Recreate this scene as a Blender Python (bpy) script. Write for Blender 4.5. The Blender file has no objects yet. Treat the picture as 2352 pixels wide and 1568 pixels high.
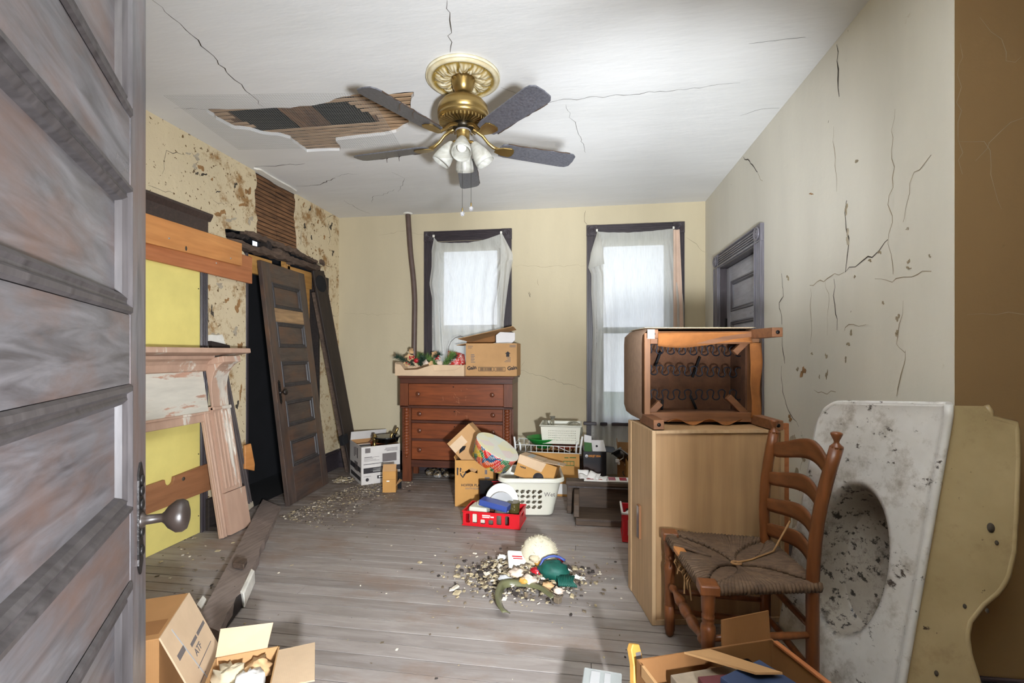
import bpy, bmesh, math, random
from math import sin, cos, pi, radians, atan2, hypot
from mathutils import Vector, Matrix, noise
from mathutils.geometry import tessellate_polygon

random.seed(7)
scene = bpy.context.scene
COL = scene.collection

# ------------------------------------------------------------------ camera
F, HX, HY, H = 1080.0, 1176.0, 812.0, 1.25
A = math.atan(159 / F)
CA, SA = cos(A), sin(A)
cam_d = bpy.data.cameras.new('camera')
cam_d.sensor_fit = 'HORIZONTAL'
cam_d.sensor_width = 36.0
cam_d.lens = 36.0 * F / 2352.0
cam_d.shift_y = (HY - 784.0) / 2352.0
cam_d.clip_start = 0.02
cam = bpy.data.objects.new('camera', cam_d)
COL.objects.link(cam)
cam.location = (0, 0, H)
cam.rotation_euler = (radians(90), 0, A)
scene.camera = cam

# ------------------------------------------------------------------ colour, world, lights
scene.view_settings.view_transform = 'Standard'
scene.view_settings.look = 'None'
scene.view_settings.gamma = 1.0
scene.view_settings.use_curve_mapping = False
scene.view_settings.exposure = 0.85

world = bpy.data.worlds.new('world')
scene.world = world
world.use_nodes = True
wn = world.node_tree.nodes
wl = world.node_tree.links
bg = wn['Background']
tc = wn.new('ShaderNodeTexCoord')
sep = wn.new('ShaderNodeSeparateXYZ')
rmp = wn.new('ShaderNodeValToRGB')
wl.new(tc.outputs['Generated'], sep.inputs[0])
wl.new(sep.outputs['Z'], rmp.inputs[0])
rmp.color_ramp.elements[0].position = 0.0
rmp.color_ramp.elements[0].color = (0.86, 0.91, 1.0, 1)
rmp.color_ramp.elements[1].position = 0.9
rmp.color_ramp.elements[1].color = (0.46, 0.66, 1.0, 1)
wl.new(rmp.outputs[0], bg.inputs['Color'])
bg.inputs['Strength'].default_value = 1.5


def lamp(name, kind, loc, energy, color, size=0.1, target=None, spot=None, blend=0.5):
    d = bpy.data.lights.new(name, kind)
    d.energy = energy
    d.color = color
    if kind == 'AREA':
        d.size = size
    else:
        d.shadow_soft_size = size
    if spot:
        d.spot_size = radians(spot)
        d.spot_blend = blend
    o = bpy.data.objects.new(name, d)
    COL.objects.link(o)
    o.location = loc
    if target:
        o.rotation_euler = (Vector(target) - Vector(loc)).to_track_quat('-Z', 'Y').to_euler()
    return o


# unseen flash placed after the cast shadows: it reaches the room through the doorway
lamp('doorway_flash', 'SPOT', (0.42, -0.30, 1.02), 480, (0.89, 0.94, 1.0), 0.07, (-1.1, 4.6, 1.45), 104, 1.0)
# two unseen fill lights added inside the doorway: one throws at the far end, one up at the white ceiling
lamp('far_fill', 'SPOT', (0.30, 0.30, 0.98), 425, (0.88, 0.94, 1.0), 0.12, (0.55, 4.2, 2.72), 47, 1.0)
lamp('bounce_fill', 'SPOT', (0.36, 0.32, 1.45), 580, (0.88, 0.94, 1.0), 0.12, (0.2, 0.58, 2.75), 70, 0.7)

# ------------------------------------------------------------------ room numbers
XL, XR, YB, ZC = -2.65, 1.21, 4.86, 2.75      # left wall, right wall, back wall, ceiling
YA = 1.735                                     # the step in the right wall
YF0, YF1 = 0.04, 0.17                          # the wall with the entry door


def ray(px, py):
    x = (px - HX) / F
    return Vector((x * CA - SA, x * SA + CA, -(py - HY) / F))


def fl(px, py, z=0.0):
    d = ray(px, py)
    return Vector((0, 0, H)) + d * ((z - H) / d.z)


def onY(px, py, Y):
    d = ray(px, py)
    return Vector((0, 0, H)) + d * (Y / d.y)


def onX(px, py, X):
    d = ray(px, py)
    return Vector((0, 0, H)) + d * (X / d.x)


# ------------------------------------------------------------------ materials
def S(r, g, b):
    f = lambda v: (v / 255.0 / 12.92) if v <= 10.3 else ((v / 255.0 + 0.055) / 1.055) ** 2.4
    return (f(r), f(g), f(b), 1.0)


MATS = {}


class NT:
    def __init__(s, name):
        s.m = bpy.data.materials.new(name)
        s.m.use_nodes = True
        s.n = s.m.node_tree.nodes
        s.l = s.m.node_tree.links
        s.p = s.n['Principled BSDF']
        s.co = s.n.new('ShaderNodeTexCoord')
        MATS[name] = s.m

    def node(s, t, **kw):
        n = s.n.new(t)
        for k, v in kw.items():
            setattr(n, k, v)
        return n

    def mapping(s, scale=(1, 1, 1), rot=(0, 0, 0), loc=(0, 0, 0)):
        m = s.node('ShaderNodeMapping')
        m.inputs['Scale'].default_value = scale
        m.inputs['Rotation'].default_value = rot
        m.inputs['Location'].default_value = loc
        s.l.new(s.co.outputs['Object'], m.inputs[0])
        return m.outputs[0]

    def noise(s, vec, scale=5, detail=4, rough=.6, dist=0):
        n = s.node('ShaderNodeTexNoise')
        n.inputs['Scale'].default_value = scale
        n.inputs['Detail'].default_value = detail
        n.inputs['Roughness'].default_value = rough
        n.inputs['Distortion'].default_value = dist
        if vec:
            s.l.new(vec, n.inputs['Vector'])
        else:
            s.l.new(s.co.outputs['Object'], n.inputs['Vector'])
        return n.outputs['Fac']

    def ramp(s, fac, stops):
        r = s.node('ShaderNodeValToRGB')
        e = r.color_ramp.elements
        while len(e) < len(stops):
            e.new(0.5)
        for el, (p, c) in zip(e, stops):
            el.position = p
            el.color = c if len(c) == 4 else (*c, 1)
        s.l.new(fac, r.inputs[0])
        return r.outputs[0]

    def mix(s, fac, a, b, mode='MIX'):
        m = s.node('ShaderNodeMix', data_type='RGBA', blend_type=mode)
        if isinstance(fac, (int, float)):
            m.inputs[0].default_value = fac
        else:
            s.l.new(fac, m.inputs[0])
        for i, v in ((6, a), (7, b)):
            if isinstance(v, (tuple, list)):
                m.inputs[i].default_value = v
            else:
                s.l.new(v, m.inputs[i])
        return m.outputs[2]

    def bump(s, h, strength=.3, dist=.01):
        b = s.node('ShaderNodeBump')
        b.inputs['Strength'].default_value = strength
        b.inputs['Distance'].default_value = dist
        s.l.new(h, b.inputs['Height'])
        s.l.new(b.outputs[0], s.p.inputs['Normal'])

    def set(s, color=None, rough=.6, metal=0, spec=.5, **kw):
        if color is not None:
            if isinstance(color, tuple):
                s.p.inputs['Base Color'].default_value = color
            else:
                s.l.new(color, s.p.inputs['Base Color'])
        s.p.inputs['Roughness'].default_value = rough
        s.p.inputs['Metallic'].default_value = metal
        s.p.inputs['Specular IOR Level'].default_value = spec
        for k, v in kw.items():
            s.p.inputs[k].default_value = v
        return s.m


def mul(c, k):
    return (min(c[0] * k, 1), min(c[1] * k, 1), min(c[2] * k, 1), 1)


def plain(name, c, rough=.6, var=.12, scale=6, metal=0, bump=0, spec=.5, **kw):
    t = NT(name)
    f = t.noise(None, scale, 5)
    col = t.ramp(f, [(.3, mul(c, 1 - var)), (.7, mul(c, 1 + var))])
    if bump:
        t.bump(t.noise(None, scale * 6, 3), bump, .004)
    return t.set(col, rough, metal, spec, **kw)


def wood(name, c1, c2, axis=0, rough=.45, grain=18, stretch=.08, wear=None, wearpos=.62, bump=.15, spec=.5, soft=.25):
    """grain runs along axis"""
    t = NT(name)
    sc = [1, 1, 1]
    sc[axis] = stretch
    v = t.mapping(tuple(sc))
    n1 = t.noise(v, grain, 6, .65, 1.2)
    n2 = t.noise(v, grain * 4, 3, .5)
    big = t.noise(None, 2.2, 3)
    col = t.ramp(n1, [(.5 - soft, c1), (.5 + soft, c2)])
    col = t.mix(.35, col, t.ramp(n2, [(.3, mul(c1, .75)), (.7, mul(c2, 1.1))]))
    col = t.mix(.5, col, t.ramp(big, [(.3, (.62, .62, .62, 1)), (.7, (1, 1, 1, 1))]), 'MULTIPLY')
    if wear:
        wv = t.noise(v, 7, 6, .7)
        m = t.ramp(wv, [(wearpos, (0, 0, 0, 1)), (wearpos + .06, (1, 1, 1, 1))])
        col = t.mix(m, col, wear)
    t.bump(n2, bump, .003)
    return t.set(col, rough, 0, spec)


def peel(name, base, under, scale=6, pos=.6, rough=.7, stretch=(1, 1, 1), bump=.4, detail=8):
    t = NT(name)
    v = t.mapping(stretch)
    n = t.noise(v, scale, detail, .65)
    m = t.ramp(n, [(pos, (0, 0, 0, 1)), (pos + .03, (1, 1, 1, 1))])
    b = t.ramp(t.noise(v, scale * 2, 4), [(.3, mul(base, .85)), (.7, mul(base, 1.08))])
    u = t.ramp(t.noise(v, scale * 3, 4), [(.3, mul(under, .75)), (.7, mul(under, 1.15))])
    t.bump(n, bump, .004)
    return t.set(t.mix(m, b, u), rough)


def card(name, c=(198, 152, 104), rough=.85):
    t = NT(name)
    c = S(*c)
    f = t.noise(None, 4, 6)
    col = t.ramp(f, [(.3, mul(c, .86)), (.7, mul(c, 1.08))])
    w = t.node('ShaderNodeTexWave')
    w.inputs['Scale'].default_value = 55
    t.l.new(t.co.outputs['Object'], w.inputs[0])
    t.bump(w.outputs['Fac'], .06, .002)
    return t.set(col, rough, 0, .2)


# ------------------------------------------------------------------ mesh builder
class MB:
    def __init__(s, M=None):
        s.v, s.f, s.sm, s.mi = [], [], [], []
        s.M = M or Matrix.Identity(4)
        s.mat = 0

    def add(s, verts, faces, smooth=False):
        o = len(s.v)
        s.v += [s.M @ Vector(p) for p in verts]
        s.f += [[i + o for i in f] for f in faces]
        s.sm += [smooth] * len(faces)
        s.mi += [s.mat] * len(faces)
        return s

    def box(s, lo, hi, R=None):
        x0, y0, z0 = lo
        x1, y1, z1 = hi
        vs = [(x0, y0, z0), (x1, y0, z0), (x1, y1, z0), (x0, y1, z0), (x0, y0, z1), (x1, y0, z1), (x1, y1, z1), (x0, y1, z1)]
        if R:
            vs = [R @ Vector(v) for v in vs]
        return s.add(vs, [(3, 2, 1, 0), (4, 5, 6, 7), (0, 1, 5, 4), (1, 2, 6, 5), (2, 3, 7, 6), (3, 0, 4, 7)])

    def cbox(s, c, d, R=None):
        c, d = Vector(c), Vector(d) * .5
        T = Matrix.Translation(c)
        if R:
            T = T @ R.to_4x4()
        return s.box(-d, d, T)

    def hexa(s, bot, top):
        """eight corners, bottom loop and top loop (counter-clockwise from above)"""
        return s.add(list(bot) + list(top), [(3, 2, 1, 0), (4, 5, 6, 7), (0, 1, 5, 4), (1, 2, 6, 5), (2, 3, 7, 6), (3, 0, 4, 7)])

    def prism(s, poly, to3, d0, d1, holes=(), smooth=False):
        """poly in 2-D, to3(u, v, d) -> point; closed solid between d0 and d1"""
        loops = [list(poly)] + [list(h) for h in holes]
        flat = [p for lp in loops for p in lp]
        tris = tessellate_polygon([[Vector((p[0], p[1], 0)) for p in lp] for lp in loops])
        n = len(flat)
        vs = [to3(p[0], p[1], d0) for p in flat] + [to3(p[0], p[1], d1) for p in flat]
        fs = [tuple(t) for t in tris] + [tuple(i + n for i in reversed(t)) for t in tris]
        o = 0
        for lp in loops:
            k = len(lp)
            for i in range(k):
                j = (i + 1) % k
                fs.append((o + i, o + j, n + o + j, n + o + i))
            o += k
        return s.add(vs, fs, smooth)

    def tube(s, pts, r, n=8, closed=False, caps=True):
        pts = [Vector(p) for p in pts]
        k = len(pts)
        rs = r if isinstance(r, (list, tuple)) else [r] * k
        vs, fs = [], []
        up = None
        for i, p in enumerate(pts):
            if closed:
                d = (pts[(i + 1) % k] - pts[i - 1]).normalized()
            else:
                d = (pts[min(i + 1, k - 1)] - pts[max(i - 1, 0)]).normalized()
            if up is None:
                up = d.orthogonal().normalized()
            up = (up - d * up.dot(d))
            up = up.normalized() if up.length > 1e-6 else d.orthogonal().normalized()
            w = d.cross(up)
            for j in range(n):
                a = 2 * pi * j / n
                vs.append(p + (up * cos(a) + w * sin(a)) * rs[i])
        for i in range(k if closed else k - 1):
            for j in range(n):
                a, b = i * n + j, i * n + (j + 1) % n
                c, d = ((i + 1) % k) * n + (j + 1) % n, ((i + 1) % k) * n + j
                fs.append((a, b, c, d))
        s.add(vs, fs, True)
        if caps and not closed:
            o = len(s.v) - len(vs)
            s.f += [[o + j for j in reversed(range(n))], [o + (k - 1) * n + j for j in range(n)]]
            s.sm += [False, False]
            s.mi += [s.mat] * 2
        return s

    def lathe(s, prof, n=20, T=None, smooth=True, sx=1, sy=1):
        vs, fs = [], []
        for r, z in prof:
            for j in range(n):
                a = 2 * pi * j / n
                p = Vector((r * cos(a) * sx, r * sin(a) * sy, z))
                vs.append(T @ p if T else p)
        for i in range(len(prof) - 1):
            for j in range(n):
                k = (j + 1) % n
                fs.append((i * n + j, i * n + k, (i + 1) * n + k, (i + 1) * n + j))
        s.add(vs, fs, smooth)
        o = len(s.v) - len(vs)
        m = len(prof) - 1
        s.f += [[o + j for j in reversed(range(n))], [o + m * n + j for j in range(n)]]
        s.sm += [False] * 2
        s.mi += [s.mat] * 2
        return s

    def sheet(s, fn, nu, nv, smooth=True, closed=False):
        vs = [fn(i / nu, j / nv) for j in range(nv + 1) for i in range(nu + 1)]
        w = nu + 1
        fs = [(j * w + i, j * w + i + 1, (j + 1) * w + i + 1, (j + 1) * w + i) for j in range(nv) for i in range(nu)]
        return s.add(vs, fs, smooth)

    def blob(s, c, r, n=10, m=7, amp=.25, seed=0, freq=2.0, R=None):
        vs, fs = [], []
        for i in range(m + 1):
            th = pi * i / m
            for j in range(n):
                ph = 2 * pi * j / n
                d = Vector((sin(th) * cos(ph), sin(th) * sin(ph), cos(th)))
                k = 1 + amp * noise.noise(d * freq + Vector((seed * 3.1, seed * 1.7, seed)))
                p = Vector((d.x * r[0], d.y * r[1], d.z * r[2])) * k
                vs.append(Vector(c) + (R @ p if R else p))
        for i in range(m):
            for j in range(n):
                k = (j + 1) % n
                fs.append((i * n + j, (i + 1) * n + j, (i + 1) * n + k, i * n + k))
        return s.add(vs, fs, True)

    def build(s, name, mat, parent=None, bevel=0, solid=0, sub=0, seg=1, loc=None, weld=False):
        me = bpy.data.meshes.new(name)
        me.from_pydata([tuple(v) for v in s.v], [], s.f)
        for m in (mat if isinstance(mat, (list, tuple)) else [mat]):
            me.materials.append(MATS[m] if isinstance(m, str) else m)
        for p, sm, mi in zip(me.polygons, s.sm, s.mi):
            p.use_smooth = sm
            p.material_index = mi
        bm = bmesh.new()
        bm.from_mesh(me)
        if weld:
            bmesh.ops.remove_doubles(bm, verts=bm.verts, dist=1e-5)
        bmesh.ops.recalc_face_normals(bm, faces=bm.faces)
        bm.to_mesh(me)
        bm.free()
        o = bpy.data.objects.new(name, me)
        COL.objects.link(o)
        if parent:
            o.parent = parent
        if loc:
            o.location = loc
        if solid:
            d = o.modifiers.new('solid', 'SOLIDIFY')
            d.thickness = solid
            d.offset = 0
        if bevel:
            b = o.modifiers.new('bevel', 'BEVEL')
            b.width = bevel
            b.segments = seg
            b.limit_method = 'ANGLE'
            b.angle_limit = radians(40)
        if sub:
            b = o.modifiers.new('sub', 'SUBSURF')
            b.levels = b.render_levels = sub
        return o


def tag(o, label, cat=None, group=None, kind=None):
    o['label'] = label
    if cat:
        o['category'] = cat
    if group:
        o['group'] = group
    if kind:
        o['kind'] = kind
    return o


def thing(name, label, cat, loc=(0, 0, 0), rz=0, group=None, rot=None, kind=None):
    o = bpy.data.objects.new(name, None)
    o.empty_display_size = .05
    COL.objects.link(o)
    o.location = loc
    o.rotation_euler = rot if rot else (0, 0, rz)
    return tag(o, label, cat, group, kind)


def twin(src, parent, loc=None, rot=None, name=None):
    """copy of one mesh object sharing its data"""
    c = src.copy()
    if name:
        c.name = name
    COL.objects.link(c)
    c.parent = parent
    if loc is not None:
        c.location = loc
    if rot is not None:
        c.rotation_euler = rot
    return c


def lettering(text, size, mat, parent, M, name='lettering', align='LEFT', sx=1.0, bold=0):
    """flat print: text lies in the local XY plane of M"""
    cu = bpy.data.curves.new(name, 'FONT')
    cu.body = text
    cu.size = size
    cu.align_x = align
    cu.extrude = .0004
    cu.offset = bold
    cu.resolution_u = 2
    ob = bpy.data.objects.new('tmp', cu)
    me = bpy.data.meshes.new_from_object(ob)
    bpy.data.objects.remove(ob)
    me.transform(M @ Matrix.Diagonal((sx, 1, 1, 1)))
    me.materials.clear()
    me.materials.append(MATS[mat])
    o = bpy.data.objects.new(name, me)
    COL.objects.link(o)
    o.parent = parent
    return o


def frame(origin, xdir, zdir):
    """matrix whose local x and y (text right and up) follow xdir and zdir"""
    x = Vector(xdir).normalized()
    y = (Vector(zdir) - x * Vector(zdir).dot(x)).normalized()
    z = x.cross(y)
    M = Matrix((x, y, z)).transposed().to_4x4()
    M.translation = Vector(origin)
    return M


def jag(pts, amp=.01, sub=3, seed=0):
    """ragged closed outline"""
    rnd = random.Random(seed)
    out = []
    n = len(pts)
    for i in range(n):
        a, b = Vector(pts[i]), Vector(pts[(i + 1) % n])
        for k in range(sub):
            p = a.lerp(b, k / sub)
            if k:
                p = p + Vector((rnd.uniform(-amp, amp), rnd.uniform(-amp, amp)))
            out.append((p.x, p.y))
    return out


def blotch(cx, cy, a, b, seed, n=14):
    """irregular closed outline in pixels or metres"""
    rnd = random.Random(seed)
    ph, ph2 = rnd.uniform(0, 6), rnd.uniform(0, 6)
    out = []
    for k in range(n):
        t_ = 2 * pi * k / n
        r = .62 + .28 * sin(2 * t_ + ph) + .2 * sin(3 * t_ + ph2) + rnd.uniform(-.2, .2)
        out.append((cx + a * r * cos(t_), cy + b * r * sin(t_)))
    return out


def Rx(a): return Matrix.Rotation(radians(a), 4, 'X')
def Ry(a): return Matrix.Rotation(radians(a), 4, 'Y')
def Rz(a): return Matrix.Rotation(radians(a), 4, 'Z')
def Tr(*a): return Matrix.Translation(Vector(a if len(a) == 3 else a[0]))

# ================================================================== THE SETTING
BLACKWOOD = S(44, 38, 40)


def wall_mat(name, base, stain, spos, speck=.70, fine=26, streak=.10, bump=.25, mask=None):
    t = NT(name)
    v = t.mapping((1, 1, .25))
    big = t.noise(v, 1.6, 6, .6)
    col = t.ramp(big, [(.3, mul(base, 1 - streak)), (.7, mul(base, 1 + streak * .5))])
    n = t.noise(None, 5.5, 12, .72)
    if mask:                       # how far along the wall the water damage reaches
        sp = t.node('ShaderNodeSeparateXYZ')
        t.l.new(t.co.outputs['Object'], sp.inputs[0])
        mr = t.node('ShaderNodeMapRange')
        mr.inputs['From Min'].default_value, mr.inputs['From Max'].default_value = mask[0], mask[1]
        mr.inputs['To Min'].default_value, mr.inputs['To Max'].default_value = -.2, .0
        t.l.new(sp.outputs['Y'], mr.inputs['Value'])
        ad = t.node('ShaderNodeMath', operation='ADD')
        t.l.new(n, ad.inputs[0])
        t.l.new(mr.outputs[0], ad.inputs[1])
        n = ad.outputs[0]
    m = t.ramp(n, [(spos, (0, 0, 0, 1)), (spos + .10, (1, 1, 1, 1))])
    col = t.mix(m, col, stain)
    f = t.noise(None, fine, 3, .5)
    sm = t.ramp(f, [(speck, (0, 0, 0, 1)), (speck + .03, (1, 1, 1, 1))])
    col = t.mix(sm, col, mul(stain, .45))
    t.bump(n, bump, .012)
    return t.set(col, .8, 0, .3)


wall_mat('wallpaper', S(198, 185, 156), S(168, 146, 108), .72, .80)
wall_mat('wallpaper_right', S(216, 211, 198), S(180, 168, 144), .70, .78)
wall_mat('wallpaper_left', S(216, 199, 165), S(158, 122, 78), .515, .655, fine=38, mask=(2.3, 3.1), bump=.9)
wall_mat('wallpaper_shaded', S(138, 111, 76), S(112, 90, 60), .66, .80)  # same paper as the other walls, with its shade put into the colour
t = NT('ceiling_paint')
v = t.mapping((.35, 1, 1))
n = t.noise(v, 1.3, 5, .55)
n2 = t.noise(t.mapping((.3, 1, 1)), 9, 4)
c = t.ramp(n, [(.3, S(214, 213, 211)), (.7, S(230, 229, 228))])
t.bump(t.mix(.3, n, n2), .35, .03)
t.set(c, .75, 0, .3)
plain('plaster_edge', S(226, 222, 212), .9, .1, 14, bump=.4)
plain('crack_dark', S(70, 62, 52), .9, .3, 20)
plain('crack_pale', S(150, 136, 112), .9, .2, 20)
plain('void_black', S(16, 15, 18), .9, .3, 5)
wood('char', S(22, 19, 20), S(58, 46, 40), 1, .8, 14, .15, bump=.5)
wood('rot', S(44, 33, 28), S(122, 100, 84), 1, .85, 16, .12, wear=S(150, 128, 104), wearpos=.66, bump=.8)
wood('lath_dark', S(66, 44, 30), S(158, 112, 74), 1, .8, 10, .2, bump=.6, soft=.2)
wood('lath_pale', S(150, 118, 88), S(214, 180, 144), 0, .8, 12, .12, bump=.4)
wood('new_pine', S(190, 132, 66), S(222, 168, 96), 1, .5, 9, .12, bump=.1)
wood('trim_dark', S(46, 40, 44), S(80, 71, 75), 2, .38, 20, .08, bump=.1)
wood('trim_dark_x', S(44, 38, 42), S(76, 67, 71), 0, .38, 20, .08, bump=.1)
wood('trim_dark_y', S(46, 38, 36), S(78, 62, 56), 1, .36, 20, .08, bump=.1)

# floor -------------------------------------------------------------
t = NT('floor_paint')
v = t.mapping((.12, 1, 1))
oi = t.node('ShaderNodeObjectInfo')
grain = t.noise(v, 26, 6, .65, .8)
wearn = t.noise(t.mapping((.5, 1, 1)), 2.3, 8, .68)
base = t.ramp(oi.outputs['Random'], [(0, S(140, 131, 126)), (1, S(164, 155, 149))])
base = t.mix(.35, base, t.ramp(grain, [(.35, S(108, 98, 92)), (.65, S(176, 168, 163))]))
base = t.mix(t.ramp(wearn, [(.50, (0, 0, 0, 1)), (.66, (.75, .75, .75, 1))]), base, S(138, 114, 98))
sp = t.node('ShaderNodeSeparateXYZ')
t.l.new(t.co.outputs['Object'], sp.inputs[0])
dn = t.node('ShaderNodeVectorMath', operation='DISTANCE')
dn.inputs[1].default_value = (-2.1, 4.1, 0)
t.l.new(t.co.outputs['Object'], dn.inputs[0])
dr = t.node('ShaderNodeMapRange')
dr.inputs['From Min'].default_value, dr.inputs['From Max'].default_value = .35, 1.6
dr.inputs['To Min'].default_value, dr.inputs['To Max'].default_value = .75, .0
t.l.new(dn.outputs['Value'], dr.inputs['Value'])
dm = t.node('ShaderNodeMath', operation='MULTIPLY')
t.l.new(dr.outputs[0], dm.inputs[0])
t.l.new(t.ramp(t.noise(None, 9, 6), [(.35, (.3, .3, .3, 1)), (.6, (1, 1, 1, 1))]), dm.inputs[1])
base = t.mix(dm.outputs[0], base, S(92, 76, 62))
t.bump(grain, .25, .002)
t.set(base, .55, 0, .4)
plain('floor_gap', S(30, 26, 25), .95)

floor = MB().box((XL - .02, YF0, -.06), (2.4, YB + .02, -.005)).build('floor', 'floor_gap')
tag(floor, 'worn grey painted floor of narrow boards', 'floor', kind='structure')
rnd = random.Random(3)
y = YF1
while y < YB - .005:
    w = .0838
    y1 = min(y + w, YB)
    xr = XR - .002 if y1 > YA else 2.28
    cuts = [XL + .002]
    if rnd.random() < .75:
        cuts.append(rnd.uniform(XL + .8, xr - .6))
    cuts.append(xr)
    for a, b in zip(cuts, cuts[1:]):
        dz = rnd.uniform(-.0012, .0)
        MB().box((a + .0014, y + .0027, -.0052), (b - .0014, y1 - .0027, dz)).build('floor_board', 'floor_paint', floor)
    y = y1

# ceiling with the broken-out hole ------------------------------------
HOLE = [(470, 251), (522, 251), (609, 249), (667, 248), (739, 238), (783, 223), (811, 217), (892, 217), (950, 211), (943, 235), (937, 260), (939, 288),
        (910, 304), (884, 310), (771, 323), (783, 338), (780, 346), (705, 349), (684, 333), (667, 319), (644, 312), (609, 309), (574, 299), (540, 296), (508, 280), (482, 262)]
hole = [fl(*p, ZC).to_2d() for p in HOLE]
hole = jag(hole, .008, 3, 4)
ceil_poly = [(XL - .02, YF0), (2.4, YF0), (2.4, YB + .02), (XL - .02, YB + .02)]
ceiling = MB().prism(ceil_poly, lambda u, v, d: (u, v, d), ZC, ZC + .022, [hole]).build('ceiling', 'ceiling_paint')
tag(ceiling, 'white plaster ceiling with a broken hole showing lath', 'ceiling', kind='structure')
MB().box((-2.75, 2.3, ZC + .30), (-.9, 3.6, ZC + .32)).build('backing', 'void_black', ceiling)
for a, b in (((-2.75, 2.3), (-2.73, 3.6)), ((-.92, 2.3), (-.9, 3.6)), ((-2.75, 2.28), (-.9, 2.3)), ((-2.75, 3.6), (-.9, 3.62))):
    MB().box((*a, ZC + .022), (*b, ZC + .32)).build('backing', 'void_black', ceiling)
for x in (-2.50, -1.88, -1.34):
    MB().box((x, 2.3, ZC + .034), (x + .05, 3.6, ZC + .2)).build('joist', 'lath_dark', ceiling)
rnd = random.Random(11)
yy = 2.50
while yy < 3.45:
    spans = [(-2.70, -.95)]
    if 2.64 < yy < 2.93:                      # torn-away laths leave the black gap
        spans = [(-2.70, -2.22 + rnd.uniform(-.05, .06)), (-1.42 + (yy - 2.64) * .5 + rnd.uniform(-.02, .02), -.95)]
    for a, b in spans:
        MB().box((a, yy, ZC + .0225), (b, yy + .029, ZC + .0265), Rz(0)).build('lath', 'lath_pale', ceiling)
    yy += .0435 + rnd.uniform(-.002, .003)


def ribbon(parent, pts, to3, w=.004, mat='crack_dark', seed=0, name='crack', amp=.35, lift=.0009):
    """a jagged crack line: pts in the wall's 2-D coordinates"""
    rnd = random.Random(seed)
    P = []
    for a, b in zip(pts, pts[1:]):
        a, b = Vector(a), Vector(b)
        n = max(2, int((b - a).length / .035))
        for k in range(n):
            q = a.lerp(b, k / n)
            if k:
                q += Vector((rnd.uniform(-1, 1), rnd.uniform(-1, 1))) * .035 * amp
            P.append(q)
    P.append(Vector(pts[-1]))
    L, R = [], []
    n = len(P)
    for i, p in enumerate(P):
        d = (P[min(i + 1, n - 1)] - P[max(i - 1, 0)])
        d = d.normalized() if d.length else Vector((1, 0))
        q = Vector((-d.y, d.x))
        ww = w * (.3 + .7 * sin(pi * (i + .3) / (n + .2))) * rnd.uniform(.5, 1.2)
        L.append(p + q * ww / 2)
        R.append(p - q * ww / 2)
    vs = [to3(p.x, p.y, -lift) for p in L] + [to3(p.x, p.y, -lift) for p in R]
    fs = [(i, i + 1, n + i + 1, n + i) for i in range(n - 1)]
    return MB().add(vs, fs).build(name, mat, parent)


def patch(parent, pts, to3, mat, seed=0, name='bare_plaster', lift=.0012, amp=.006, sub=4):
    return MB().prism(jag(pts, amp, sub, seed), to3, -lift, .003).build(name, mat, parent)


to_ceil = lambda u, v, d: (u, v, ZC + d)
CP = lambda *a: [fl(x, y, ZC).to_2d() for x, y in a]
for i, (w, pts) in enumerate([
        (.006, [(350, 0), (440, 80), (520, 165), (605, 245)]), (.005, [(1027, 0), (1035, 60), (1034, 120)]),
        (.004, [(1150, 200), (1240, 235), (1400, 220), (1560, 205), (1700, 190)]), (.003, [(1300, 240), (1330, 310), (1345, 350)]),
        (.007, [(585, 383), (640, 380), (700, 375)]), (.009, [(680, 427), (735, 424), (770, 408)]), (.003, [(770, 405), (800, 398), (820, 400)]),
        (.004, [(855, 465), (858, 450), (880, 448), (905, 435)]), (.004, [(790, 460), (820, 478), (850, 490)]), (.003, [(400, 248), (440, 248), (480, 252)]),
        (.003, [(900, 395), (930, 410), (915, 440)]), (.003, [(1720, 100), (1800, 90), (1850, 85)]), (.003, [(1700, 265), (1750, 250), (1790, 248)])]):
    ribbon(ceiling, CP(*pts), to_ceil, w, 'crack_dark', i)
patch(ceiling, CP((583, 384), (600, 388), (682, 437), (676, 443), (640, 425), (600, 400)), to_ceil, 'plaster_edge', 3, 'torn_plaster', .012)

# back wall with two window openings ------------------------------------
W1 = (-1.665, -.715)
W2 = (.053, 1.011)
WB, WT, CW = .56, 2.555, .11
to_back = lambda u, v, d: (u, YB + d, v)
wp = [(XL - .02, -.02), (XR + .02, -.02), (XR + .02, ZC), (XL - .02, ZC)]
holes = [[(a + CW, WB), (b - CW, WB), (b - CW, WT - CW), (a + CW, WT - CW)] for a, b in (W1, W2)]
wall_back = MB().prism(wp, to_back, 0, .2, holes).build('wall_back', 'wallpaper')
tag(wall_back, 'cream papered back wall with two tall windows', 'wall', kind='structure')
BP = lambda *a: [(onY(x, y, YB).x, onY(x, y, YB).z) for x, y in a]
for i, (w, pts) in enumerate([(.004, [(1345, 484), (1342, 500), (1348, 515)]), (.003, [(1180, 610), (1260, 612), (1345, 610)]),
                              (.003, [(1180, 845), (1240, 862), (1345, 895)]), (.002, [(790, 720), (860, 722), (930, 720)]),
                              (.002, [(1576, 545), (1600, 560), (1622, 580)]), (.003, [(1196, 845), (1205, 830)]), (.004, [(1215, 670), (1217, 680)]),
                              (.003, [(870, 540), (930, 530), (975, 540)]), (.006, [(1214, 672), (1218, 682)]), (.004, [(1236, 640), (1237, 655)])]):
    ribbon(wall_back, BP(*pts), to_back, w, 'crack_pale' if i % 2 else 'crack_dark', 40 + i)

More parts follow.
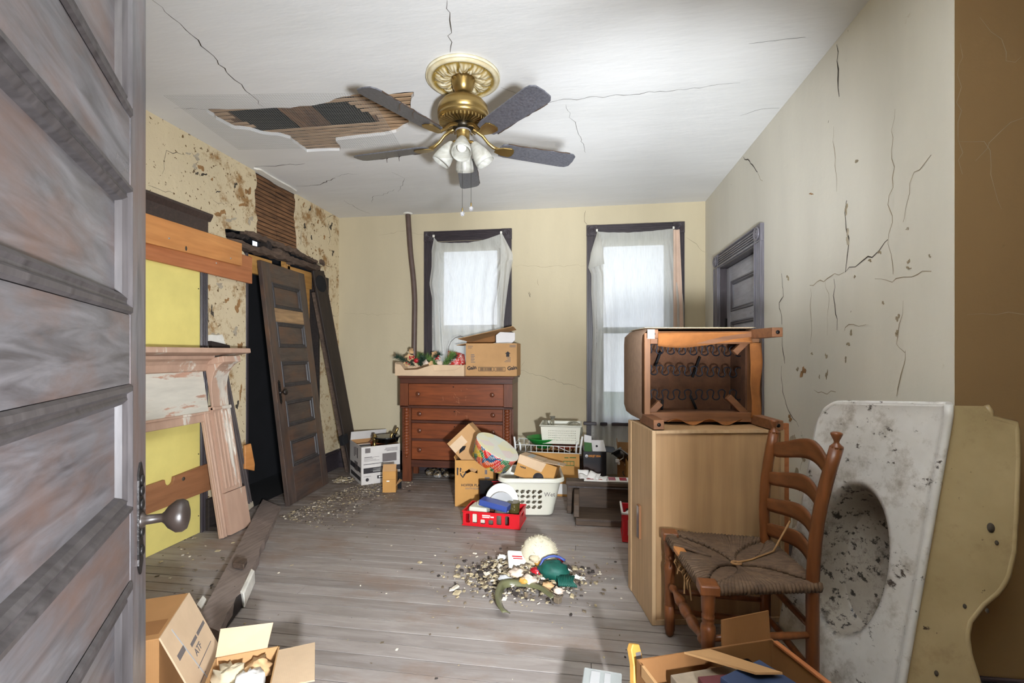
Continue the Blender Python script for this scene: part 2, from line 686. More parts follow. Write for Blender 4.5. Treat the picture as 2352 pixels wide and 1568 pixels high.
# left wall: papered plaster over lath, with the burnt doorway ----------------
LP = lambda *a: [(onX(x, y, XL).y, onX(x, y, XL).z) for x, y in a]
to_left = lambda u, v, d: (XL - d, u, v)
lath_hole = LP((586, 392), (590, 420), (585, 450), (586, 480), (592, 505), (589, 520))
break_hole = LP((589, 541), (560, 531), (517, 525), (519, 545), (545, 568), (567, 582))
door_hole = [(3.417, .0), (4.47, .0), (4.47, 2.0)]
right_part = LP((740, 640), (741, 612), (726, 602), (712, 590), (690, 580), (686, 568), (684, 530), (680, 500), (683, 470), (681, 447))
outline = lath_hole + break_hole + door_hole + right_part
hole_l = jag(lath_hole + break_hole, .007, 2, 5) + door_hole + jag(right_part, .007, 2, 6)
wpl = [(YF0, -.02), (YB, -.02), (YB, ZC), (YF0, ZC)]
# one outline that runs round the opening and up to the ceiling
top_left, top_right = lath_hole[0], right_part[-1]
li = jag(lath_hole + break_hole, .006, 3, 5)
ri = jag(right_part, .006, 3, 6)[:-2]
poly = [(YF0, -.02), (3.417, -.02)] + [(3.417, 2.02)] + list(reversed(li[:-3])) + [(top_left[0], ZC), (YF0, ZC)]
wall_left = MB().prism(poly, to_left, 0, .024).prism(
    [(4.47, -.02), (YB, -.02), (YB, ZC), (top_right[0], ZC)] + list(reversed(ri)) + [(4.47, 2.0)], to_left, 0, .024).build('wall_left', 'wallpaper_left')
tag(wall_left, 'stained cream left wall with plaster fallen off the lath', 'wall', kind='structure')
# behind the plaster
CX = XL - .5


def left_part(name, lo, hi, mat, bevel=0):
    return MB().box(lo, hi).build(name, mat, wall_left, bevel=bevel)


spots = [[(580, 551), (587, 548), (597, 550), (597, 567), (580, 563)], [(621, 556), (626, 560), (630, 568), (625, 568), (621, 561)], [(684, 600), (690, 594), (694, 597), (690, 603)]]
sp_h = [[(onX(x, y, CX).y, onX(x, y, CX).z) for x, y in s_] for s_ in spots]
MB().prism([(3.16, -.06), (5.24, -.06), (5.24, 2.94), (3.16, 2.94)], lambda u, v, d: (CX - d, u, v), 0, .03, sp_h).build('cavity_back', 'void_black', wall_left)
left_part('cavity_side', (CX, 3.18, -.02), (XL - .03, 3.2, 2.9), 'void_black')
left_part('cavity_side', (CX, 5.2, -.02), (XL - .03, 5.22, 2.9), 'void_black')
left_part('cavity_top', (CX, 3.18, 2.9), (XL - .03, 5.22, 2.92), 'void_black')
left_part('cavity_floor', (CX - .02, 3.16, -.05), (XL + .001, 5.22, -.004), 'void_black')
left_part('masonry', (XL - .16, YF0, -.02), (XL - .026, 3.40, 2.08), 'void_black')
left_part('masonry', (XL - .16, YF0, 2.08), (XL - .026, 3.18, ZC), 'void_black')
left_part('masonry', (XL - .16, 4.48, -.02), (XL - .026, YB, 2.05), 'char')
left_part('masonry', (XL - .16, 4.6, 2.05), (XL - .026, YB, ZC), 'char')
rnd = random.Random(5)
z = 2.235
while z < ZC - .01:
    mid = 3.81 + rnd.uniform(-.015, .015)
    for a, b in ((3.44, mid - .003), (mid + .003, 4.2)):
        R = Tr(XL - .031, (a + b) / 2, z) @ Rx(rnd.uniform(-.5, .5))
        MB().box((-.004, -(b - a) / 2, 0), (.004 + rnd.uniform(0, .006), (b - a) / 2, .0265), R).build('lath', 'lath_dark', wall_left)
    z += .0345
left_part('stud', (XL - .13, 4.075, 2.2), (XL - .036, 4.13, ZC), 'void_black')
left_part('lath_backing', (XL - .055, 3.40, 2.19), (XL - .045, 4.3, ZC), 'void_black')


def rough_beam(name, a, b, h, d, mat, seed, amp=.018, nseg=26, parent=None):
    """rotten timber between two points of the left wall (y, z), h high, d deep"""
    a, b = Vector(a), Vector(b)
    vs, fs = [], []
    for i in range(nseg + 1):
        t_ = i / nseg
        c_ = a.lerp(b, t_)
        k = 1 if 0 < i < nseg else .55
        for j, (sx, sz) in enumerate(((1, -1), (1, -.2), (1, .5), (1, 1), (-1, 1), (-1, -1))):
            n_ = noise.noise(Vector((t_ * 14, j * 1.7, seed))) * amp + noise.noise(Vector((t_ * 40, j * 2.7, seed + 3))) * amp * .5
            vs.append((a_x := XL + .012 + (0 if sx > 0 else -d) + n_ * .8, c_.x, c_.y + sz * h / 2 * k + n_))
    for i in range(nseg):
        for j in range(6):
            k = (j + 1) % 6
            fs.append((i * 6 + j, i * 6 + k, i * 6 + 6 + k, i * 6 + 6 + j))
    fs += [tuple(range(6)), tuple(nseg * 6 + j for j in range(6))]
    return MB().add(vs, fs).build(name, mat, parent or wall_left)


rough_beam('header_beam', LP((521, 551))[0], LP((733, 616))[0], .05, .07, 'rot', 1)
rough_beam('header_beam', LP((562, 533))[0], LP((690, 582))[0], .045, .05, 'rot', 2, .016)
rough_beam('header_beam', LP((676, 577))[0], LP((728, 602))[0], .025, .06, 'rot', 3, .012)
rough_beam('header_block', LP((630, 574))[0], LP((664, 590))[0], .05, .07, 'rot', 4, .012, 10)
rough_beam('header_block', LP((610, 562))[0], LP((622, 568))[0], .075, .07, 'char', 5, .012, 6)
rough_beam('header_block', LP((520, 537))[0], LP((570, 546))[0], .03, .04, 'char', 6, .014, 12)
rough_beam('header_block', LP((668, 596))[0], LP((674, 600))[0], .07, .06, 'rot', 7, .008, 6)
rough_beam('header_block', LP((733, 600))[0], LP((744, 606))[0], .05, .03, 'rot', 8, .012, 6)
# fresh lumber inside the doorway
for a, b, m in (((3.50, 1.93, 3.86), (XL - .05, XL - .09, 2.04), 'new_pine'),):
    left_part('framing_lumber', (XL - .09, 3.50, 1.92), (XL - .05, 3.80, 2.07), 'new_pine', .003)
    left_part('framing_lumber', (XL - .09, 3.98, 1.9), (XL - .05, 4.42, 2.07), 'new_pine', .003)
left_part('framing_lumber', (XL - .12, 4.02, 1.95), (XL - .05, 4.06, 2.12), 'new_pine', .003)
left_part('framing_lumber', (XL - .10, 4.30, .3), (XL - .05, 4.38, 1.9), 'new_pine', .003)
left_part('jamb', (XL - .14, 3.405, 0), (XL + .004, 3.432, 2.06), 'trim_dark', .002)
left_part('jamb', (XL - .14, 4.44, 0), (XL + .004, 4.475, 1.98), 'char', .002)
# cracks and losses
for i, (w, pts) in enumerate([(.004, [(372, 400), (376, 370), (382, 345), (425, 355)]), (.006, [(440, 350), (455, 372), (445, 395), (460, 405)]),
                              (.004, [(700, 610), (740, 605), (772, 615)]), (.004, [(722, 468), (726, 500)]), (.007, [(752, 505), (758, 540), (755, 560)]),
                              (.004, [(745, 505), (770, 490)]), (.003, [(740, 720), (775, 725)]), (.004, [(478, 700), (482, 760)]), (.004, [(490, 460), (515, 470)]),
                              (.006, [(694, 525), (690, 560)]), (.005, [(761, 480), (768, 486)]), (.003, [(340, 425), (400, 445)])]):
    ribbon(wall_left, LP(*pts), to_left, w, 'crack_dark', 70 + i)
plain('bare_brown', S(150, 112, 70), .9, .35, 30, bump=.8)
plain('bare_grey', S(172, 160, 140), .9, .2, 30, bump=.5)
for i, (c_, a_, b_, m_) in enumerate([((452, 360), 12, 9, 1), ((462, 385), 9, 12, 0), ((447, 382), 9, 8, 1), ((433, 353), 7, 5, 1), ((468, 400), 8, 6, 2), ((452, 398), 5, 4, 2), ((487, 412), 6, 4, 0),
                                  ((500, 440), 6, 4, 2), ((560, 470), 12, 9, 0), ((575, 505), 8, 14, 1), ((540, 425), 5, 7, 2), ((505, 490), 16, 12, 0), ((530, 505), 14, 8, 1), ((570, 440), 8, 16, 0),
                                  ((497, 770), 14, 10, 1), ((487, 715), 5, 16, 2), ((520, 690), 6, 10, 0), ((545, 705), 8, 20, 0), ((552, 800), 7, 26, 0), ((540, 760), 10, 12, 1), ((505, 655), 12, 8, 1), ((480, 660), 5, 14, 0),
                                  ((700, 520), 4, 8, 2), ((715, 545), 3, 7, 2), ((730, 510), 4, 5, 0), ((712, 480), 3, 8, 2), ((745, 545), 4, 5, 0), ((760, 520), 6, 9, 2), ((765, 485), 7, 5, 2), ((740, 575), 4, 3, 0),
                                  ((765, 580), 3, 9, 2), ((725, 575), 3, 4, 0), ((755, 690), 4, 7, 2), ((697, 470), 3, 6, 0), ((552, 900), 4, 22, 0), ((545, 930), 5, 12, 2)]):
    patch(wall_left, LP(*blotch(*c_, a_, b_, i)), to_left, ('bare_brown', 'bare_grey', 'crack_dark')[m_], i, 'bare_plaster', .0010 + .0004 * (i % 3), .003, 2)
# loose torn wallpaper by the mantel
MB().prism(jag(LP((468, 770), (505, 768), (512, 790), (520, 800), (470, 800)), .004, 3, 2), to_left, -.02, -.014).build('torn_paper', 'plaster_edge', wall_left)
MB().prism(jag(LP((471, 783), (485, 786), (514, 793), (516, 803), (474, 803)), .003, 2, 3), to_left, -.05, -.022).build('charred_strip', 'char', wall_left)

# right wall and the step that faces the entry --------------------------------
D2 = (3.354, 4.481, 2.127)       # casing of the door in the right wall
to_right = lambda u, v, d: (XR + d, u, v)
dh = [(D2[0] + .12, -.02), (D2[0] + .12, D2[2] - .12), (D2[1] - .12, D2[2] - .12), (D2[1] - .12, -.02)]
poly = [(YA + .1, -.02)] + dh + [(YB + .02, -.02), (YB + .02, ZC), (YA + .1, ZC)]
wall_right = MB().prism(poly, to_right, 0, .12).build('wall_right', 'wallpaper_right')
tag(wall_right, 'cracked off-white right wall with a closed door', 'wall', kind='structure')
wall_step = MB().box((XR, YA, -.02), (2.4, YA + .1, ZC)).build('wall_step', 'wallpaper_shaded')
# its narrow end belongs to the pale right wall
MB().prism([(YA - .0, 0), (YA + .1, 0), (YA + .1, ZC), (YA - .0, ZC)], to_right, -.002, 0).build('wall_return', 'wallpaper_right', wall_right)
tag(wall_step, 'papered wall turning off behind the sink, painted shade-brown', 'wall', kind='structure')
tag(MB().box((2.3, YF1, -.02), (2.4, YA, ZC)).build('wall_alcove', 'wallpaper_shaded'), 'shade-brown alcove wall outside the picture on the right', 'wall', kind='structure')
wf = MB().box((XL - .02, YF0, -.02), (-.40, YF1, ZC)).box((.385, YF0, -.02), (2.4, YF1, ZC)).box((-.40, YF0, 2.05), (.385, YF1, ZC)).build('wall_front', 'wallpaper')
tag(wf, 'papered entry wall with the open doorway', 'wall', kind='structure')
hw = MB().box((-1.4, -2.2, -.02), (-1.3, YF0, ZC)).box((1.3, -2.2, -.02), (1.4, YF0, ZC)).box((-1.3, -2.2, -.02), (1.3, -2.1, ZC)).build('wall_hall', 'wallpaper')
tag(hw, 'pale hallway walls behind the doorway', 'wall', kind='structure')
tag(MB().box((-1.3, -2.1, -.05), (1.3, YF0, 0)).build('floor_hall', 'floor_paint'), 'grey hallway floor behind the doorway', 'floor', kind='structure')
tag(MB().box((-1.3, -2.1, ZC), (1.3, YF0, ZC + .05)).build('ceiling_hall', 'ceiling_paint'), 'white hallway ceiling behind the doorway', 'ceiling', kind='structure')
RP = lambda *a: [(onX(x, y, XR).y, onX(x, y, XR).z) for x, y in a]
for i, (w, pts) in enumerate([
        (.010, [(1922, 102), (1926, 160), (1928, 222)]), (.005, [(1915, 290), (1918, 380), (1922, 440)]), (.005, [(2056, 250), (2048, 300), (2052, 430), (2040, 470), (2050, 495), (2040, 560)]),
        (.012, [(1945, 460), (1943, 510), (1950, 560), (1942, 625)]), (.006, [(1942, 625), (1980, 600), (2020, 575), (2040, 550)]), (.005, [(1940, 625), (1900, 640), (1860, 655)]),
        (.004, [(2185, 330), (2150, 352), (2100, 395), (2080, 480), (2075, 510)]), (.006, [(1916, 640), (1918, 700), (1923, 758)]), (.004, [(1862, 660), (1863, 720), (1862, 790)]),
        (.008, [(1795, 628), (1800, 680), (1790, 695), (1796, 745)]), (.010, [(1797, 775), (1803, 835)]), (.006, [(1795, 840), (1798, 900), (1810, 940), (1835, 980)]),
        (.004, [(2010, 640), (2050, 648), (2075, 636), (2180, 612)]), (.005, [(2080, 805), (2070, 860), (2060, 910)]), (.004, [(2075, 690), (2060, 790), (2080, 810)]),
        (.009, [(1708, 360), (1722, 370), (1740, 395)]), (.004, [(1740, 395), (1752, 415)]), (.005, [(2040, 560), (2050, 600), (2052, 630)]), (.003, [(1895, 640), (1905, 690), (1900, 770)]),
        (.004, [(1990, 745), (1950, 745), (1940, 760)]), (.005, [(1870, 895), (1900, 905), (1920, 900)]), (.004, [(1840, 990), (1850, 1040), (1838, 1080)])]):
    ribbon(wall_right, RP(*pts), to_right, w, 'crack_dark' if w > .0055 else 'crack_pale', 100 + i)
for i, (c_, a_, b_) in enumerate([((1947, 545), 6, 22), ((1944, 480), 5, 16), ((1845, 852), 9, 15), ((1898, 818), 3, 9), ((1899, 860), 3, 14), ((1949, 790), 4, 6), ((1943, 825), 3, 8),
                                  ((2062, 730), 5, 10), ((2060, 765), 4, 9), ((2085, 525), 6, 4), ((1968, 370), 7, 4), ((1863, 445), 6, 3), ((1810, 638), 4, 8), ((2087, 615), 7, 4), ((1832, 848), 3, 8),
                                  ((2020, 578), 5, 7), ((1998, 598), 6, 4), ((1955, 765), 4, 7), ((1865, 812), 4, 3), ((2088, 600), 5, 5), ((2136, 588), 3, 4), ((1824, 1010), 10, 25), ((1835, 1100), 12, 40),
                                  ((1812, 1170), 8, 40), ((1828, 1200), 10, 30), ((1845, 1050), 6, 12), ((1815, 960), 6, 10), ((2028, 695), 4, 4), ((1882, 865), 2, 5), ((1964, 635), 3, 4)]):
    patch(wall_right, RP(*blotch(*c_, a_, b_, 500 + i)), to_right, ('bare_grey', 'crack_pale', 'bare_brown')[i % 3] if c_[1] > 900 or a_ > 5 else 'crack_pale', 300 + i, 'bare_plaster', .0012 + .0004 * (i % 3), .003, 2)
SP = lambda *a: [(onY(x, y, YA).x, onY(x, y, YA).z) for x, y in a]
to_step = lambda u, v, d: (u, YA + d, v)
for i, (w, pts) in enumerate([(.002, [(2205, 100), (2208, 200), (2200, 320), (2210, 400)]), (.002, [(2250, 40), (2300, 90), (2310, 140), (2345, 130)]), (.002, [(2220, 723), (2352, 722)]),
                              (.002, [(2240, 370), (2300, 300), (2352, 270)]), (.002, [(2200, 325), (2260, 325), (2275, 400), (2300, 480)])]):
    ribbon(wall_step, SP(*pts), to_step, w, 'crack_pale', 140 + i)

# baseboards ------------------------------------------------------------------


def baseboard(name, path, label):
    """path: list of (x0, y0, x1, y1, nx, ny) runs; n points into the room"""
    o = None
    mb = MB()
    for x0, y0, x1, y1, nx, ny in path:
        for h0, h1, dpt in ((0, .17, .018), (.17, .19, .026), (.19, .205, .012)):
            xs, ys = sorted((x0, x1)), sorted((y0, y1))
            lo = [xs[0], ys[0], h0]
            hi = [xs[1], ys[1], h1]
            if nx:
                lo[0], hi[0] = sorted((x0, x0 + nx * dpt))
            else:
                lo[1], hi[1] = sorted((y0, y0 + ny * dpt))
            mb.box(lo, hi)
    o = mb.build(name, 'trim_dark_x', bevel=.003)
    return tag(o, label, 'baseboard', kind='structure')


baseboard('baseboard_back', [(XL, YB, W2[0], YB, 0, -1)], 'dark baseboard along the back wall')
baseboard('baseboard_left', [(XL, 4.48, XL, YB - .03, 1, 0), (XL, 3.0, XL, 3.40, 1, 0), (XL, YF1, XL, 1.6, 1, 0)], 'dark baseboard along the left wall')
baseboard('baseboard_right', [(XR, YA + .01, XR, D2[0], -1, 0), (XR, D2[1], XR, YB - .03, -1, 0)], 'dark baseboard along the right wall')
baseboard('baseboard_step', [(XR + .01, YA, 2.3, YA, 0, -1)], 'black baseboard of the wall behind the sink')

# windows ---------------------------------------------------------------------
t = NT('glass')
t.n.remove(t.p)
tr = t.node('ShaderNodeBsdfTransparent')
gl = t.node('ShaderNodeBsdfGlossy')
gl.inputs['Roughness'].default_value = .02
mx = t.node('ShaderNodeMixShader')
mx.inputs[0].default_value = .06
t.l.new(tr.outputs[0], mx.inputs[1])
t.l.new(gl.outputs[0], mx.inputs[2])
t.l.new(mx.outputs[0], t.n['Material Output'].inputs[0])


def rosette(parent, T, s=.11, mat='trim_dark'):
    b = MB(T)
    b.box((-s / 2, -s / 2, 0), (s / 2, s / 2, .026))
    b.lathe([(.049, .026), (.049, .034), (.041, .038), (.037, .028), (.028, .027), (.025, .037), (.019, .038), (.016, .027), (.011, .027), (.009, .037), (.001, .039)], 22)
    return b.build('corner_block', mat, parent, bevel=.002)


def casing_run(parent, T, length, w=.105, mat='trim_dark'):
    """fluted board: length along local y, width along local x, face towards local z"""
    b = MB(T)
    b.box((-w / 2, 0, 0), (w / 2, length, .014))
    for x0, x1, h in ((-w / 2, -w / 2 + .012, .028), (w / 2 - .012, w / 2, .028), (-.032, -.022, .024), (-.014, -.004, .024), (.004, .014, .024), (.022, .032, .024)):
        b.box((x0, 0, .014), (x1, length, h))
    return b.build('casing', mat, parent, bevel=.002)


def window(n, x0, x1, label):
    w = thing('window_%d' % n, label, 'window', ((x0 + x1) / 2, YB, 0), 0, kind='structure')
    hw_ = (x1 - x0) / 2
    face = lambda x, z: Tr(x, 0, z) @ Rx(90)
    for s_ in (-1, 1):
        casing_run(w, face(s_ * (hw_ - CW / 2), WB), WT - WB - CW)
        rosette(w, face(s_ * (hw_ - CW / 2), WT - CW / 2) @ Tr(0, 0, 0))
        b = MB()
        cx = s_ * (hw_ - CW / 2)
        b.box((cx - .055, -.022, 0), (cx + .055, 0, WB - .03))
        for k in range(7):
            b.box((cx - .055, -.028, WB - .06 - k * .03), (cx + .055, -.02, WB - .047 - k * .03))
        b.build('plinth', 'trim_dark', w, bevel=.002)
        MB().box((s_ * (hw_ - CW), .0, WB), (s_ * (hw_ - CW - .02), .2, WT - CW)).build('jamb', 'trim_dark', w)
    casing_run(w, Tr(hw_ - CW, 0, WT - CW / 2) @ Rz(90) @ Ry(90) @ Rz(0) @ Matrix.Identity(4) if False else frame((-(hw_ - CW), 0, WT - CW / 2), (0, 0, -1), (1, 0, 0)), 2 * (hw_ - CW), mat='trim_dark_x')
    MB().box((-(hw_ - CW), 0, WT - CW - .02), (hw_ - CW, .2, WT - CW)).build('jamb', 'trim_dark', w)
    MB().box((-hw_ - .03, -.06, WB - .03), (hw_ + .03, .1, WB)).build('stool', 'trim_dark_x', w, bevel=.005)
    MB().box((-hw_ + CW, -.02, WB - .14), (hw_ - CW, 0, WB - .03)).build('apron', 'trim_dark_x', w, bevel=.003)
    ix = hw_ - CW - .02
    mid = 1.48
    for nm, z0, z1, yy_ in (('upper_sash', mid, WT - CW - .02, .10), ('lower_sash', WB, mid + .04, .055)):
        b = MB()
        b.box((-ix, yy_, z0), (-ix + .045, yy_ + .04, z1)).box((ix - .045, yy_, z0), (ix, yy_ + .04, z1))
        b.box((-ix + .045, yy_, z0), (ix - .045, yy_ + .04, z0 + .04)).box((-ix + .045, yy_, z1 - .06), (ix - .045, yy_ + .04, z1))
        sash = b.build(nm, 'sash_white', w)
        MB().box((-ix + .045, yy_ + .018, z0 + .04), (ix - .045, yy_ + .022, z1 - .06)).build('pane', 'glass', sash)
    return w


plain('sash_white', S(196, 190, 176), .5, .08)
window(1, *W1, 'dark fluted window frame behind the dresser, veiled by a curtain')
window(2, *W2, 'dark fluted window frame at right of back wall, curtained')

# outside: ground and a far row of roofs ---------------------------------------
plain('grass', S(96, 108, 62), .95, .3, 2)
plain('roof_far', S(96, 88, 86), .9, .2, 2)
plain('siding_far', S(206, 196, 178), .9, .1, 2)
tag(MB().box((-40, 5.6, -3.6), (40, 60, -3.5)).build('ground_outside', 'grass'), 'pale lawn outside the windows', 'ground', kind='structure')
hs = thing('neighbour_house', 'far house with a grey roof behind the curtain left', 'house', (-4.5, 22, -3.5))
MB().box((-5, 0, 0), (5, 6, 4.6)).build('wall', 'siding_far', hs)
MB().prism([(-5.4, 4.6), (5.4, 4.6), (3.2, 6.1), (-3.2, 6.1)], lambda u, v, d: (u, d, v), -.4, 6.4).build('roof', 'roof_far', hs)

# ================================================================== DOORS
t = NT('door_varnish')


def varnish(name, axis, c1, c2, red, sheen=.3):
    t = NT(name)
    sc = [1, 1, 1]
    sc[axis] = .12
    v = t.mapping(tuple(sc))
    g = t.noise(v, 30, 6, .7, 1.0)
    b = t.noise(t.mapping(tuple(.4 if i == axis else 1 for i in range(3))), 6, 6, .65)
    col = t.ramp(g, [(.3, c1), (.7, c2)])
    col = t.mix(t.ramp(b, [(.46, (0, 0, 0, 1)), (.64, (.8, .8, .8, 1))]), col, red)
    fg = t.noise(v, 60, 3)
    t.bump(fg, .12, .002)
    m = t.set(col, .34, 0, .6)
    rr = t.ramp(b, [(.3, (.26, .26, .26, 1)), (.7, (.46, .46, .46, 1))])
    t.l.new(rr, t.p.inputs['Roughness'])
    return m


DC = (S(57, 54, 56), S(114, 111, 114), S(100, 77, 67))
varnish('door_v', 2, *DC)
varnish('door_h', 0, *DC)
LC = (S(48, 39, 36), S(92, 78, 71), S(104, 74, 54))
varnish('lean_v', 2, *LC)
varnish('lean_h', 0, *LC)
wood('lean_bare', S(110, 82, 62), S(206, 168, 120), 0, .7, 12, .1)
CCD = (S(124, 123, 130), S(168, 167, 175), S(134, 130, 134))  # dark door lightened: window glare is put into the colour
varnish('closet_glare_v', 2, *CCD)
varnish('closet_glare_h', 0, *CCD)
plain('iron', S(34, 31, 30), .45, .4, 20, .6, .3)
plain('knob_brown', S(40, 32, 28), .4, .35, 12, .1)
wood('moulding_shade', S(42, 38, 38), S(84, 79, 79), 2, .38, 20, .1, bump=.05, spec=.35)  # darker than the doors: shade of the mouldings put into the colour
wood('moulding_glare', S(64, 62, 68), S(104, 102, 110), 2, .3, 20, .1, bump=.05, spec=.7)  # closet door moulding, lightened along with the painted glare
wood('trim_glare', S(86, 82, 88), S(128, 124, 132), 2, .28, 20, .08, bump=.06, spec=.7)  # closet casing, with the window glare put into its colour

PANELS = [(.294, .514), (.632, .852), (.970, 1.190), (1.309, 1.529), (1.647, 1.867)]


def panel_door(root, W, HH, T, mv, mh, panels=PANELS, stile=.115, bare=None, both=False, mould='moulding_shade'):
    """front face at y = 0 looking along -y"""
    for x0, x1 in ((0, stile), (W - stile, W)):
        MB().box((x0, 0, 0), (x1, T, HH)).build('stile', mv, root, bevel=.002)
    zs = [0] + [z for p in panels for z in p] + [HH]
    for i in range(0, len(zs), 2):
        MB().box((stile, .0006, zs[i]), (W - stile, T - .0006, zs[i + 1])).build('rail', bare if (bare and i == 8) else mh, root, bevel=.001)
    x0, x1 = stile, W - stile
    for z0, z1 in panels:
        p = MB().box((x0, .013, z0), (x1, T - .013, z1)).build('panel', mh, root)
        b = MB()
        for side in ((0, 1), (T, -1)) if both else ((0, 1),):
            loops = []
            for o, h in ((0, 0), (.004, -.005), (.011, -.006), (.016, .001), (.020, .001), (.025, -.002), (.032, .004), (.036, .0135)):
                yy_ = side[0] + side[1] * h
                loops.append([(x0 + o, yy_, z0 + o), (x1 - o, yy_, z0 + o), (x1 - o, yy_, z1 - o), (x0 + o, yy_, z1 - o)])
            vs = [q for lp in loops for q in lp]
            fs = [(4 * i + j, 4 * i + (j + 1) % 4, 4 * i + 4 + (j + 1) % 4, 4 * i + 4 + j) for i in range(len(loops) - 1) for j in range(4)]
            b.add(vs, fs)
        b.build('moulding', mould, p)


def knob_set(root, x, z, plate_h=.2, plate_w=.036, knob_r=.027, reach=.06, y=0):
    b = MB()
    pts = []
    for k, (w_, h_) in enumerate([(.15, 0), (.55, .04), (.8, .07), (1, .10), (.86, .15), (.95, .2), (1, .5), (.95, .8), (.86, .85), (1, .9), (.8, .93), (.55, .96), (.15, 1)]):
        pts.append((w_ * plate_w / 2, (h_ - .38) * plate_h))
    outline_ = pts + [(-a, c_) for a, c_ in reversed(pts)]
    b.prism(outline_, lambda u, v, d: (x + u, y - d, z + v - .02), 0, .003)
    for dz in (-.055, -.02, .03, .055, .075):
        b.lathe([(.010, 0), (.010, .0035), (.006, .005), (.001, .005)], 10, Tr(x, y - .0025, z + dz) @ Rx(90))
    plate = b.build('lock_plate', 'iron', root)
    k = MB()
    T = Tr(x, y, z) @ Rx(90)
    k.lathe([(.015, 0), (.015, .006), (.009, .01), (.008, reach * .45), (.011, reach * .5), (.02, reach * .58), (knob_r, reach * .75), (knob_r * 1.02, reach * .88), (knob_r * .85, reach * .98), (knob_r * .4, reach * 1.03), (.001, reach * 1.04)], 22, T)
    k.build('knob', 'knob_brown', root)
    MB().box((x - .003, y - .0045, z - .062), (x + .003, y - .002, z - .045)).build('keyhole', 'void_black', plate)


ang = atan2(.813, -.582)
d1 = thing('door_1', 'dark varnished five-panel entry door standing open in the foreground', 'door', (-.392, .180, .008), ang, kind='structure')
panel_door(d1, .76, 2.0, .036, 'door_v', 'door_h', both=True)
knob_set(d1, .76 - .052, .935, .205, .034, .030, .075)

d2 = thing('door_2', 'closed dark panelled door, greyed by painted glare, in the right wall', 'door', (XR + .05, D2[1] - .135, .006), radians(-90), kind='structure')
panel_door(d2, D2[1] - D2[0] - .27, 1.985, .035, 'closet_glare_v', 'closet_glare_h', panels=[(.25, .48), (.60, .86), (.96, 1.20), (1.28, 1.52), (1.60, 1.86)], mould='moulding_glare')
MB().box((-.006, -.012, 1.35), (.012, .0, 1.55)).build('hinge', 'iron', d2)
MB().box((-.006, -.012, .35), (.012, .0, .55)).build('hinge', 'iron', d2)
tr1 = thing('trim_1', 'fluted dark door casing, greyed by painted glare, with bullseye corner blocks', 'trim', (XR, D2[0], 0), radians(-90), kind='structure')
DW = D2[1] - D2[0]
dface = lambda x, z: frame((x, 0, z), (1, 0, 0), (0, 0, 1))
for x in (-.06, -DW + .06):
    casing_run(tr1, dface(x, 0), D2[2] - .12, .118, 'trim_glare')
    rosette(tr1, dface(x, D2[2] - .06), .12, 'trim_glare')
casing_run(tr1, frame((-DW + .12, 0, D2[2] - .06), (0, 0, -1), (1, 0, 0)), DW - .24, .118, 'trim_glare')
for x in (-.12, -DW + .12):
    s_ = -1 if x > -.5 else 1
    MB().box((x, .0, 0), (x + s_ * .013, .12, D2[2] - .12)).build('jamb', 'trim_dark', tr1)
MB().box((-DW + .12, 0, D2[2] - .133), (-.12, .12, D2[2] - .12)).build('jamb', 'trim_dark', tr1)
MB().box((-DW, .13, -.02), (0, .14, 2.2)).build('stop', 'void_black', tr1)

# ---- the door leaning against the burnt doorway
P0, P1, Pt = Vector((-2.361, 3.54, 0)), Vector((-2.407, 4.225, 0)), Vector((-2.60, 3.447, 2.015))
xa = (P1 - P0).normalized()
za = (Pt - P0)
za = (za - xa * za.dot(xa)).normalized()
ya = za.cross(xa)
ML = Matrix((xa, ya, za)).transposed().to_4x4()
dl = thing('panel_door', 'dark worn panelled door leaning on the burnt left wall', 'door', P0 + Vector((0, 0, .004)), rot=ML.to_euler())
panel_door(dl, .687, 2.03, .036, 'lean_v', 'lean_h', bare='lean_bare')
knob_set(dl, .052, .93, .2, .034, .026, .06)

# ---- charred board leaning in the corner
xa = Vector((0.06, 1, 0)).normalized()
b0, t0 = Vector((-2.37, 4.60, .004)), Vector((-2.615, 4.30, 2.07))
za = (t0 - b0).normalized()
xa = (xa - za * xa.dot(za)).normalized()
ya = za.cross(xa)
lb = thing('charred_board', 'long blackened casing board leaning in the corner beyond the door', 'board', b0, rot=Matrix((xa, ya, za)).transposed().to_4x4().to_euler())
wood('charboard', S(24, 20, 20), S(60, 46, 38), 2, .6, 12, .1, wear=S(120, 78, 48), wearpos=.70, bump=.5)
bl = (t0 - b0).length
MB().box((0, 0, 0), (.19, .024, bl)).build('plank', 'charboard', lb, bevel=.003)
MB().lathe([(.085, 0), (.085, .004), (.08, .006), (.001, .006)], 24, Tr(.095, -.0, bl - .13) @ Rx(90)).build('round_patch', 'void_black', lb)
MB().box((.186, -.001, 0), (.194, .012, bl * .98)).build('edge_bead', 'rot', lb)
MB().box((-.06, -.02, .32), (.04, .03, .42)).build('hinge_block', 'void_black', lb, bevel=.006)
MB().box((-.02, .026, .02), (.01, .05, bl * .9)).build('backing_strip', 'rot', lb)
rm = MB().box((XL + .0, 4.50, 1.76), (XL + .03, 4.60, 2.04), Matrix.Identity(4)).build('casing_remnant', 'charboard')
tag(rm, 'short black casing scrap still nailed by the corner', 'board')

